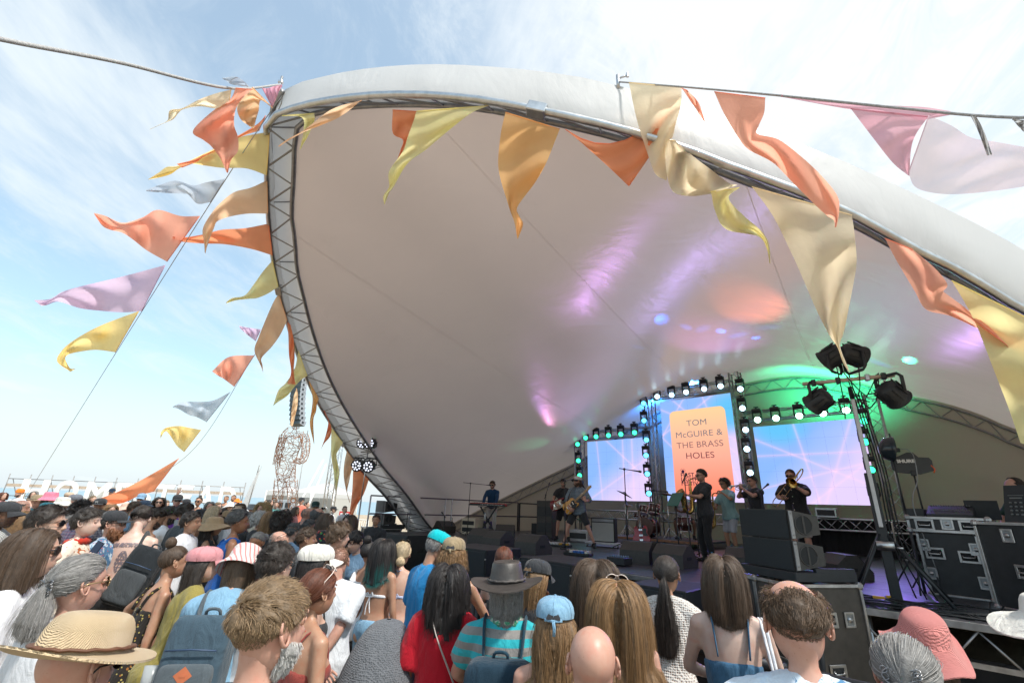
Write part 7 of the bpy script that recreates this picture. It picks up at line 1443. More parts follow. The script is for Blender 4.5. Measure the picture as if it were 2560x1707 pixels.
cl=c2_+ux1*.36+uy1*.05;lp=T_('laptop',(*cl,zt),z1_+.1,'open black laptop seen from behind beside the mixing desk','laptop');MB().box((0,.1,.012),(.34,.24,.02),bev=.006).build('base',BLK,lp);MB().box((0,-.03,.13),(.34,.010,.24),bev=.005,rot=rotm(.12,0,0)).build('lid',BLK,lp)
cl=c2_+ux1*.62+uy1*.1;bt=T_('drinks_bottle',(*cl,2.04),0,'steel drinks bottle standing by the laptop','bottle');MB().lathe([(.001,0),(.036,.004),(.037,.19),(.022,.235),(.022,.245)],n=16).build('body',ALU,bt);MB().lathe([(.024,.245),(.024,.285),(.001,.288)],n=14).build('cap',BLK,bt)
cl=c3_+uy3*-.05+ux3*-.32;sp_=T_('powered_speaker',(*cl,2.04),z3_+.2,'small black powered speaker with its rear panel facing the camera','speaker');V=[(-.15,-.12,0),(.15,-.12,0),(.19,.14,0),(-.19,.14,0),(-.11,-.02,.44),(.11,-.02,.44),(.15,.16,.44),(-.15,.16,.44)]
MB().add(V,[(3,2,1,0),(4,5,6,7),(0,1,5,4),(1,2,6,5),(2,3,7,6),(3,0,4,7)]).build('cabinet',BLK,sp_);m=MB();sl2=math.atan2(.10,.44)
for i in range(4):
 for j in range(3):m.cyl((-.06+j*.05,-.12+.227*(.10+i*.045),.10+i*.045),(-.06+j*.05,-.135+.227*(.10+i*.045),.10+i*.045),.012,8)
m.box((0,-.065,.29),(.12,.006,.015));m.box((0,-.058,.32),(.15,.006,.006));m.build('rear_control',mat('panel_print',(.16,.17,.17),.5,0,.2),sp_)
cl=c2_+ux1*.78+uy1*.02;mic_stand((*cl,2.04),.20,np.array([*(cl+ux1*.03),2.33]),'short stand with a red talkback microphone beside the powered speaker',True)
def aerial(px,py,w,label,dome):
 c=at_depth(px,py,w);r=T_('aerial',(c[0],c[1],1.1),R_(-35),label,'aerial');h=c[2]-1.1
 MB().cyl((0,0,0),(0,0,h*.55),.018,8).cyl((0,0,h*.5),(0,0,h-.08),.012,8).build('pole',BLK,r)
 for a in (.3,2.4,4.5):MB().cyl((0,0,.55),(.42*math.cos(a),.42*math.sin(a),.01),.011,6).build('leg',BLK,r)
 if dome:MB().lathe([(.19,-.02),(.185,0.0),(.15,.09),(.08,.135),(.001,.15)],n=20).xf(basis((-.95,-.2,.1)),(0,0,h)).build('dish',LENSD,r);MB().box((.03,0,h),(.02,.03,.46),bev=.005).box((.07,0,h-.02),(.08,.05,.06),bev=.008).build('mount',BLK,r);MB().tube(spline([(.1,0,h),(.24,.0,h-.06),(.22,-.02,h-.45),(.10,-.02,h-.8),(.18,0,.3)],20),.007,6).build('cable',mat('grey_cable',(.25,.26,.27),.6,0,.1),r)
 else:
  P=[(-.24,-.07),(-.20,-.12),(.08,-.15),(.24,-.10),(.245,.05),(.22,.09),(.10,.10),(.05,.17),(-.02,.175),(-.24,.07)];MB().prism(P,-.016,.016,M=np.array([[1,0,0],[0,0,1],[0,1,0]])).xf(None,(0,0,h)).build('paddle',CASE,r);text('SHURE',.062,WHITE,r,(-.06,-.019,h+.025),bold=.004,sx=1.15);MB().box((0,0,h-.13),(.07,.06,.08),bev=.008).build('clamp',BLK,r);MB().tube(spline([(.22,-.01,h-.02),(.25,-.01,h-.08),(.23,-.01,h-.13)],8),.010,6).build('connector',mat('orange_plug',(.65,.10,.02),.5,0,.1),r)
aerial(2226,1122,6.9,'round black dish aerial on a stand right of the lighting tower',True);aerial(2278,1160,6.9,'flat black paddle aerial with white maker name on a stand',False)
def mic_at(bx,by,tx,ty,w_=None,label='',h=1.5,z=1.1,**k):
 b=at_z(bx,by,z);tw_=proj((b[0],b[1],b[2]+h))[2];t=at_depth(tx,ty,w_ or tw_);return mic_stand(b,h,t,label,**k)
b=to_world(kb,(.56,.95,0));mic_stand(b,1.62,to_world(kb,(.03,.30,1.60)),'boom mic stand in front of the keyboard player')
b=to_world(gt,(.05,.95,0));mic_stand(b,1.58,to_world(gt,(.06,.27,1.62)),'mic stand at the mouth of the singing guitarist',True)
b=to_world(bs,(.42,.65,0));mic_stand(b,1.30,to_world(bs,(.36,.42,1.58)),'boom mic stand beside the bass player')
mic_at(1570,1372,1598,1178,None,'tall boom mic stand left of the drum kit',1.55,1.3);b=to_world(s1,(.02,1.05,0));mic_stand(b,1.35,to_world(s1,(.02,.80,1.28)),'mic stand in front of the alto saxophone');mic_at(1730,1405,1714,1188,None,'tall straight stand with a black microphone before the saxophonist',1.62)
b=to_world(s2,(.0,.95,0));mic_stand(b,1.35,to_world(s2,(.0,.62,1.33)),'mic stand in front of the tenor saxophone');b=to_world(tb,(.35,.85,0));mic_stand(b,1.40,to_world(tb,(.28,.62,1.42)),'mic stand at the trombone bell',mic=True)
mic_at(1108,1338,1106,1282,None,'low mic stand by the left railing',.55);mic_at(1128,1332,1133,1294,None,'second short black stand by the left railing',.5,mic=False);b=at_z(1015,1325,1.1);mic_stand(b,z_for(b[0],b[1],1165)-1.1,(b[0]+.05,b[1],z_for(b[0],b[1],1158)),'tall black stand at the left end of the stage by the railing',legs=.6);b=ST(1.9,3.4);mic_stand(b,1.15,b+[0,0,1.16],'short black pole stand right of the front speakers',True,mic=False)
def music_stand(d,y,z,label,c):
 r=own(d,'music_stand',label,'music stand');MB().cyl((0,y,.04),(0,y,z),.012,8).build('pole',BLK,r);MB().box((0,y,z+.12),(.48,.012,.30),bev=.004,rot=rotm(.55,0,0)).box((0,y-.05,z-.02),(.46,.06,.012),bev=.003).build('desk',c,r)
 for i in range(3):MB().cyl((0,y,.15),(.28*math.cos(i*2.09+.5),y+.28*math.sin(i*2.09+.5),.01),.010,6).build('leg',BLK,r)
MST=mat('music_stand_teal',(.012,.10,.11),.4,0,.15);music_stand(s2,.72,.98,'dark teal music stand before the curly haired saxophonist',MST);music_stand(s1,.62,1.02,'green music stand behind the tall microphone',mat('music_stand_green',(.02,.14,.11),.4,0,.15))
gp=at_z(1606,1386,1.1);r=T_('electric_guitar',gp,R_(-28),'red semi hollow guitar leaning on a low stand','electric guitar');guitar(r,(0,0,.40),(-.10,.22,1),(0,-1,.2),SEMI,CHRY,[(-.02,-.17,0),(.06,-.13,0),(.14,-.13,0),(.13,-.05,0),(.0,-.05,0)],.40,BLK,semi=True,fret=ROSE)
r=T_('guitar_stand',gp,R_(-28),'small black stand under the red guitar','stand')
for x in (-.18,.18):MB().tube(spline([(x,-.10,.01),(x,.0,.16),(x*.5,.14,.5),(0,.18,.62)],10),.011,6).cyl((x,.0,.14),(x,-.12,.15),.010,6).build('leg',BLK,r)
MB().cyl((0,.18,.62),(0,.28,.01),.011,6).build('back_leg',BLK,r)
ap=at_z(1512,1366,1.1);r=T_('guitar_amplifier',(ap[0],ap[1],1.22),R_(-30),'silver fronted guitar amplifier on a wheeled board','amplifier');MB().box((0,0,.30),(.66,.26,.60),bev=.015).build('cabinet',BLKR,r);MB().box((0,-.132,.25),(.60,.012,.46),bev=.003).build('grille',mat('silver_grille_cloth',(.34,.35,.34),.8,0,.15,200),r);MB().box((0,-.133,.54),(.60,.01,.07)).build('control_panel',ALUD,r)
r=T_('dolly',(ap[0],ap[1],1.1),R_(-30),'pale grey wheeled board under the amplifier','dolly');MB().box((0,0,.09),(.95,.5,.05),bev=.006).build('board',mat('pale_grey_board',(.45,.46,.48),.5,0,.15),r)
for a in (-.42,.42):
 for e in (-.2,.2):MB().cyl((a-.015,e,.035),(a+.015,e,.035),.035,12).build('wheel',ALUD,r)
def crate(px,py,dims,rz,label,c,name='crate',z=1.1,cat='crate',slots=0):
 p=at_z(px,py,z);r=T_(name,p,R_(rz),label,cat);W,D,H=dims;MB().box((0,0,H/2),dims,bev=.01).build('body',c,r)
 for i in range(slots):MB().box((0,-D/2-.004,H*(i+.7)/(slots+.4)),(W*.86,.012,H*.5/slots),bev=.003).build('panel',BLK,r)
 return r
crate(1180,1334,(.55,.55,.50),-30,'cream rack case with a white cloth on top behind the keyboard',CREAMP,'rack_case',slots=2);crate(1213,1334,(.5,.45,.42),-30,'purple plastic crate beside the cream rack case',mat('purple_crate',(.06,.05,.16),.5,0,.15),slots=2);crate(1346,1338,(.4,.35,.4),-30,'small black box behind the bass player',BLK,'equipment_box',cat='box');crate(1368,1345,(.55,.5,1.15),-30,'tall black bass speaker cabinet behind the bass player',CABIN,'bass_cabinet',cat='speaker',slots=2);crate(1452,1352,(.62,.5,.32),-30,'open pale trimmed flight case on the floor behind the guitarist',mat('pale_grey_board',(.45,.46,.48),.5,0,.15),'open_case',slots=1,cat='flight case')
def pedalboard(px,py,n,rz,label,seed):
 p=at_z(px,py,1.1);r=T_('pedalboard',p,R_(rz),label,'pedalboard');MB().box((0,0,.03),(n*.085+.06,.26,.05),bev=.006).build('board',BLK,r);g=np.random.default_rng(seed)
 for i in range(n):
  for j in (-1,1):
   c=[(.55,.55,.55),(.5,.28,.03),(.03,.12,.4),(.35,.03,.03),(.5,.5,.46),(.05,.05,.05)][g.integers(0,6)];o=MB().box((-n*.0425+.0425+i*.085,j*.06,.075),(.07,.11,.045),bev=.006).build('pedal',mat('pedal_%d%d%d'%tuple(int(v*99) for v in c),c,.4,0,.05),r);MB().cyl((-n*.0425+.0425+i*.085,j*.06-.03,.09),(-n*.0425+.0425+i*.085,j*.06-.03,.112),.010,8).build('switch',CHROME,o)
pedalboard(1396,1366,7,-25,'effects pedals on a board before the bass player',1);pedalboard(1446,1388,6,-30,'colourful effects pedals on a board at the feet of the guitarist',2)
pm_=at_z(1549,1412,1.1);r=T_('small_mixer',pm_,SROT,'little mixer with rows of knobs on the stage floor','mixer');MB().box((0,0,.07),(.36,.28,.12),bev=.01).build('body',BLK,r);m=MB()
for i in range(7):
 for j in range(3):m.cyl((-.14+i*.047,-.08+j*.07,.13),(-.14+i*.047,-.08+j*.07,.16),.011,6)
o=m.build('knob',mat('blue_lit_knob',(.12,.2,.32),.4,0,.1),r)  # blue light on the knobs is put into their colour
for px,py,lab in ((1212,1298,'clear water bottle on the crates behind the keyboard'),(1782,1408,'clear water bottle on the stage floor before the saxophonists'),(1700,1396,'small plastic bottle standing behind the monitors')):
 p=at_z(px,py,1.1 if py>1350 else 1.6);r=T_('water_bottle',p,0,lab,'bottle');MB().lathe([(.001,0),(.032,.003),(.033,.13),(.014,.175),(.014,.19)],n=12).build('body',mat('clear_plastic',(.55,.60,.62),.15,0,.05),r);MB().lathe([(.016,.19),(.016,.21),(.001,.211)],n=10).build('cap',mat('cap_blue',(.05,.25,.5),.4,0,0),r)
r=T_('equipment_case',ST(1.3,9.05,2.05),SROT,'small silver trimmed case on the truss shelf under the right screen','case');MB().box((0,0,.13),(.5,.25,.25),bev=.01).build('body',ALU,r);MB().box((0,-.128,.13),(.42,.01,.15)).build('panel',BLK,r)
tag(MB().tube(spline([at_z(1280,1352,1.108),at_z(1308,1353,1.108),at_z(1326,1352,1.108)],10),.018,6).build('green_tape_strip',mat('green_tape',(.1,.6,.25)),None),'strip of bright green tape across the stage floor','tape')
m=MB();g=np.random.default_rng(11)
for i in range(16):
 s0=g.uniform(2.6,4.2);t0=g.uniform(.1,.9);P=[ST(s0,t0,1.112)]
 for j in range(6):s0+=g.uniform(-.1,.55);t0=min(1.5,max(.06,t0+g.uniform(-.35,.35)));P.append(ST(s0,t0,1.112+.012*(j%2)))
 m.tube(spline(P,26),.009,5)
o=m.build('cable_loom',BLKR);tag(o,'tangle of black cables along the right front edge of the stage','cables',kind='stuff')
P=[case_pt(.25,.30),case_pt(-.12,.10),case_pt(-.5,-.3),case_pt(-1.3,-1.0)];P=[(*P[0],fz+.12),(*P[1],1.0),(*P[2],.45),(*P[3],.05)];tag(MB().tube(spline(P,24),.024,8).build('multicore_cable',BLKR),'thick black cable sagging from the right front speakers','cable')
for px,lab in ((2198,'first yellow cable ramp end on the right stage floor'),(2232,'second yellow cable ramp end on the right stage floor')):
 tag(MB().box((0,0,.02),(.12,.05,.03),bev=.005).xf(rotm(0,0,-.6),at_z(px,1497,1.11)).build('cable_marker',mat('marker_yellow',(.60,.36,.02),.5,0,.1)),lab,'cable marker')
MESHM=NB('barrier_mesh');v=MESHM.tex('Voronoi',140.0,Randomness=.1);MESHM.b.inputs['Base Color'].default_value=(.018,.018,.02,1);tp_=MESHM.n('BsdfTransparent');mx_=MESHM.n('MixShader');MESHM.l(MESHM.math('LESS_THAN',v.outputs['Distance'],.30),mx_.inputs[0]);MESHM.l(MESHM.b.outputs[0],mx_.inputs[1]);MESHM.l(tp_.outputs[0],mx_.inputs[2]);MESHM.l(mx_.outputs[0],MESHM.o.inputs['Surface'])
near_=['before the auburn ponytail','before the olive brown cap','before the long brown hair','before the white crochet top','before the denim dungarees','before the balding man','under the pink sun hat','at the right edge of the picture','before the bikini back','before the teal tipped hair','before the plaited woman','before the sandy haired man']
for i in range(12):
 s0=4.9-i*1.02;lab={0:7,1:6,2:5,3:4,4:3,5:2,6:0,7:1,8:8,9:9,10:10,11:11}[i]
 r=T_('crowd_barrier',ST(s0,-3.15,-.02),SROT,'black mesh crowd barrier panel '+near_[lab],'barrier','crowd barrier panels')
 for z in (1.10,.62,.12):MB().cyl((-.49,0,z),(.49,0,z),.030 if z>1 else .02,8).build('rail',BLK,r)
 for x in (-.48,.48):MB().cyl((x,0,.03),(x,0,1.1),.024,8).build('post',BLK,r)
 mesh_obj('mesh_sheet',[(-.48,.01,.1),(.48,.01,.1),(.48,.01,1.08),(-.48,.01,1.08)],[(0,1,2,3)],MESHM.m,r);MB().box((0,-.28,.015),(.96,.56,.03)).build('foot_plate',ALUD,r)
 # --------------------- things people wear on their backs or hold
def superbox(mb,c,d,e=.28,n=18,i=0,M=None):
 a=np.linspace(-np.pi,np.pi,n,endpoint=False);b=np.linspace(-np.pi/2,np.pi/2,n//2+1);sp_=lambda v:np.sign(v)*np.abs(v)**e
 V=np.array([(sp_(math.cos(q))*sp_(math.cos(t))*d[0]/2,sp_(math.cos(q))*sp_(math.sin(t))*d[1]/2,sp_(math.sin(q))*d[2]/2) for q in b for t in a]);K=len(b)
 F=[(k_*n+j,k_*n+(j+1)%n,(k_+1)*n+(j+1)%n,(k_+1)*n+j) for k_ in range(K-1) for j in range(n)]
 if M is not None:V=V@np.array(M).T
 return mb.add(V+np.asarray(c,float),F,i,True)
def backpack(d,label,m,m2,size=(.31,.19,.50),z=1.20,x=0,roll=0,patch=None,straps=True):
 K=d['K'];r=own(d,'backpack',label,'backpack');Rl=K['Rl']@rotm(0,R_(roll),0);c=K['up']((x,-.135-size[1]/2,z));f=lambda mb,nm,mm,par=r:mb.xf(Rl,c).build(nm,mm,par)
 body=f(superbox(MB(),(0,0,0),size),'body',m);f(superbox(MB(),(0,-size[1]*.42,-.10),(size[0]*.86,size[1]*.5,size[2]*.52)),'front_pocket',m2,body)
 z_=MB();t=np.linspace(-1.45,1.45,20);z_.tube([(size[0]*.43*math.sin(q),-size[1]*.30,size[2]*.02+size[2]*.44*math.cos(q)) for q in t],.005,6);z_.tube([(-size[0]*.40,-size[1]*.63,.085),(0,-size[1]*.66,.09),(size[0]*.40,-size[1]*.63,.085)],.0045,6);f(z_,'zip',mat('zip_navy',(.03,.06,.12),.5,0,.1),body)
 f(MB().tube(spline([(-.04,.04,size[2]*.47),(-.03,.02,size[2]*.55),(.03,.02,size[2]*.55),(.04,.04,size[2]*.47)],10),.009,6),'handle',m2,body)
 if patch:f(MB().add([(0,-size[1]*.675,.02),(.045,-size[1]*.675,-.02),(0,-size[1]*.675,-.06),(-.045,-size[1]*.675,-.02)],[(0,1,2,3)]).box((0,-size[1]*.67,-.02),(.03,.006,.012)),'patch',patch,body)
 if straps:
  for s_ in ((-1,1) if straps is True else (straps,)):
   P=[K['up']((s_*.10,-.125,z+.20)),K['up']((s_*.115,-.08,1.45)),K['up']((s_*.118,-.005,1.478)),K['up']((s_*.118,.08,1.43)),K['up']((s_*.125,.14,1.28)),K['up']((s_*.17,.09,1.08)),K['up']((s_*.15,-.12,z-.16))]
   MB().tube(spline(P,26),np.array([(.032,.009)]*26),8,up=(1,0,0)).build('strap',m2,r)
 return r
backpack(p_den,'slate blue backpack with an orange diamond patch on the denim jacket',fab('slate_pack',(.050,.085,.115)),fab('slate_pack_grey',(.085,.105,.12)),(.31,.18,.50),1.12,patch=mat('patch_orange',(.42,.12,.05),.6,0,.15))
backpack(p_hat,'dark navy backpack on the striped shirt under the leather hat',fab('navy_pack',(.012,.035,.058)),fab('navy_pack_light',(.018,.055,.085)),(.36,.20,.50),1.08)
backpack(p_tat,'black and grey hiking backpack slung from one bare shoulder',fab('black_pack',(.018,.022,.026)),fab('black_pack_grey',(.055,.062,.068)),(.29,.20,.52),1.08,x=.20,roll=18,straps=1)
def hold(d,s_,off):K=d['K'];P=K['hd'][s_];fd=np.array(P['fd'],float);fd/=np.linalg.norm(fd);pn=np.array(P['pn'],float);pn-=(pn@fd)*fd;pn/=np.linalg.norm(pn);return K['wr'][s_]+fd*off[0]+pn*off[1],fd,pn
for d,lab in ((p_phone,'dark smartphone held up by the cropped haired person'),(p_pho,'smartphone held in front of the photographing woman')):
 p,fd,pn=hold(d,1,(.12,.035));r=own(d,'smartphone',lab,'phone');M=np.stack([np.cross(pn,fd),pn,fd],1);MB().box((0,0,.02),(.074,.009,.155),bev=.003).xf(M,p).build('body',mat('phone_shell',(.03,.03,.045),.2,.3,.1),r);MB().box((0,-.0052,.02),(.066,.001,.145)).xf(M,p).build('display',mat('phone_glass',(.02,.025,.05),.05,0,0),r)
def cup(d,s_,label,m,R=.042,H=.12):
 p,fd,pn=hold(d,s_,(.08,.045));r=own(d,'plastic_cup',label,'cup');MB().lathe([(.001,-H*.4),(R*.78,-H*.4),(R,H*.6),(R*.95,H*.6),(R*.74,-H*.37)],n=18).xf(None,p).build('body',m,r);MB().lathe([(R*1.0,H*.58),(R*1.06,H*.6),(R*1.0,H*.62)],n=18).xf(None,p).build('rim',m,r);return r
CUPC=cloth_thin('clear_cup',(.70,.74,.76),.4,.2,.45);cup(p_wr,1,'clear plastic cup at the mouth of the man in the leaf wreath',CUPC,.045,.13);cup([d for d in PEOPLE if d['label'].startswith('auburn')][0],-1,'yellow plastic cup held by the auburn haired woman',mat('yellow_cup',(.62,.62,.10),.4,0,.05),.045,.10)
r=own(p_den,'plastic_cup','empty clear plastic cup in the side pocket of the slate backpack','cup');MB().lathe([(.001,-.05),(.034,-.05),(.045,.08),(.042,.08),(.032,-.047)],n=18).xf(p_den['K']['Rl'],p_den['K']['up']((-.20,-.22,1.06))).build('body',CUPC,r)
def torus_at(d,dz,R0,r0,name,m,jag=0,seed=1):
 K=d['K'];g=np.random.default_rng(seed);t=np.linspace(0,2*np.pi,30);P=[K['nb']+K['Rl']@np.array([R0*math.cos(q),R0*.95*math.sin(q)+.005,dz+.012*math.sin(q)+jag*g.normal()]) for q in t];P[-1]=P[0];MB().tube(P,r0*(1+.25*np.sin(np.arange(30)*2.3)),8).build(name,m,d['root'])
torus_at(p_phone,.012,.070,.026,'scarf',fab('red_scarf',(.45,.03,.015)));torus_at(p_hat,.030,.070,.024,'neckerchief',fab('green_neckerchief',(.06,.36,.20),'leafy',(.55,.60,.50),(.03,.25,.15),1.5),.003)
for lab,c in (('red brown',(.45,.06,.04)),('sunburnt',(.6,.55,.5))):
 d=[q for q in PEOPLE if q['label'].startswith(lab)][0];K=d['K'];m=MB()
 for q in np.linspace(0,6.1,34):m.ball(K['nb']+K['Rl']@np.array([.076*math.cos(q),.080*math.sin(q)+.012,-.012-.03*max(0,math.sin(q))]),.0062,6)
 m.build('bead_necklace',mat('beads_%s'%lab.replace(' ','_'),c,.3,0,.2,40),d['root'])
M4=np.eye(4);M4[:3,:3]=p_vest['K']['Rl']@np.stack([[-1,0,0],[0,0,1],[0,1,0]],1);M4[:3,3]=p_vest['K']['up']((0,.140,1.24));t=text('ORLANDO',.085,WHITE,p_vest['root'],(0,0,0),bold=.003,name='lettering');t.matrix_local=Matrix(M4.tolist())
k=NB('tattoo_ink');v=k.tex('Voronoi',55.0);v2=k.tex('Noise',60.0,Detail=5.0);tp_=k.n('BsdfTransparent');mx_=k.n('MixShader');k.b.inputs['Base Color'].default_value=(.16,.13,.15,1);k.l(k.math('MULTIPLY',k.math('GREATER_THAN',k.math('ADD',v.outputs['Distance'],k.math('MULTIPLY',v2.outputs['Fac'],.4)),.60),.8),mx_.inputs[0]);k.l(tp_.outputs[0],mx_.inputs[1]);k.l(k.b.outputs[0],mx_.inputs[2]);k.l(mx_.outputs[0],k.o.inputs['Surface'])
def tattoo(d,xs_,zs_,hw,name='tattoo'):
 K=d['K'];T=K['tor'];rows=[]
 for z in zs_:
  rx,ry,cy_=(np.interp(z,T[:,0],T[:,i]) for i in (1,2,3));rows.append(np.array([K['up']((x*hw(z),cy_-ry*math.sqrt(max(0,1-(x*hw(z)/rx)**2))-.003,z)) for x in xs_]))
 V,F=loft(rows);mesh_obj(name,V,F,k.m,d['root'],True)
tattoo(p_tat,np.linspace(-1,1,15),np.linspace(1.345,1.385,5),lambda z:.125);tattoo(p_tat,np.linspace(-1,1,9),np.linspace(1.12,1.31,12),lambda z:.045*math.sin((z-1.105)/.21*3.1)**.7+.004)
def wreath(d):
 K=d['K'];g=np.random.default_rng(5);m=MB()
 for i in range(90):
  t=g.uniform(0,6.28);p=K['hc']+K['Rh']@np.array([.088*math.sin(t),-.012+.110*math.cos(t),.062+g.uniform(-.015,.02)]);dv=g.normal(size=3)+np.array([math.sin(t),math.cos(t),.3])*1.2;dv/=np.linalg.norm(dv);w_=np.cross(dv,g.normal(size=3));w_/=np.linalg.norm(w_);L_=g.uniform(.03,.055);m.add([p,p+dv*L_*.5+w_*.011,p+dv*L_,p+dv*L_*.5-w_*.011],[(0,1,2,3)],i%2)
 o=m.build('leaf_wreath',[mat('leaf_green',(.045,.10,.025),.5,0,.3),mat('leaf_dark',(.03,.06,.02),.5,0,.3)],d['root']);o['kind']='stuff'
wreath(p_wr)
d=[q for q in PEOPLE if q['label'].startswith('platinum')][0];K=d['K'];m=MB();c=K['hc']+K['Rh']@np.array([-.070,-.075,-.005])
for i in range(5):a=i*1.257;m.ball(c+K['Rh']@np.array([-.008,.020*math.cos(a),.020*math.sin(a)]),(.008,.017,.017),8)
m.ball(c+[0,-.006,0],.009,8,1);m.build('flower',[mat('flower_white',(.75,.58,.60),.6,0,.1),mat('flower_pink',(.55,.04,.12),.6,0,.1)],d['root'])
d=[q for q in PEOPLE if 'shoulder length black hair' in q['label']][0];K=d['K'];r=own(d,'handbag','dark handbag on a pale grey strap crossing the red top','handbag');MB().tube(spline([K['up']((-.09,.12,1.36)),K['up']((-.10,.0,1.505)),K['up']((-.03,-.150,1.38)),K['up']((.10,-.168,1.15)),K['up']((.20,-.15,.96))],24),np.array([(.016,.004)]*24),6,up=(1,0,0)).build('strap',mat('pale_strap',(.46,.41,.38),.5,0,.1),r);superbox(MB(),K['up']((.23,-.14,.84)),(.16,.12,.24)).build('body',BLK,r)
d=[q for q in PEOPLE if 'dungarees' in q['label']][0];K=d['K'];r=own(d,'shoulder_bag','white rope handled bag on the bare shoulder beside the dungarees','bag')
for q in (0,.018):MB().tube(spline([K['up']((.150,.10,1.25)),K['up']((.155+q,-.01,1.452)),K['up']((.175+q,-.13,1.25)),K['up']((.20+q,-.14,.98))],18),.008,6).build('handle',W_,r)
superbox(MB(),K['up']((.22,-.10,.86)),(.14,.16,.26)).build('body',fab('white_striped_bag',(.62,.64,.68),'stripe_v',(.40,.44,.55)),r)
d=[q for q in PEOPLE if q['label'].startswith('bald man in dark teal')][0];K=d['K'];r=own(d,'shoulder_bag','black strap bag across the dark teal polo','bag');MB().tube(spline([K['up']((.10,.10,1.38)),K['up']((.11,-.01,1.50)),K['up']((.02,-.165,1.32)),K['up']((-.13,-.15,1.08)),K['up']((-.21,.0,.95))],20),np.array([(.020,.005)]*20),6,up=(1,0,0)).build('strap',BLK,r);superbox(MB(),K['up']((-.24,.02,.88)),(.08,.18,.18)).build('body',BLK,r)
for lab in ('grey haired woman with gold','grey haired woman with a silver'):
 d=[q for q in PEOPLE if q['label'].startswith(lab)][0];K=d['K'];c=K['hc']+K['Rh']@np.array([0,-.122,.004]);m=MB();g=np.random.default_rng(9)
 for i in range(16):a,b=g.uniform(-.045,.045),g.uniform(-.024,.024);m.tube([c+K['Rh']@np.array([a+.010*math.cos(q),-.004+.003*math.sin(q*2),b+.010*math.sin(q)]) for q in np.linspace(0,6.283,9)],.0022,4)
 m.tube([c+K['Rh']@np.array([.052*math.cos(q),0,.030*math.sin(q)]) for q in np.linspace(0,6.283,22)],.0035,5).build('hair_clip',mat('filigree_silver',(.30,.30,.31),.35,.8,.2),d['root'])
h_=at_depth(985,1640,2.75);d=dict(px=1022,py=1606,w=3.25,yaw=10,s=.9,sex='f',lean=72,hp=80,hair=('bun','darkgrey'),top=('tee',BK_),bottom=('trousers',BK_),armL='front',armR='front',label='hunched person wrapped in a dark grey scaly textured shawl',zg=-.02);d=person(d,'people in the crowd');s_c=fab('scaly_shawl',(.055,.060,.068),'scaly',(.14,.15,.165))
m=MB();pr=[(.02,1.56),(.12,1.54),(.20,1.46),(.27,1.32),(.32,1.12),(.37,.85),(.40,.6)];pr=spline(np.array([(a,0,b) for a,b in pr]),24);n=40;V=[]
for r0,_,z in pr:
 for j in range(n):t=2*np.pi*j/n;f_=1+.05*math.sin(5*t+z*3)*(1.6-z);V.append((r0*f_*math.cos(t)*.84,r0*f_*math.sin(t)*.84+.30*max(0,z-.93)+.02,z-.10))
m.add(V,[(k_*n+j,k_*n+(j+1)%n,(k_+1)*n+(j+1)%n,(k_+1)*n+j) for k_ in range(23) for j in range(n)],0,True);m.build('shawl',s_c,d['root'])
flush()
# --------------------- ropes and flags
ZM=dict(A=(0,60,2.614),B=(0,600,2.24),C=(660,920,4.6125),D=(640,130,2.614),E=(1400,130,1.8026),Z=(560,1150,2.816))
def rope(pts,r,label,m=ROPEM,sag=0.0):
 P=spline(np.array(pts,float),120);s_=np.linspace(0,1,120);P[:,2]-=sag*4*s_*(1-s_);o=MB().tube(P,r,8).build('rope',m);tag(o,label,'rope');return P
c0=arch_pt(700,212,.6);cl_=arch_pt(676,330)
RP1=rope([cl_,at_depth(582,421,7.0),at_depth(58,1252,16.0),at_depth(0,1342,17.2)],.006,'thin guy rope with bunting from the canopy corner down to the left',sag=0)
RP2=rope([arch_pt(735,765),at_depth(636,888,11.5),at_depth(460,1145,15.5),at_depth(223,1278,19.0),at_depth(160,1335,20.0)],.007,'second thin guy rope with bunting running from the arch to the sand')
RP3=rope([c0,at_depth(575,221,4.6),at_depth(300,157,3.3),at_depth(0,98,2.45),at_depth(-500,-20,1.7),at_depth(-500,-20,1.7)+(at_depth(-500,-20,1.7)-at_depth(0,98,2.45))*5],.0135,'thick pale rope crossing the sky at the upper left')
bolt=arch_pt(1545,205,.66);_e,_f=at_depth(2560,295,2.5),at_depth(2900,320,2.1);_g=(_f-_e)/np.linalg.norm(_f-_e)
RP4=rope([bolt,at_depth(1710,218,4.5),at_depth(1935,238,3.7),at_depth(2380,284,2.8),at_depth(2560,295,2.5),_f,_f+_g*4-np.array([0,0,.2]),_f+_g*9-np.array([0,0,.9])],.009,'rope with coloured flags leaving the canopy bolt to the upper right')
o=MB().cyl((0,0,-.1),(0,0,.1),.02,10).cyl((0,0,.05),(.09,-.04,.05),.012,8).box((.1,-.05,.05),(.03,.03,.07),bev=.006).xf(None,bolt).build('shackle_bolt',ALU);tag(o,'steel shackle bolt on the canopy edge holding the right hand flag rope','bolt')
o=MB().cyl((0,0,-.12),(0,0,.16),.018,8).box((0,0,.05),(.07,.05,.05),bev=.008).xf(None,c0).build('corner_bolt',ALU);tag(o,'steel fitting at the left corner of the canopy','bolt')
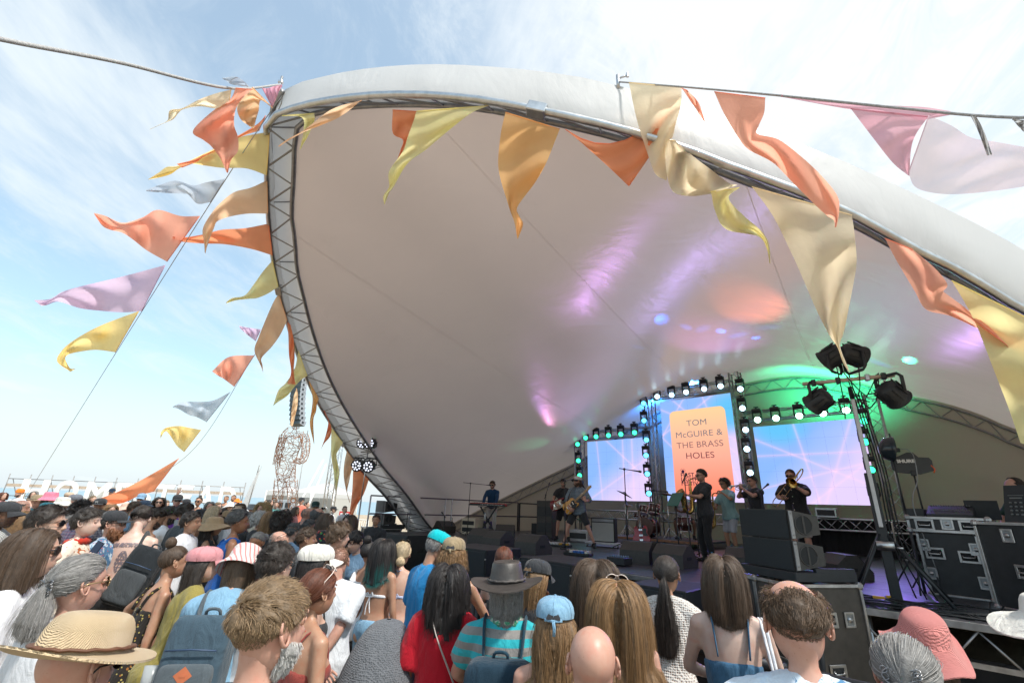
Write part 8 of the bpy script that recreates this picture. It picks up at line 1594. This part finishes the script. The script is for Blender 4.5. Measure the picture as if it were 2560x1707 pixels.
FC=dict(salmon=cloth_thin('flag_salmon',(.95,.47,.34),.62),orange=cloth_thin('flag_orange',(.94,.37,.19),.6),yellow=cloth_thin('flag_yellow',(.97,.76,.33),.66),pale=cloth_thin('flag_pale_yellow',(.97,.88,.46),.66),ochre=cloth_thin('flag_ochre',(.95,.58,.26),.64),tan=cloth_thin('flag_tan',(.90,.62,.40),.66),lilac=cloth_thin('flag_lilac',(.74,.58,.74),.58),cream=cloth_thin('flag_cream',(.97,.84,.62),.64),peach=cloth_thin('flag_peach',(.90,.64,.40),.58),pink=cloth_thin('flag_pink',(.78,.40,.50),.5,see=.12),sheer=cloth_thin('flag_sheer_pink',(.78,.58,.64),.5,see=.45),silver=cloth_thin('flag_silver',(.50,.56,.64),.35,.3,see=.15),strap=cloth_thin('grey_ribbon',(.42,.42,.42),.2))
def flag(label,c,zm,secs,dep='arch',amp=.012,seed=0,k_=.965,dw=0.0):
 ox,oy,s_=ZM[zm];cv=lambda x,y:(ox+x/s_,oy+y/s_);S3=[]
 for q in secs:
  l,r_=cv(q[0],q[1]),cv(q[-2],q[-1]);mid=cv(q[2],q[3]) if len(q)==6 else ((l[0]+r_[0])/2,(l[1]+r_[1])/2);S3.append([*l,*mid,*r_])
 hx,hy=(S3[0][0]+S3[0][4])/2,(S3[0][1]+S3[0][5])/2
 if isinstance(dep,str):w0=proj(arch_pt(hx,hy))[2]*k_
 elif isinstance(dep,np.ndarray):
  pr=np.array([proj(p) for p in dep]);w0=pr[np.argmin((pr[:,0]-hx)**2+(pr[:,1]-hy)**2),2]*.995
 else:w0=dep
 S3=np.array(S3);nl=max(14,len(S3)*6);T_s=spline(np.c_[S3,np.arange(len(S3))*30.0],nl)[:,:6];nc=9;V=[];g=np.random.default_rng(seed+len(label));p1,p2=g.uniform(0,6,2)
 for i,q in enumerate(T_s):
  f=i/(nl-1)
  for j in range(nc):
   t=j/(nc-1);b0,b1,b2=(1-t)**2,2*t*(1-t),t*t;ctl=2*q[2:4]-(q[0:2]+q[4:6])/2
   xy=q[0:2]*b0+ctl*b1+q[4:6]*b2
   w_=w0*(1+dw*f+amp*min(1,f*3+.15)*(math.sin(f*13+t*3+p1)+.6*math.sin(t*7+f*5+p2)));V.append(at_depth(xy[0],xy[1],w_))
 V=np.array(V);o=mesh_obj('flag',V,[(i*nc+j,i*nc+j+1,(i+1)*nc+j+1,(i+1)*nc+j) for i in range(nl-1) for j in range(nc-1)],FC[c],None,True);tag(o,label,'flag','bunting flags around the canopy')
 hem=MB().tube(V[:nc],.0035*w0/6+.002,5).build('hem',FC[c],o);return o
flag('long cream streamer curling left from the canopy corner knot','cream','A',[(1510,430,1500,500),(1400,458,1440,555),(1290,500,1310,540),(1190,552,1200,558),(1110,565,1165,585),(1095,630,1130,625),(1040,660,1060,655),(975,690,982,690)],4.5)
flag('crumpled bright salmon flag hanging at the canopy corner','salmon','A',[(1540,420,1650,430),(1500,500,1590,480),(1390,570,1540,560),(1260,700,1530,660),(1330,760,1555,740),(1380,800,1555,830),(1440,880,1510,890),(1480,970,1490,975)],4.4,.025)
flag('folded peach yellow flag looped beside the corner salmon flag','peach','A',[(1650,415,1780,550),(1600,470,1705,500),(1550,540,1690,570),(1570,620,1672,630),(1630,670,1660,685)],4.6,.03)
flag('crumpled silver grey flag on top of the corner knot','silver','A',[(1455,355,1470,365),(1540,345,1510,395),(1600,380,1570,405),(1628,412,1612,415)],4.55)
flag('small pale pink loop of cloth at the corner bolt','pink','A',[(1715,420,1780,545),(1750,420,1800,500),(1800,405,1825,440),(1842,396,1846,408)],4.75,.03)
flag('broad orange tailed flag behind the yellow flag at the left arch','orange','A',[(1735,600,1690,700),(1660,670,1560,745),(1400,815,1330,870),(1270,885,1290,900),(1155,915,1190,940)],'arch',.01,k_=1.0)
flag('wide mustard yellow flag streaming left from the arch top','yellow','A',[(1762,705,1742,990),(1660,722,1610,945),(1565,742,1460,942),(1440,800,1330,925),(1330,850,1250,915),(1170,925,1170,945),(1090,935,1120,980),(1040,970,1060,1000),(965,1018,970,1018)])
flag('shiny silver flag on the first guy rope','silver','A',[(1470,1012,1375,1165),(1350,1035,1290,1175),(1260,1055,1230,1115),(1150,1025,1190,1110),(1050,1050,1080,1105),(950,1085,960,1095)],RP1,.02)
flag('tan brown flag arching down left of the arch below the yellow flag','tan','A',[(1745,1022,1750,1240),(1640,1070,1620,1240),(1530,1100,1500,1260),(1440,1170,1420,1290),(1380,1240,1400,1330),(1325,1340,1380,1380),(1335,1440,1355,1450),(1338,1495,1342,1500)])
flag('large salmon flag on the first guy rope','salmon','A',[(1305,1255,1090,1553),(1180,1255,960,1480),(1030,1215,870,1410),(930,1265,800,1365),(800,1300,720,1345),(690,1255,670,1320),(612,1235,620,1250)],RP1,.022)
flag('red salmon streamer stretching left from the arch at mid height','orange','A',[(1755,1305,1780,1512),(1600,1335,1640,1470),(1450,1345,1470,1440),(1330,1375,1330,1435),(1200,1395,1200,1425),(1125,1390,1150,1410)])
flag('lilac flag on the first guy rope','lilac','B',[(925,140,793,398),(760,185,690,405),(600,225,550,395),(450,260,440,380),(350,290,330,345),(280,330,260,365),(190,337,230,368)],RP1,.018)
flag('sandy yellow flag lowest on the first guy rope','yellow','B',[(777,398,645,628),(660,440,540,615),(560,480,450,625),(480,520,385,640),(400,570,365,660),(345,620,370,680),(320,680,395,720),(395,738,425,720)],RP1,.018)
flag('lemon yellow flag left of the arch under the red streamer','pale','B',[(1525,115,1558,262),(1470,180,1500,300),(1420,250,1440,325),(1370,310,1390,330),(1300,325,1320,338),(1265,350,1270,355)])
flag('long tan flag hanging left of the arch beside the pink tip','tan','B',[(1560,300,1608,450),(1530,350,1570,530),(1490,440,1520,600),(1450,540,1465,660),(1425,620,1470,700),(1465,710,1474,745)])
flag('small lilac pink pennant behind the long tan flag','lilac','B',[(1460,500,1430,565),(1400,492,1385,530),(1338,480,1345,495)],RP2)
flag('square salmon flag highest on the second guy rope','salmon','B',[(1425,645,1310,820),(1280,655,1250,775),(1187,735,1230,765)],RP2)
flag('silvery blue flag on the second guy rope','silver','B',[(1290,850,1155,1018),(1200,895,1100,990),(1130,905,1060,980),(1030,905,1000,945),(965,932,970,938)],RP2)
flag('small straw yellow flag on the second guy rope','yellow','B',[(1125,1062,1030,1185),(1060,1050,990,1150),(1000,1040,950,1090),(930,1050,925,1070),(900,1075,898,1110)],RP2)
flag('long orange flag sweeping low over the crowd in front of the sign','orange','B',[(1000,1222,858,1408),(850,1310,780,1430),(700,1390,690,1470),(560,1445,600,1480),(500,1455,520,1470)],RP2)
flag('narrow red orange ribbon beside the left arch above the hanging speakers','orange','B',[(1610,460,1628,480),(1615,540,1645,560),(1618,640,1650,650),(1630,740,1645,740),(1608,805,1655,808)])
flag('pale yellow flag tucked behind the hanging speakers','pale','B',[(1670,620,1720,760),(1650,720,1690,780),(1600,800,1650,820),(1560,840,1610,870),(1528,930,1545,915)])
flag('narrow ochre flag twisting right of the hanging speakers','ochre','B',[(1730,790,1785,890),(1750,880,1775,920),(1745,950,1770,960),(1735,1030,1755,1010),(1755,1130,1760,1145)])
flag('peach ribbon hanging just left of the hanging speakers','peach','B',[(1660,830,1668,870),(1640,900,1665,930),(1625,1040,1640,1040)],21.0)
flag('short orange pennant on the lower left arch','orange','C',[(690,490,745,600),(740,600,778,690),(715,760,760,790),(657,935,690,870)])
flag('yellow green flag hanging on the lower left arch','pale','C',[(775,690,908,860),(775,800,870,930),(775,1000,835,1010),(800,1170,870,1190),(810,1290,865,1250),(825,1412,832,1400)])
flag('tan flag with a narrow tail on the lower left arch','tan','C',[(955,950,1062,1100),(925,1100,1010,1180),(920,1250,985,1290),(945,1400,960,1420),(985,1550,992,1540)])
flag('big orange flag lowest on the left arch beside the lamp stand','orange','Z',[(910,30,1020,135),(905,180,985,235),(895,290,935,320),(888,380,908,400),(930,435,942,438)])
flag('little bright yellow knot of cloth at the upper left of the arch','pale','D',[(170,418,380,402),(300,430,382,450),(310,520,345,540),(285,640,292,636)])
flag('thin peach tan streamer blown down left under the canopy edge','tan','D',[(690,316,680,324),(560,350,600,390),(470,390,520,440),(380,460,400,490),(300,520,310,528),(200,575,210,582),(145,615,150,622)])
flag('short orange flag with a torn tail behind the pale yellow one','orange','D',[(893,380,1050,390),(894,530,1010,530),(960,575,990,590),(945,640,965,650),(922,706,930,710)],'arch',k_=.985)
flag('pale lemon flag with a long tail under the canopy top','pale','D',[(1048,388,1520,352),(1030,450,1400,405),(990,560,1240,530),(960,650,1110,640),(870,780,990,730),(870,880,900,880),(833,940,870,920),(838,998,842,995)])
flag('ochre flag with crinkled centre under the canopy top','ochre','D',[(1630,395,1985,505),(1600,530,1940,620),(1582,720,1890,740),(1600,840,1820,860),(1640,970,1710,1010),(1665,1050,1720,1070),(1690,1120,1745,1125),(1708,1220,1712,1222)],'arch',.018)
flag('orange flag slung like a hammock between the canopy edge and the rope','orange','E',[(25,350,290,400,550,160),(120,430,295,450,515,240),(220,520,325,520,455,390),(310,606,312,604,316,600)],4.9,.006)
flag('pale cream upper flag hanging from the right rope beside the bolt','cream','E',[(310,138,548,160),(345,300,545,240),(395,460,520,330),(430,550,510,390),(480,580,505,420)],RP4,.015)
flag('twisted cream flag swirling along the canopy edge','cream','E',[(470,395,520,400),(480,540,600,470),(510,630,680,530),(590,650,760,590),(680,640,800,600)],4.75,.03)
flag('pale yellow pointed flag below the twisted cream flag','pale','E',[(680,630,808,612),(700,720,760,660),(750,800,830,740),(890,830,900,800),(930,880,940,860),(945,955,948,950)],4.7,.02)
flag('tiny salmon strip hanging from the right rope','salmon','E',[(550,165,575,175),(600,240,625,230),(650,315,653,310)],RP4)
flag('long salmon flag sweeping across the canopy edge, rounded end','salmon','E',[(695,180,925,208),(740,280,920,275),(800,380,895,335),(850,440,890,370),(960,500,985,395),(1050,590,1085,470),(1140,680,1180,560),(1200,735,1250,650),(1235,760,1258,720),(1238,792,1246,788)],RP4,.018,k_=1.0)
flag('solid pink half of the big flag rolled on the right rope','pink','E',[(1310,256,1660,292),(1420,400,1605,370),(1500,500,1582,440),(1562,552,1575,560)],RP4,.012)
flag('huge sheer pale pink flag at the upper right edge','sheer','E',[(1662,288,1570,545),(1760,330,1605,612),(1850,385,1720,640),(1960,405,1880,635),(2100,430,2100,605),(2300,470,2300,560)],3.0,.02)
flag('rolled up pink cloth wound along the right rope','pink','E',[(1000,194,1000,204),(1300,232,1300,258),(1560,245,1560,292),(1650,250,1620,308),(1762,268,1762,284)],RP4,.004)
flag('grey webbing ribbon dangling from the right rope','strap','E',[(1850,288,1872,285),(1885,360,1908,350),(1925,468,1948,462)],RP4)
flag('grey ribbon at the far end of the right rope','strap','E',[(2040,305,2091,310),(2060,330,2091,330),(2088,360,2092,362)],RP4)
flag('huge cream flag with ruffled edges in front of the stage opening','cream','E',[(865,608,1315,735),(960,740,1325,800),(1040,900,1335,900),(1090,1010,1335,970),(1150,1150,1310,1110),(1210,1270,1280,1260),(1250,1330,1262,1320),(1275,1400,1285,1390),(1300,1440,1305,1440)],'arch',.022,k_=.93)
flag('salmon orange flag folding down the right canopy edge','salmon','E',[(1465,840,1590,890),(1500,910,1690,975),(1540,980,1745,1045),(1600,1080,1730,1075),(1650,1160,1735,1085),(1760,1190,1810,1140),(1880,1245,1885,1200),(1960,1290,1975,1270),(2020,1335,2042,1345),(2048,1420,2060,1410),(2025,1490,2030,1490)],'arch',.02,k_=.93)
flag('large pale yellow flag cut by the right edge of the picture','pale','E',[(1765,1030,2110,1200),(1830,1140,2200,1320),(1880,1240,2250,1450),(1950,1420,2280,1600),(2020,1600,2300,1750),(2075,1760,2320,1850)],'arch',.015,k_=.90)
# --------------------- far beach
gp_=lambda x,y,w:at_depth(x,y,w)
RUST=mat('rusty_steel',(.36,.17,.09),.8,.3,.35,5);SCAF=mat('scaffold_tube',(.26,.25,.24),.5,.6,.2);SIGNW=mat('sign_white',(.80,.80,.78),.6,0,.05);PLANK=mat('scaffold_plank',(.52,.42,.33),.8,0,.2)
WS=52.0
for ch,x,wd in zip('HOMESTEAD',(84,166,245,308,362,413,461,517,571),(58,52,54,38,38,42,38,46,40)):
 p=at_depth(x,1226,WS);cw=wd/FPX*WS;c=bpy.data.curves.new('letter','FONT');c.body=ch;c.size=3.45;c.align_x='CENTER';c.offset=.07;c.extrude=.12;t=bpy.data.objects.new('letter',c);COL.objects.link(t);me=bpy.data.meshes.new_from_object(t.evaluated_get(bpy.context.evaluated_depsgraph_get()));bpy.data.objects.remove(t);me.materials.clear();me.materials.append(SIGNW)
 w0=max(v.co.x for v in me.vertices)-min(v.co.x for v in me.vertices);o=inst('sign_letter',me,None,(p[0],p[1],.62),(math.pi/2,0,R_(18)),(cw/w0*.90,1,1));tag(o,{'H':'giant white letter H at the left end of the beach sign','O':'giant white letter O of the beach sign','M':'giant white letter M of the beach sign','S':'giant white letter S of the beach sign hidden by the orange flag','T':'giant white letter T of the beach sign','A':'giant white letter A of the beach sign','D':'giant white letter D at the right end of the beach sign','E':'giant white letter E of the beach sign, %s'%('after the M' if x<400 else 'after the T')}[ch],'sign letter','letters of the beach sign')
a,b=at_depth(10,1224,WS+.5),at_depth(607,1240,WS+.5);r=T_('scaffold_frame',(a[0],a[1],0),0,'long scaffold frame carrying the white beach sign letters','scaffold');dv=np.array([b[0]-a[0],b[1]-a[1],0])
for z in (3.05,1.2):MB().cyl((0,0,z),dv+[0,0,z],.045,6).build('rail',SCAF,r)
for f_ in np.linspace(0,1,12):MB().cyl(dv*f_,dv*f_+[0,0,3.6],.045,6).build('post',SCAF,r)
for f_ in np.linspace(.02,.98,7):MB().cyl(dv*f_+[0,0,3.0],dv*f_+[0,1.8,0],.04,6).build('brace',SCAF,r)
MB().box((0,0,0),(np.linalg.norm(dv),.06,.32)).xf(rotm(0,0,math.atan2(dv[1],dv[0])),dv/2+[0,.1,2.35]).build('plank',PLANK,r)
WF=26.0;base=at_depth(712,1335,WF);r=T_('wire_statue',(base[0],base[1],.2),0,'tall rusty wire sculpture of a standing figure on the beach','statue');off=np.array([base[0],base[1],.2]);g=np.random.default_rng(21)
def limb(name,pts,rad,nl=7,nr=10,thick=.011,rnd=26):
 P=np.array([at_depth(x,y,WF+dy) for x,y,dy in pts])-off;S=spline(np.c_[P,np.array(rad)*WF/FPX],24);T,X,Y=frames(S[:,:3],(0,1,0));m=MB();pt=lambda i,a:S[i,:3]+(X[i]*math.cos(a)+Y[i]*math.sin(a))*S[i,3]
 for j in range(nl):a0=j*6.283/nl;m.tube([pt(i,a0+.25*math.sin(i*.7+j)) for i in range(0,24,2)],thick*1.3,4)
 for j in range(nr):i=int((j+.5)*23/nr);m.tube([pt(min(23,max(0,i+int(1.5*math.sin(a*2+j)))),a) for a in np.linspace(0,6.283,12)],thick,4)
 for j in range(rnd):i,q=g.integers(0,23,2);i2=min(23,i+g.integers(1,5));a0=g.uniform(0,6.28);m.tube([pt(i,a0),pt(i2,a0+g.uniform(.4,1.4))],thick*.8,4)
 o=m.build(name,RUST,r);o['kind']='stuff'
limb('leg',[(685,1333,0),(690,1270,0),(703,1195,0)],[9,11,15]);limb('leg',[(736,1333,0),(733,1270,0),(729,1195,0)],[8,11,14]);limb('torso',[(716,1200,0),(715,1150,0),(727,1100,0),(740,1075,0)],[21,24,27,20],10,14,rnd=60);limb('arm',[(758,1082,0),(765,1115,-.4),(757,1150,-1),(735,1150,-1.4)],[11,10,8,5]);limb('arm',[(708,1090,0),(697,1130,.6),(690,1165,.6)],[9,9,8],rnd=14);limb('head',[(740,1072,0),(739,1050,0),(738,1025,0)],[7,13,10],8,8)
for x in (686,733):MB().tube([at_depth(x+6*math.cos(q),1250+6*math.sin(q),WF-.1)-off for q in np.linspace(0,6.283,12)],.03,5).build('knee_ring',RUST,r)
WA=23.0;tp_=at_depth(752,940,WA);r=T_('line_array',tuple(tp_),0,'curved column of grey line array speakers hanging beside the left arch','line array speaker');GREYB=mat('array_grey',(.055,.075,.085),.55,0,.15);LIGHTB=mat('array_side',(.30,.33,.36),.5,0,.2);p=np.zeros(3);ang=.0
for i in range(11):
 M=rotm(-ang,0,R_(-28));o=MB().box((0,0,0),(.72,.34,.235),bev=.01).xf(M,p).build('array_box',GREYB,r);MB().box((.365,.0,0),(.012,.33,.22)).box((.376,-.03,0),(.015,.10,.10),1).xf(M,p).build('side_panel',[LIGHTB,BLK],o);ang+=.012*i*.5;p=p+np.array([.018*i*.4,.0,-.245+.002*i])
MB().box((0,0,.25),(.6,.5,.12),bev=.02).build('bumper',BLK,r);MB().cyl((0,0,.3),(0,0,1.6),.02,6).build('chain',SCAF,r)
mb_=at_depth(815,1310,24.0);truss((mb_[0],mb_[1],0),(mb_[0]-.1,mb_[1],7.4),.45,'pale lattice mast standing behind the left arch',r=.03,name='lattice_mast',cat='mast',up=(1,0,0))
for (x0,y0,x1,y1,lab) in ((808,1150,722,1306,'white diagonal stay pole left of the mast'),(815,1160,760,1290,'second white stay pole beside the mast'),(770,1075,735,1290,'thin dark stay cable below the hanging speakers')):
 tag(MB().cyl(at_depth(x0,y0,23.5),at_depth(x1,y1,20.5),.045 if 'pole' in lab else .015,6).build('stay_pole' if 'pole' in lab else 'stay_cable',WHITE if 'pole' in lab else SCAF),lab,'pole' if 'pole' in lab else 'cable')
TENT=cloth_thin('marquee_pvc',(.74,.75,.75),.35,.5);TENTS=cloth_thin('marquee_side',(.60,.60,.57),.25,.6)
def marquee(px0,px1,eave,peak,foot,w,depth,label):
 a,b=at_depth(px0,foot,w),at_depth(px1,foot,w);r=T_('marquee',(a[0],a[1],0),math.atan2(b[1]-a[1],b[0]-a[0]),label,'marquee');W=np.linalg.norm((b-a)[:2]);ez=at_depth((px0+px1)/2,eave,w)[2];pz=at_depth((px0+px1)/2,peak,w+depth/2)[2];g_=lambda x,y,z:(x,y,z)
 mesh_obj('roof',[g_(0,0,ez),g_(W,0,ez),g_(W,depth,ez),g_(0,depth,ez),g_(W*.5,depth*.5,pz),g_(0,0,ez-.4),g_(W,0,ez-.4),g_(W,depth,ez-.4),g_(0,depth,ez-.4)],[(0,1,4),(1,2,4),(2,3,4),(3,0,4),(0,1,6,5),(1,2,7,6),(3,0,5,8)],TENT,r)
 for (x0,y0),(x1,y1) in (((0,0),(0,depth)),((W,0),(W,depth)),((0,depth),(W,depth))):mesh_obj('side_wall',[(x0,y0,0),(x1,y1,0),(x1,y1,ez-.35),(x0,y0,ez-.35)],[(0,1,2,3)],TENTS,r)
 for x,y in ((0,0),(W,0),(W,depth),(0,depth),(W/2,0)):MB().cyl((x,y,0),(x,y,ez),.05,6).build('pole',WHITE,r)
marquee(655,715,1226,1214,1282,44,5,'small white marquee behind the wire statue');marquee(712,826,1231,1203,1285,40,7,'white peaked marquee with a small stage inside')
for px,py,w,d_,lab,c in ((714,1270,37,(1.2,.8,1.9),'stacked pale speaker racks on the small beach stage',LIGHTB),(745,1284,36,(3.5,2,.6),'low platform of the small beach stage',WHITE),(768,1268,37.5,(.9,.6,.9),'dark drum shapes on the small beach stage',BLK)):
 p=at_depth(px,py,w);rr_=T_('stage_gear',(p[0],p[1],0),0,lab,'equipment');MB().box((0,0,d_[2]/2),d_,bev=.04).build('body',c,rr_);m=MB()
 for i in range(3):
  for j in range(2):m.box((-d_[0]*.25+j*d_[0]*.5,-d_[1]/2-.01,d_[2]*(.2+.3*i)),(d_[0]*.36,.03,d_[2]*.2),bev=.005)
 m.build('panel',BLK if c!=BLK else LIGHTB,rr_)
for i,x in enumerate((655,700,745,790,835,880)):
 p=at_depth(x,1290,21.5);q=at_depth(x+43,1291,21.5);r=T_('fence_panel',(p[0],p[1],.15),0,'white crowd fence panel %s'%('left of the wire statue','at the foot of the wire statue','below the small stage','under the stay poles','beside the red signs','behind the left speakers')[i],'fence','white fence panels on the beach');dv=q-p;dv[2]=0
 for z in (.1,1.05):MB().cyl((0,0,z),dv+[0,0,z],.022,6).build('rail',WHITE,r)
 m=MB()
 for f_ in np.linspace(0,1,9):m.cyl(dv*f_+[0,0,.1],dv*f_+[0,0,1.05],.012,5)
 o=m.build('bar',WHITE,r);o['kind']='stuff'
p=at_depth(862,1285,22);r=T_('notice_board',(p[0],p[1],.2),0,'post with two small red and white notices by the fence','sign');MB().cyl((0,0,0),(0,0,1.5),.03,6).build('post',SCAF,r)
for z in (1.15,.75):MB().box((0,-.04,z),(.52,.02,.36)).box((0,-.055,z+.06),(.40,.01,.09),1).box((0,-.055,z-.08),(.40,.01,.06),1).build('notice',[mat('notice_red',(.60,.04,.04),.5,0,.05),WHITE],r)
p=at_depth(523,1292,17.5);r=T_('beach_tent',(p[0],p[1],.25),0,'domed teal pop up beach tent behind the crowd','tent');TT=cloth_thin('tent_teal',(.02,.22,.26),.35);m=MB();n=16
V=[(.62*math.cos(t)*math.cos(q),.5*math.sin(t)*math.cos(q),.95*math.sin(q)) for q in np.linspace(0,1.5,8) for t in np.linspace(0,6.283,n,endpoint=False)];m.add(V,[(k_*n+j,k_*n+(j+1)%n,(k_+1)*n+(j+1)%n,(k_+1)*n+j) for k_ in range(7) for j in range(n)],0,True);m.build('shell',TT,r);MB().tube([(.63*math.cos(q),-.02,.96*math.sin(q)) for q in np.linspace(0,3.14,16)],.012,5).build('hoop',BLK,r)
p=at_depth(636,1300,13.5);r=T_('parasol',(p[0],p[1],.2),0,'white beach parasol behind the visor hat woman','parasol');MB().cyl((0,0,0),(0,0,1.55),.02,6).build('pole',WHITE,r);m=MB();V=[(0,0,1.60)]+[(.68*math.cos(t),.68*math.sin(t),1.32) for t in np.linspace(0,6.283,16,endpoint=False)];m.add(V,[(0,1+j,1+(j+1)%16) for j in range(16)]);m.build('canopy',TENT,r)
p=at_depth(607,1300,19.0);q=at_depth(624,1158,19.0);r=T_('feather_banner',(p[0],p[1],.2),0,'tall white feather banner leaning at the right end of the sign','banner');h=q[2]-.2;MB().tube(spline([(0,0,0),(.12,0,h*.6),(q[0]-p[0],0,h)],12),.02,6).build('pole',SCAF,r)
rows=[np.array([(.10*f_+(q[0]-p[0])*f_**1.3,0,h*f_),(.10*f_+(q[0]-p[0])*f_**1.3-.42*(1-f_)**.6+.02*math.sin(f_*9),.05*math.sin(f_*6),h*f_-.1)]) for f_ in np.linspace(.18,1,14)];V,F=loft(rows);mesh_obj('cloth',V,F,TENT,r,True)
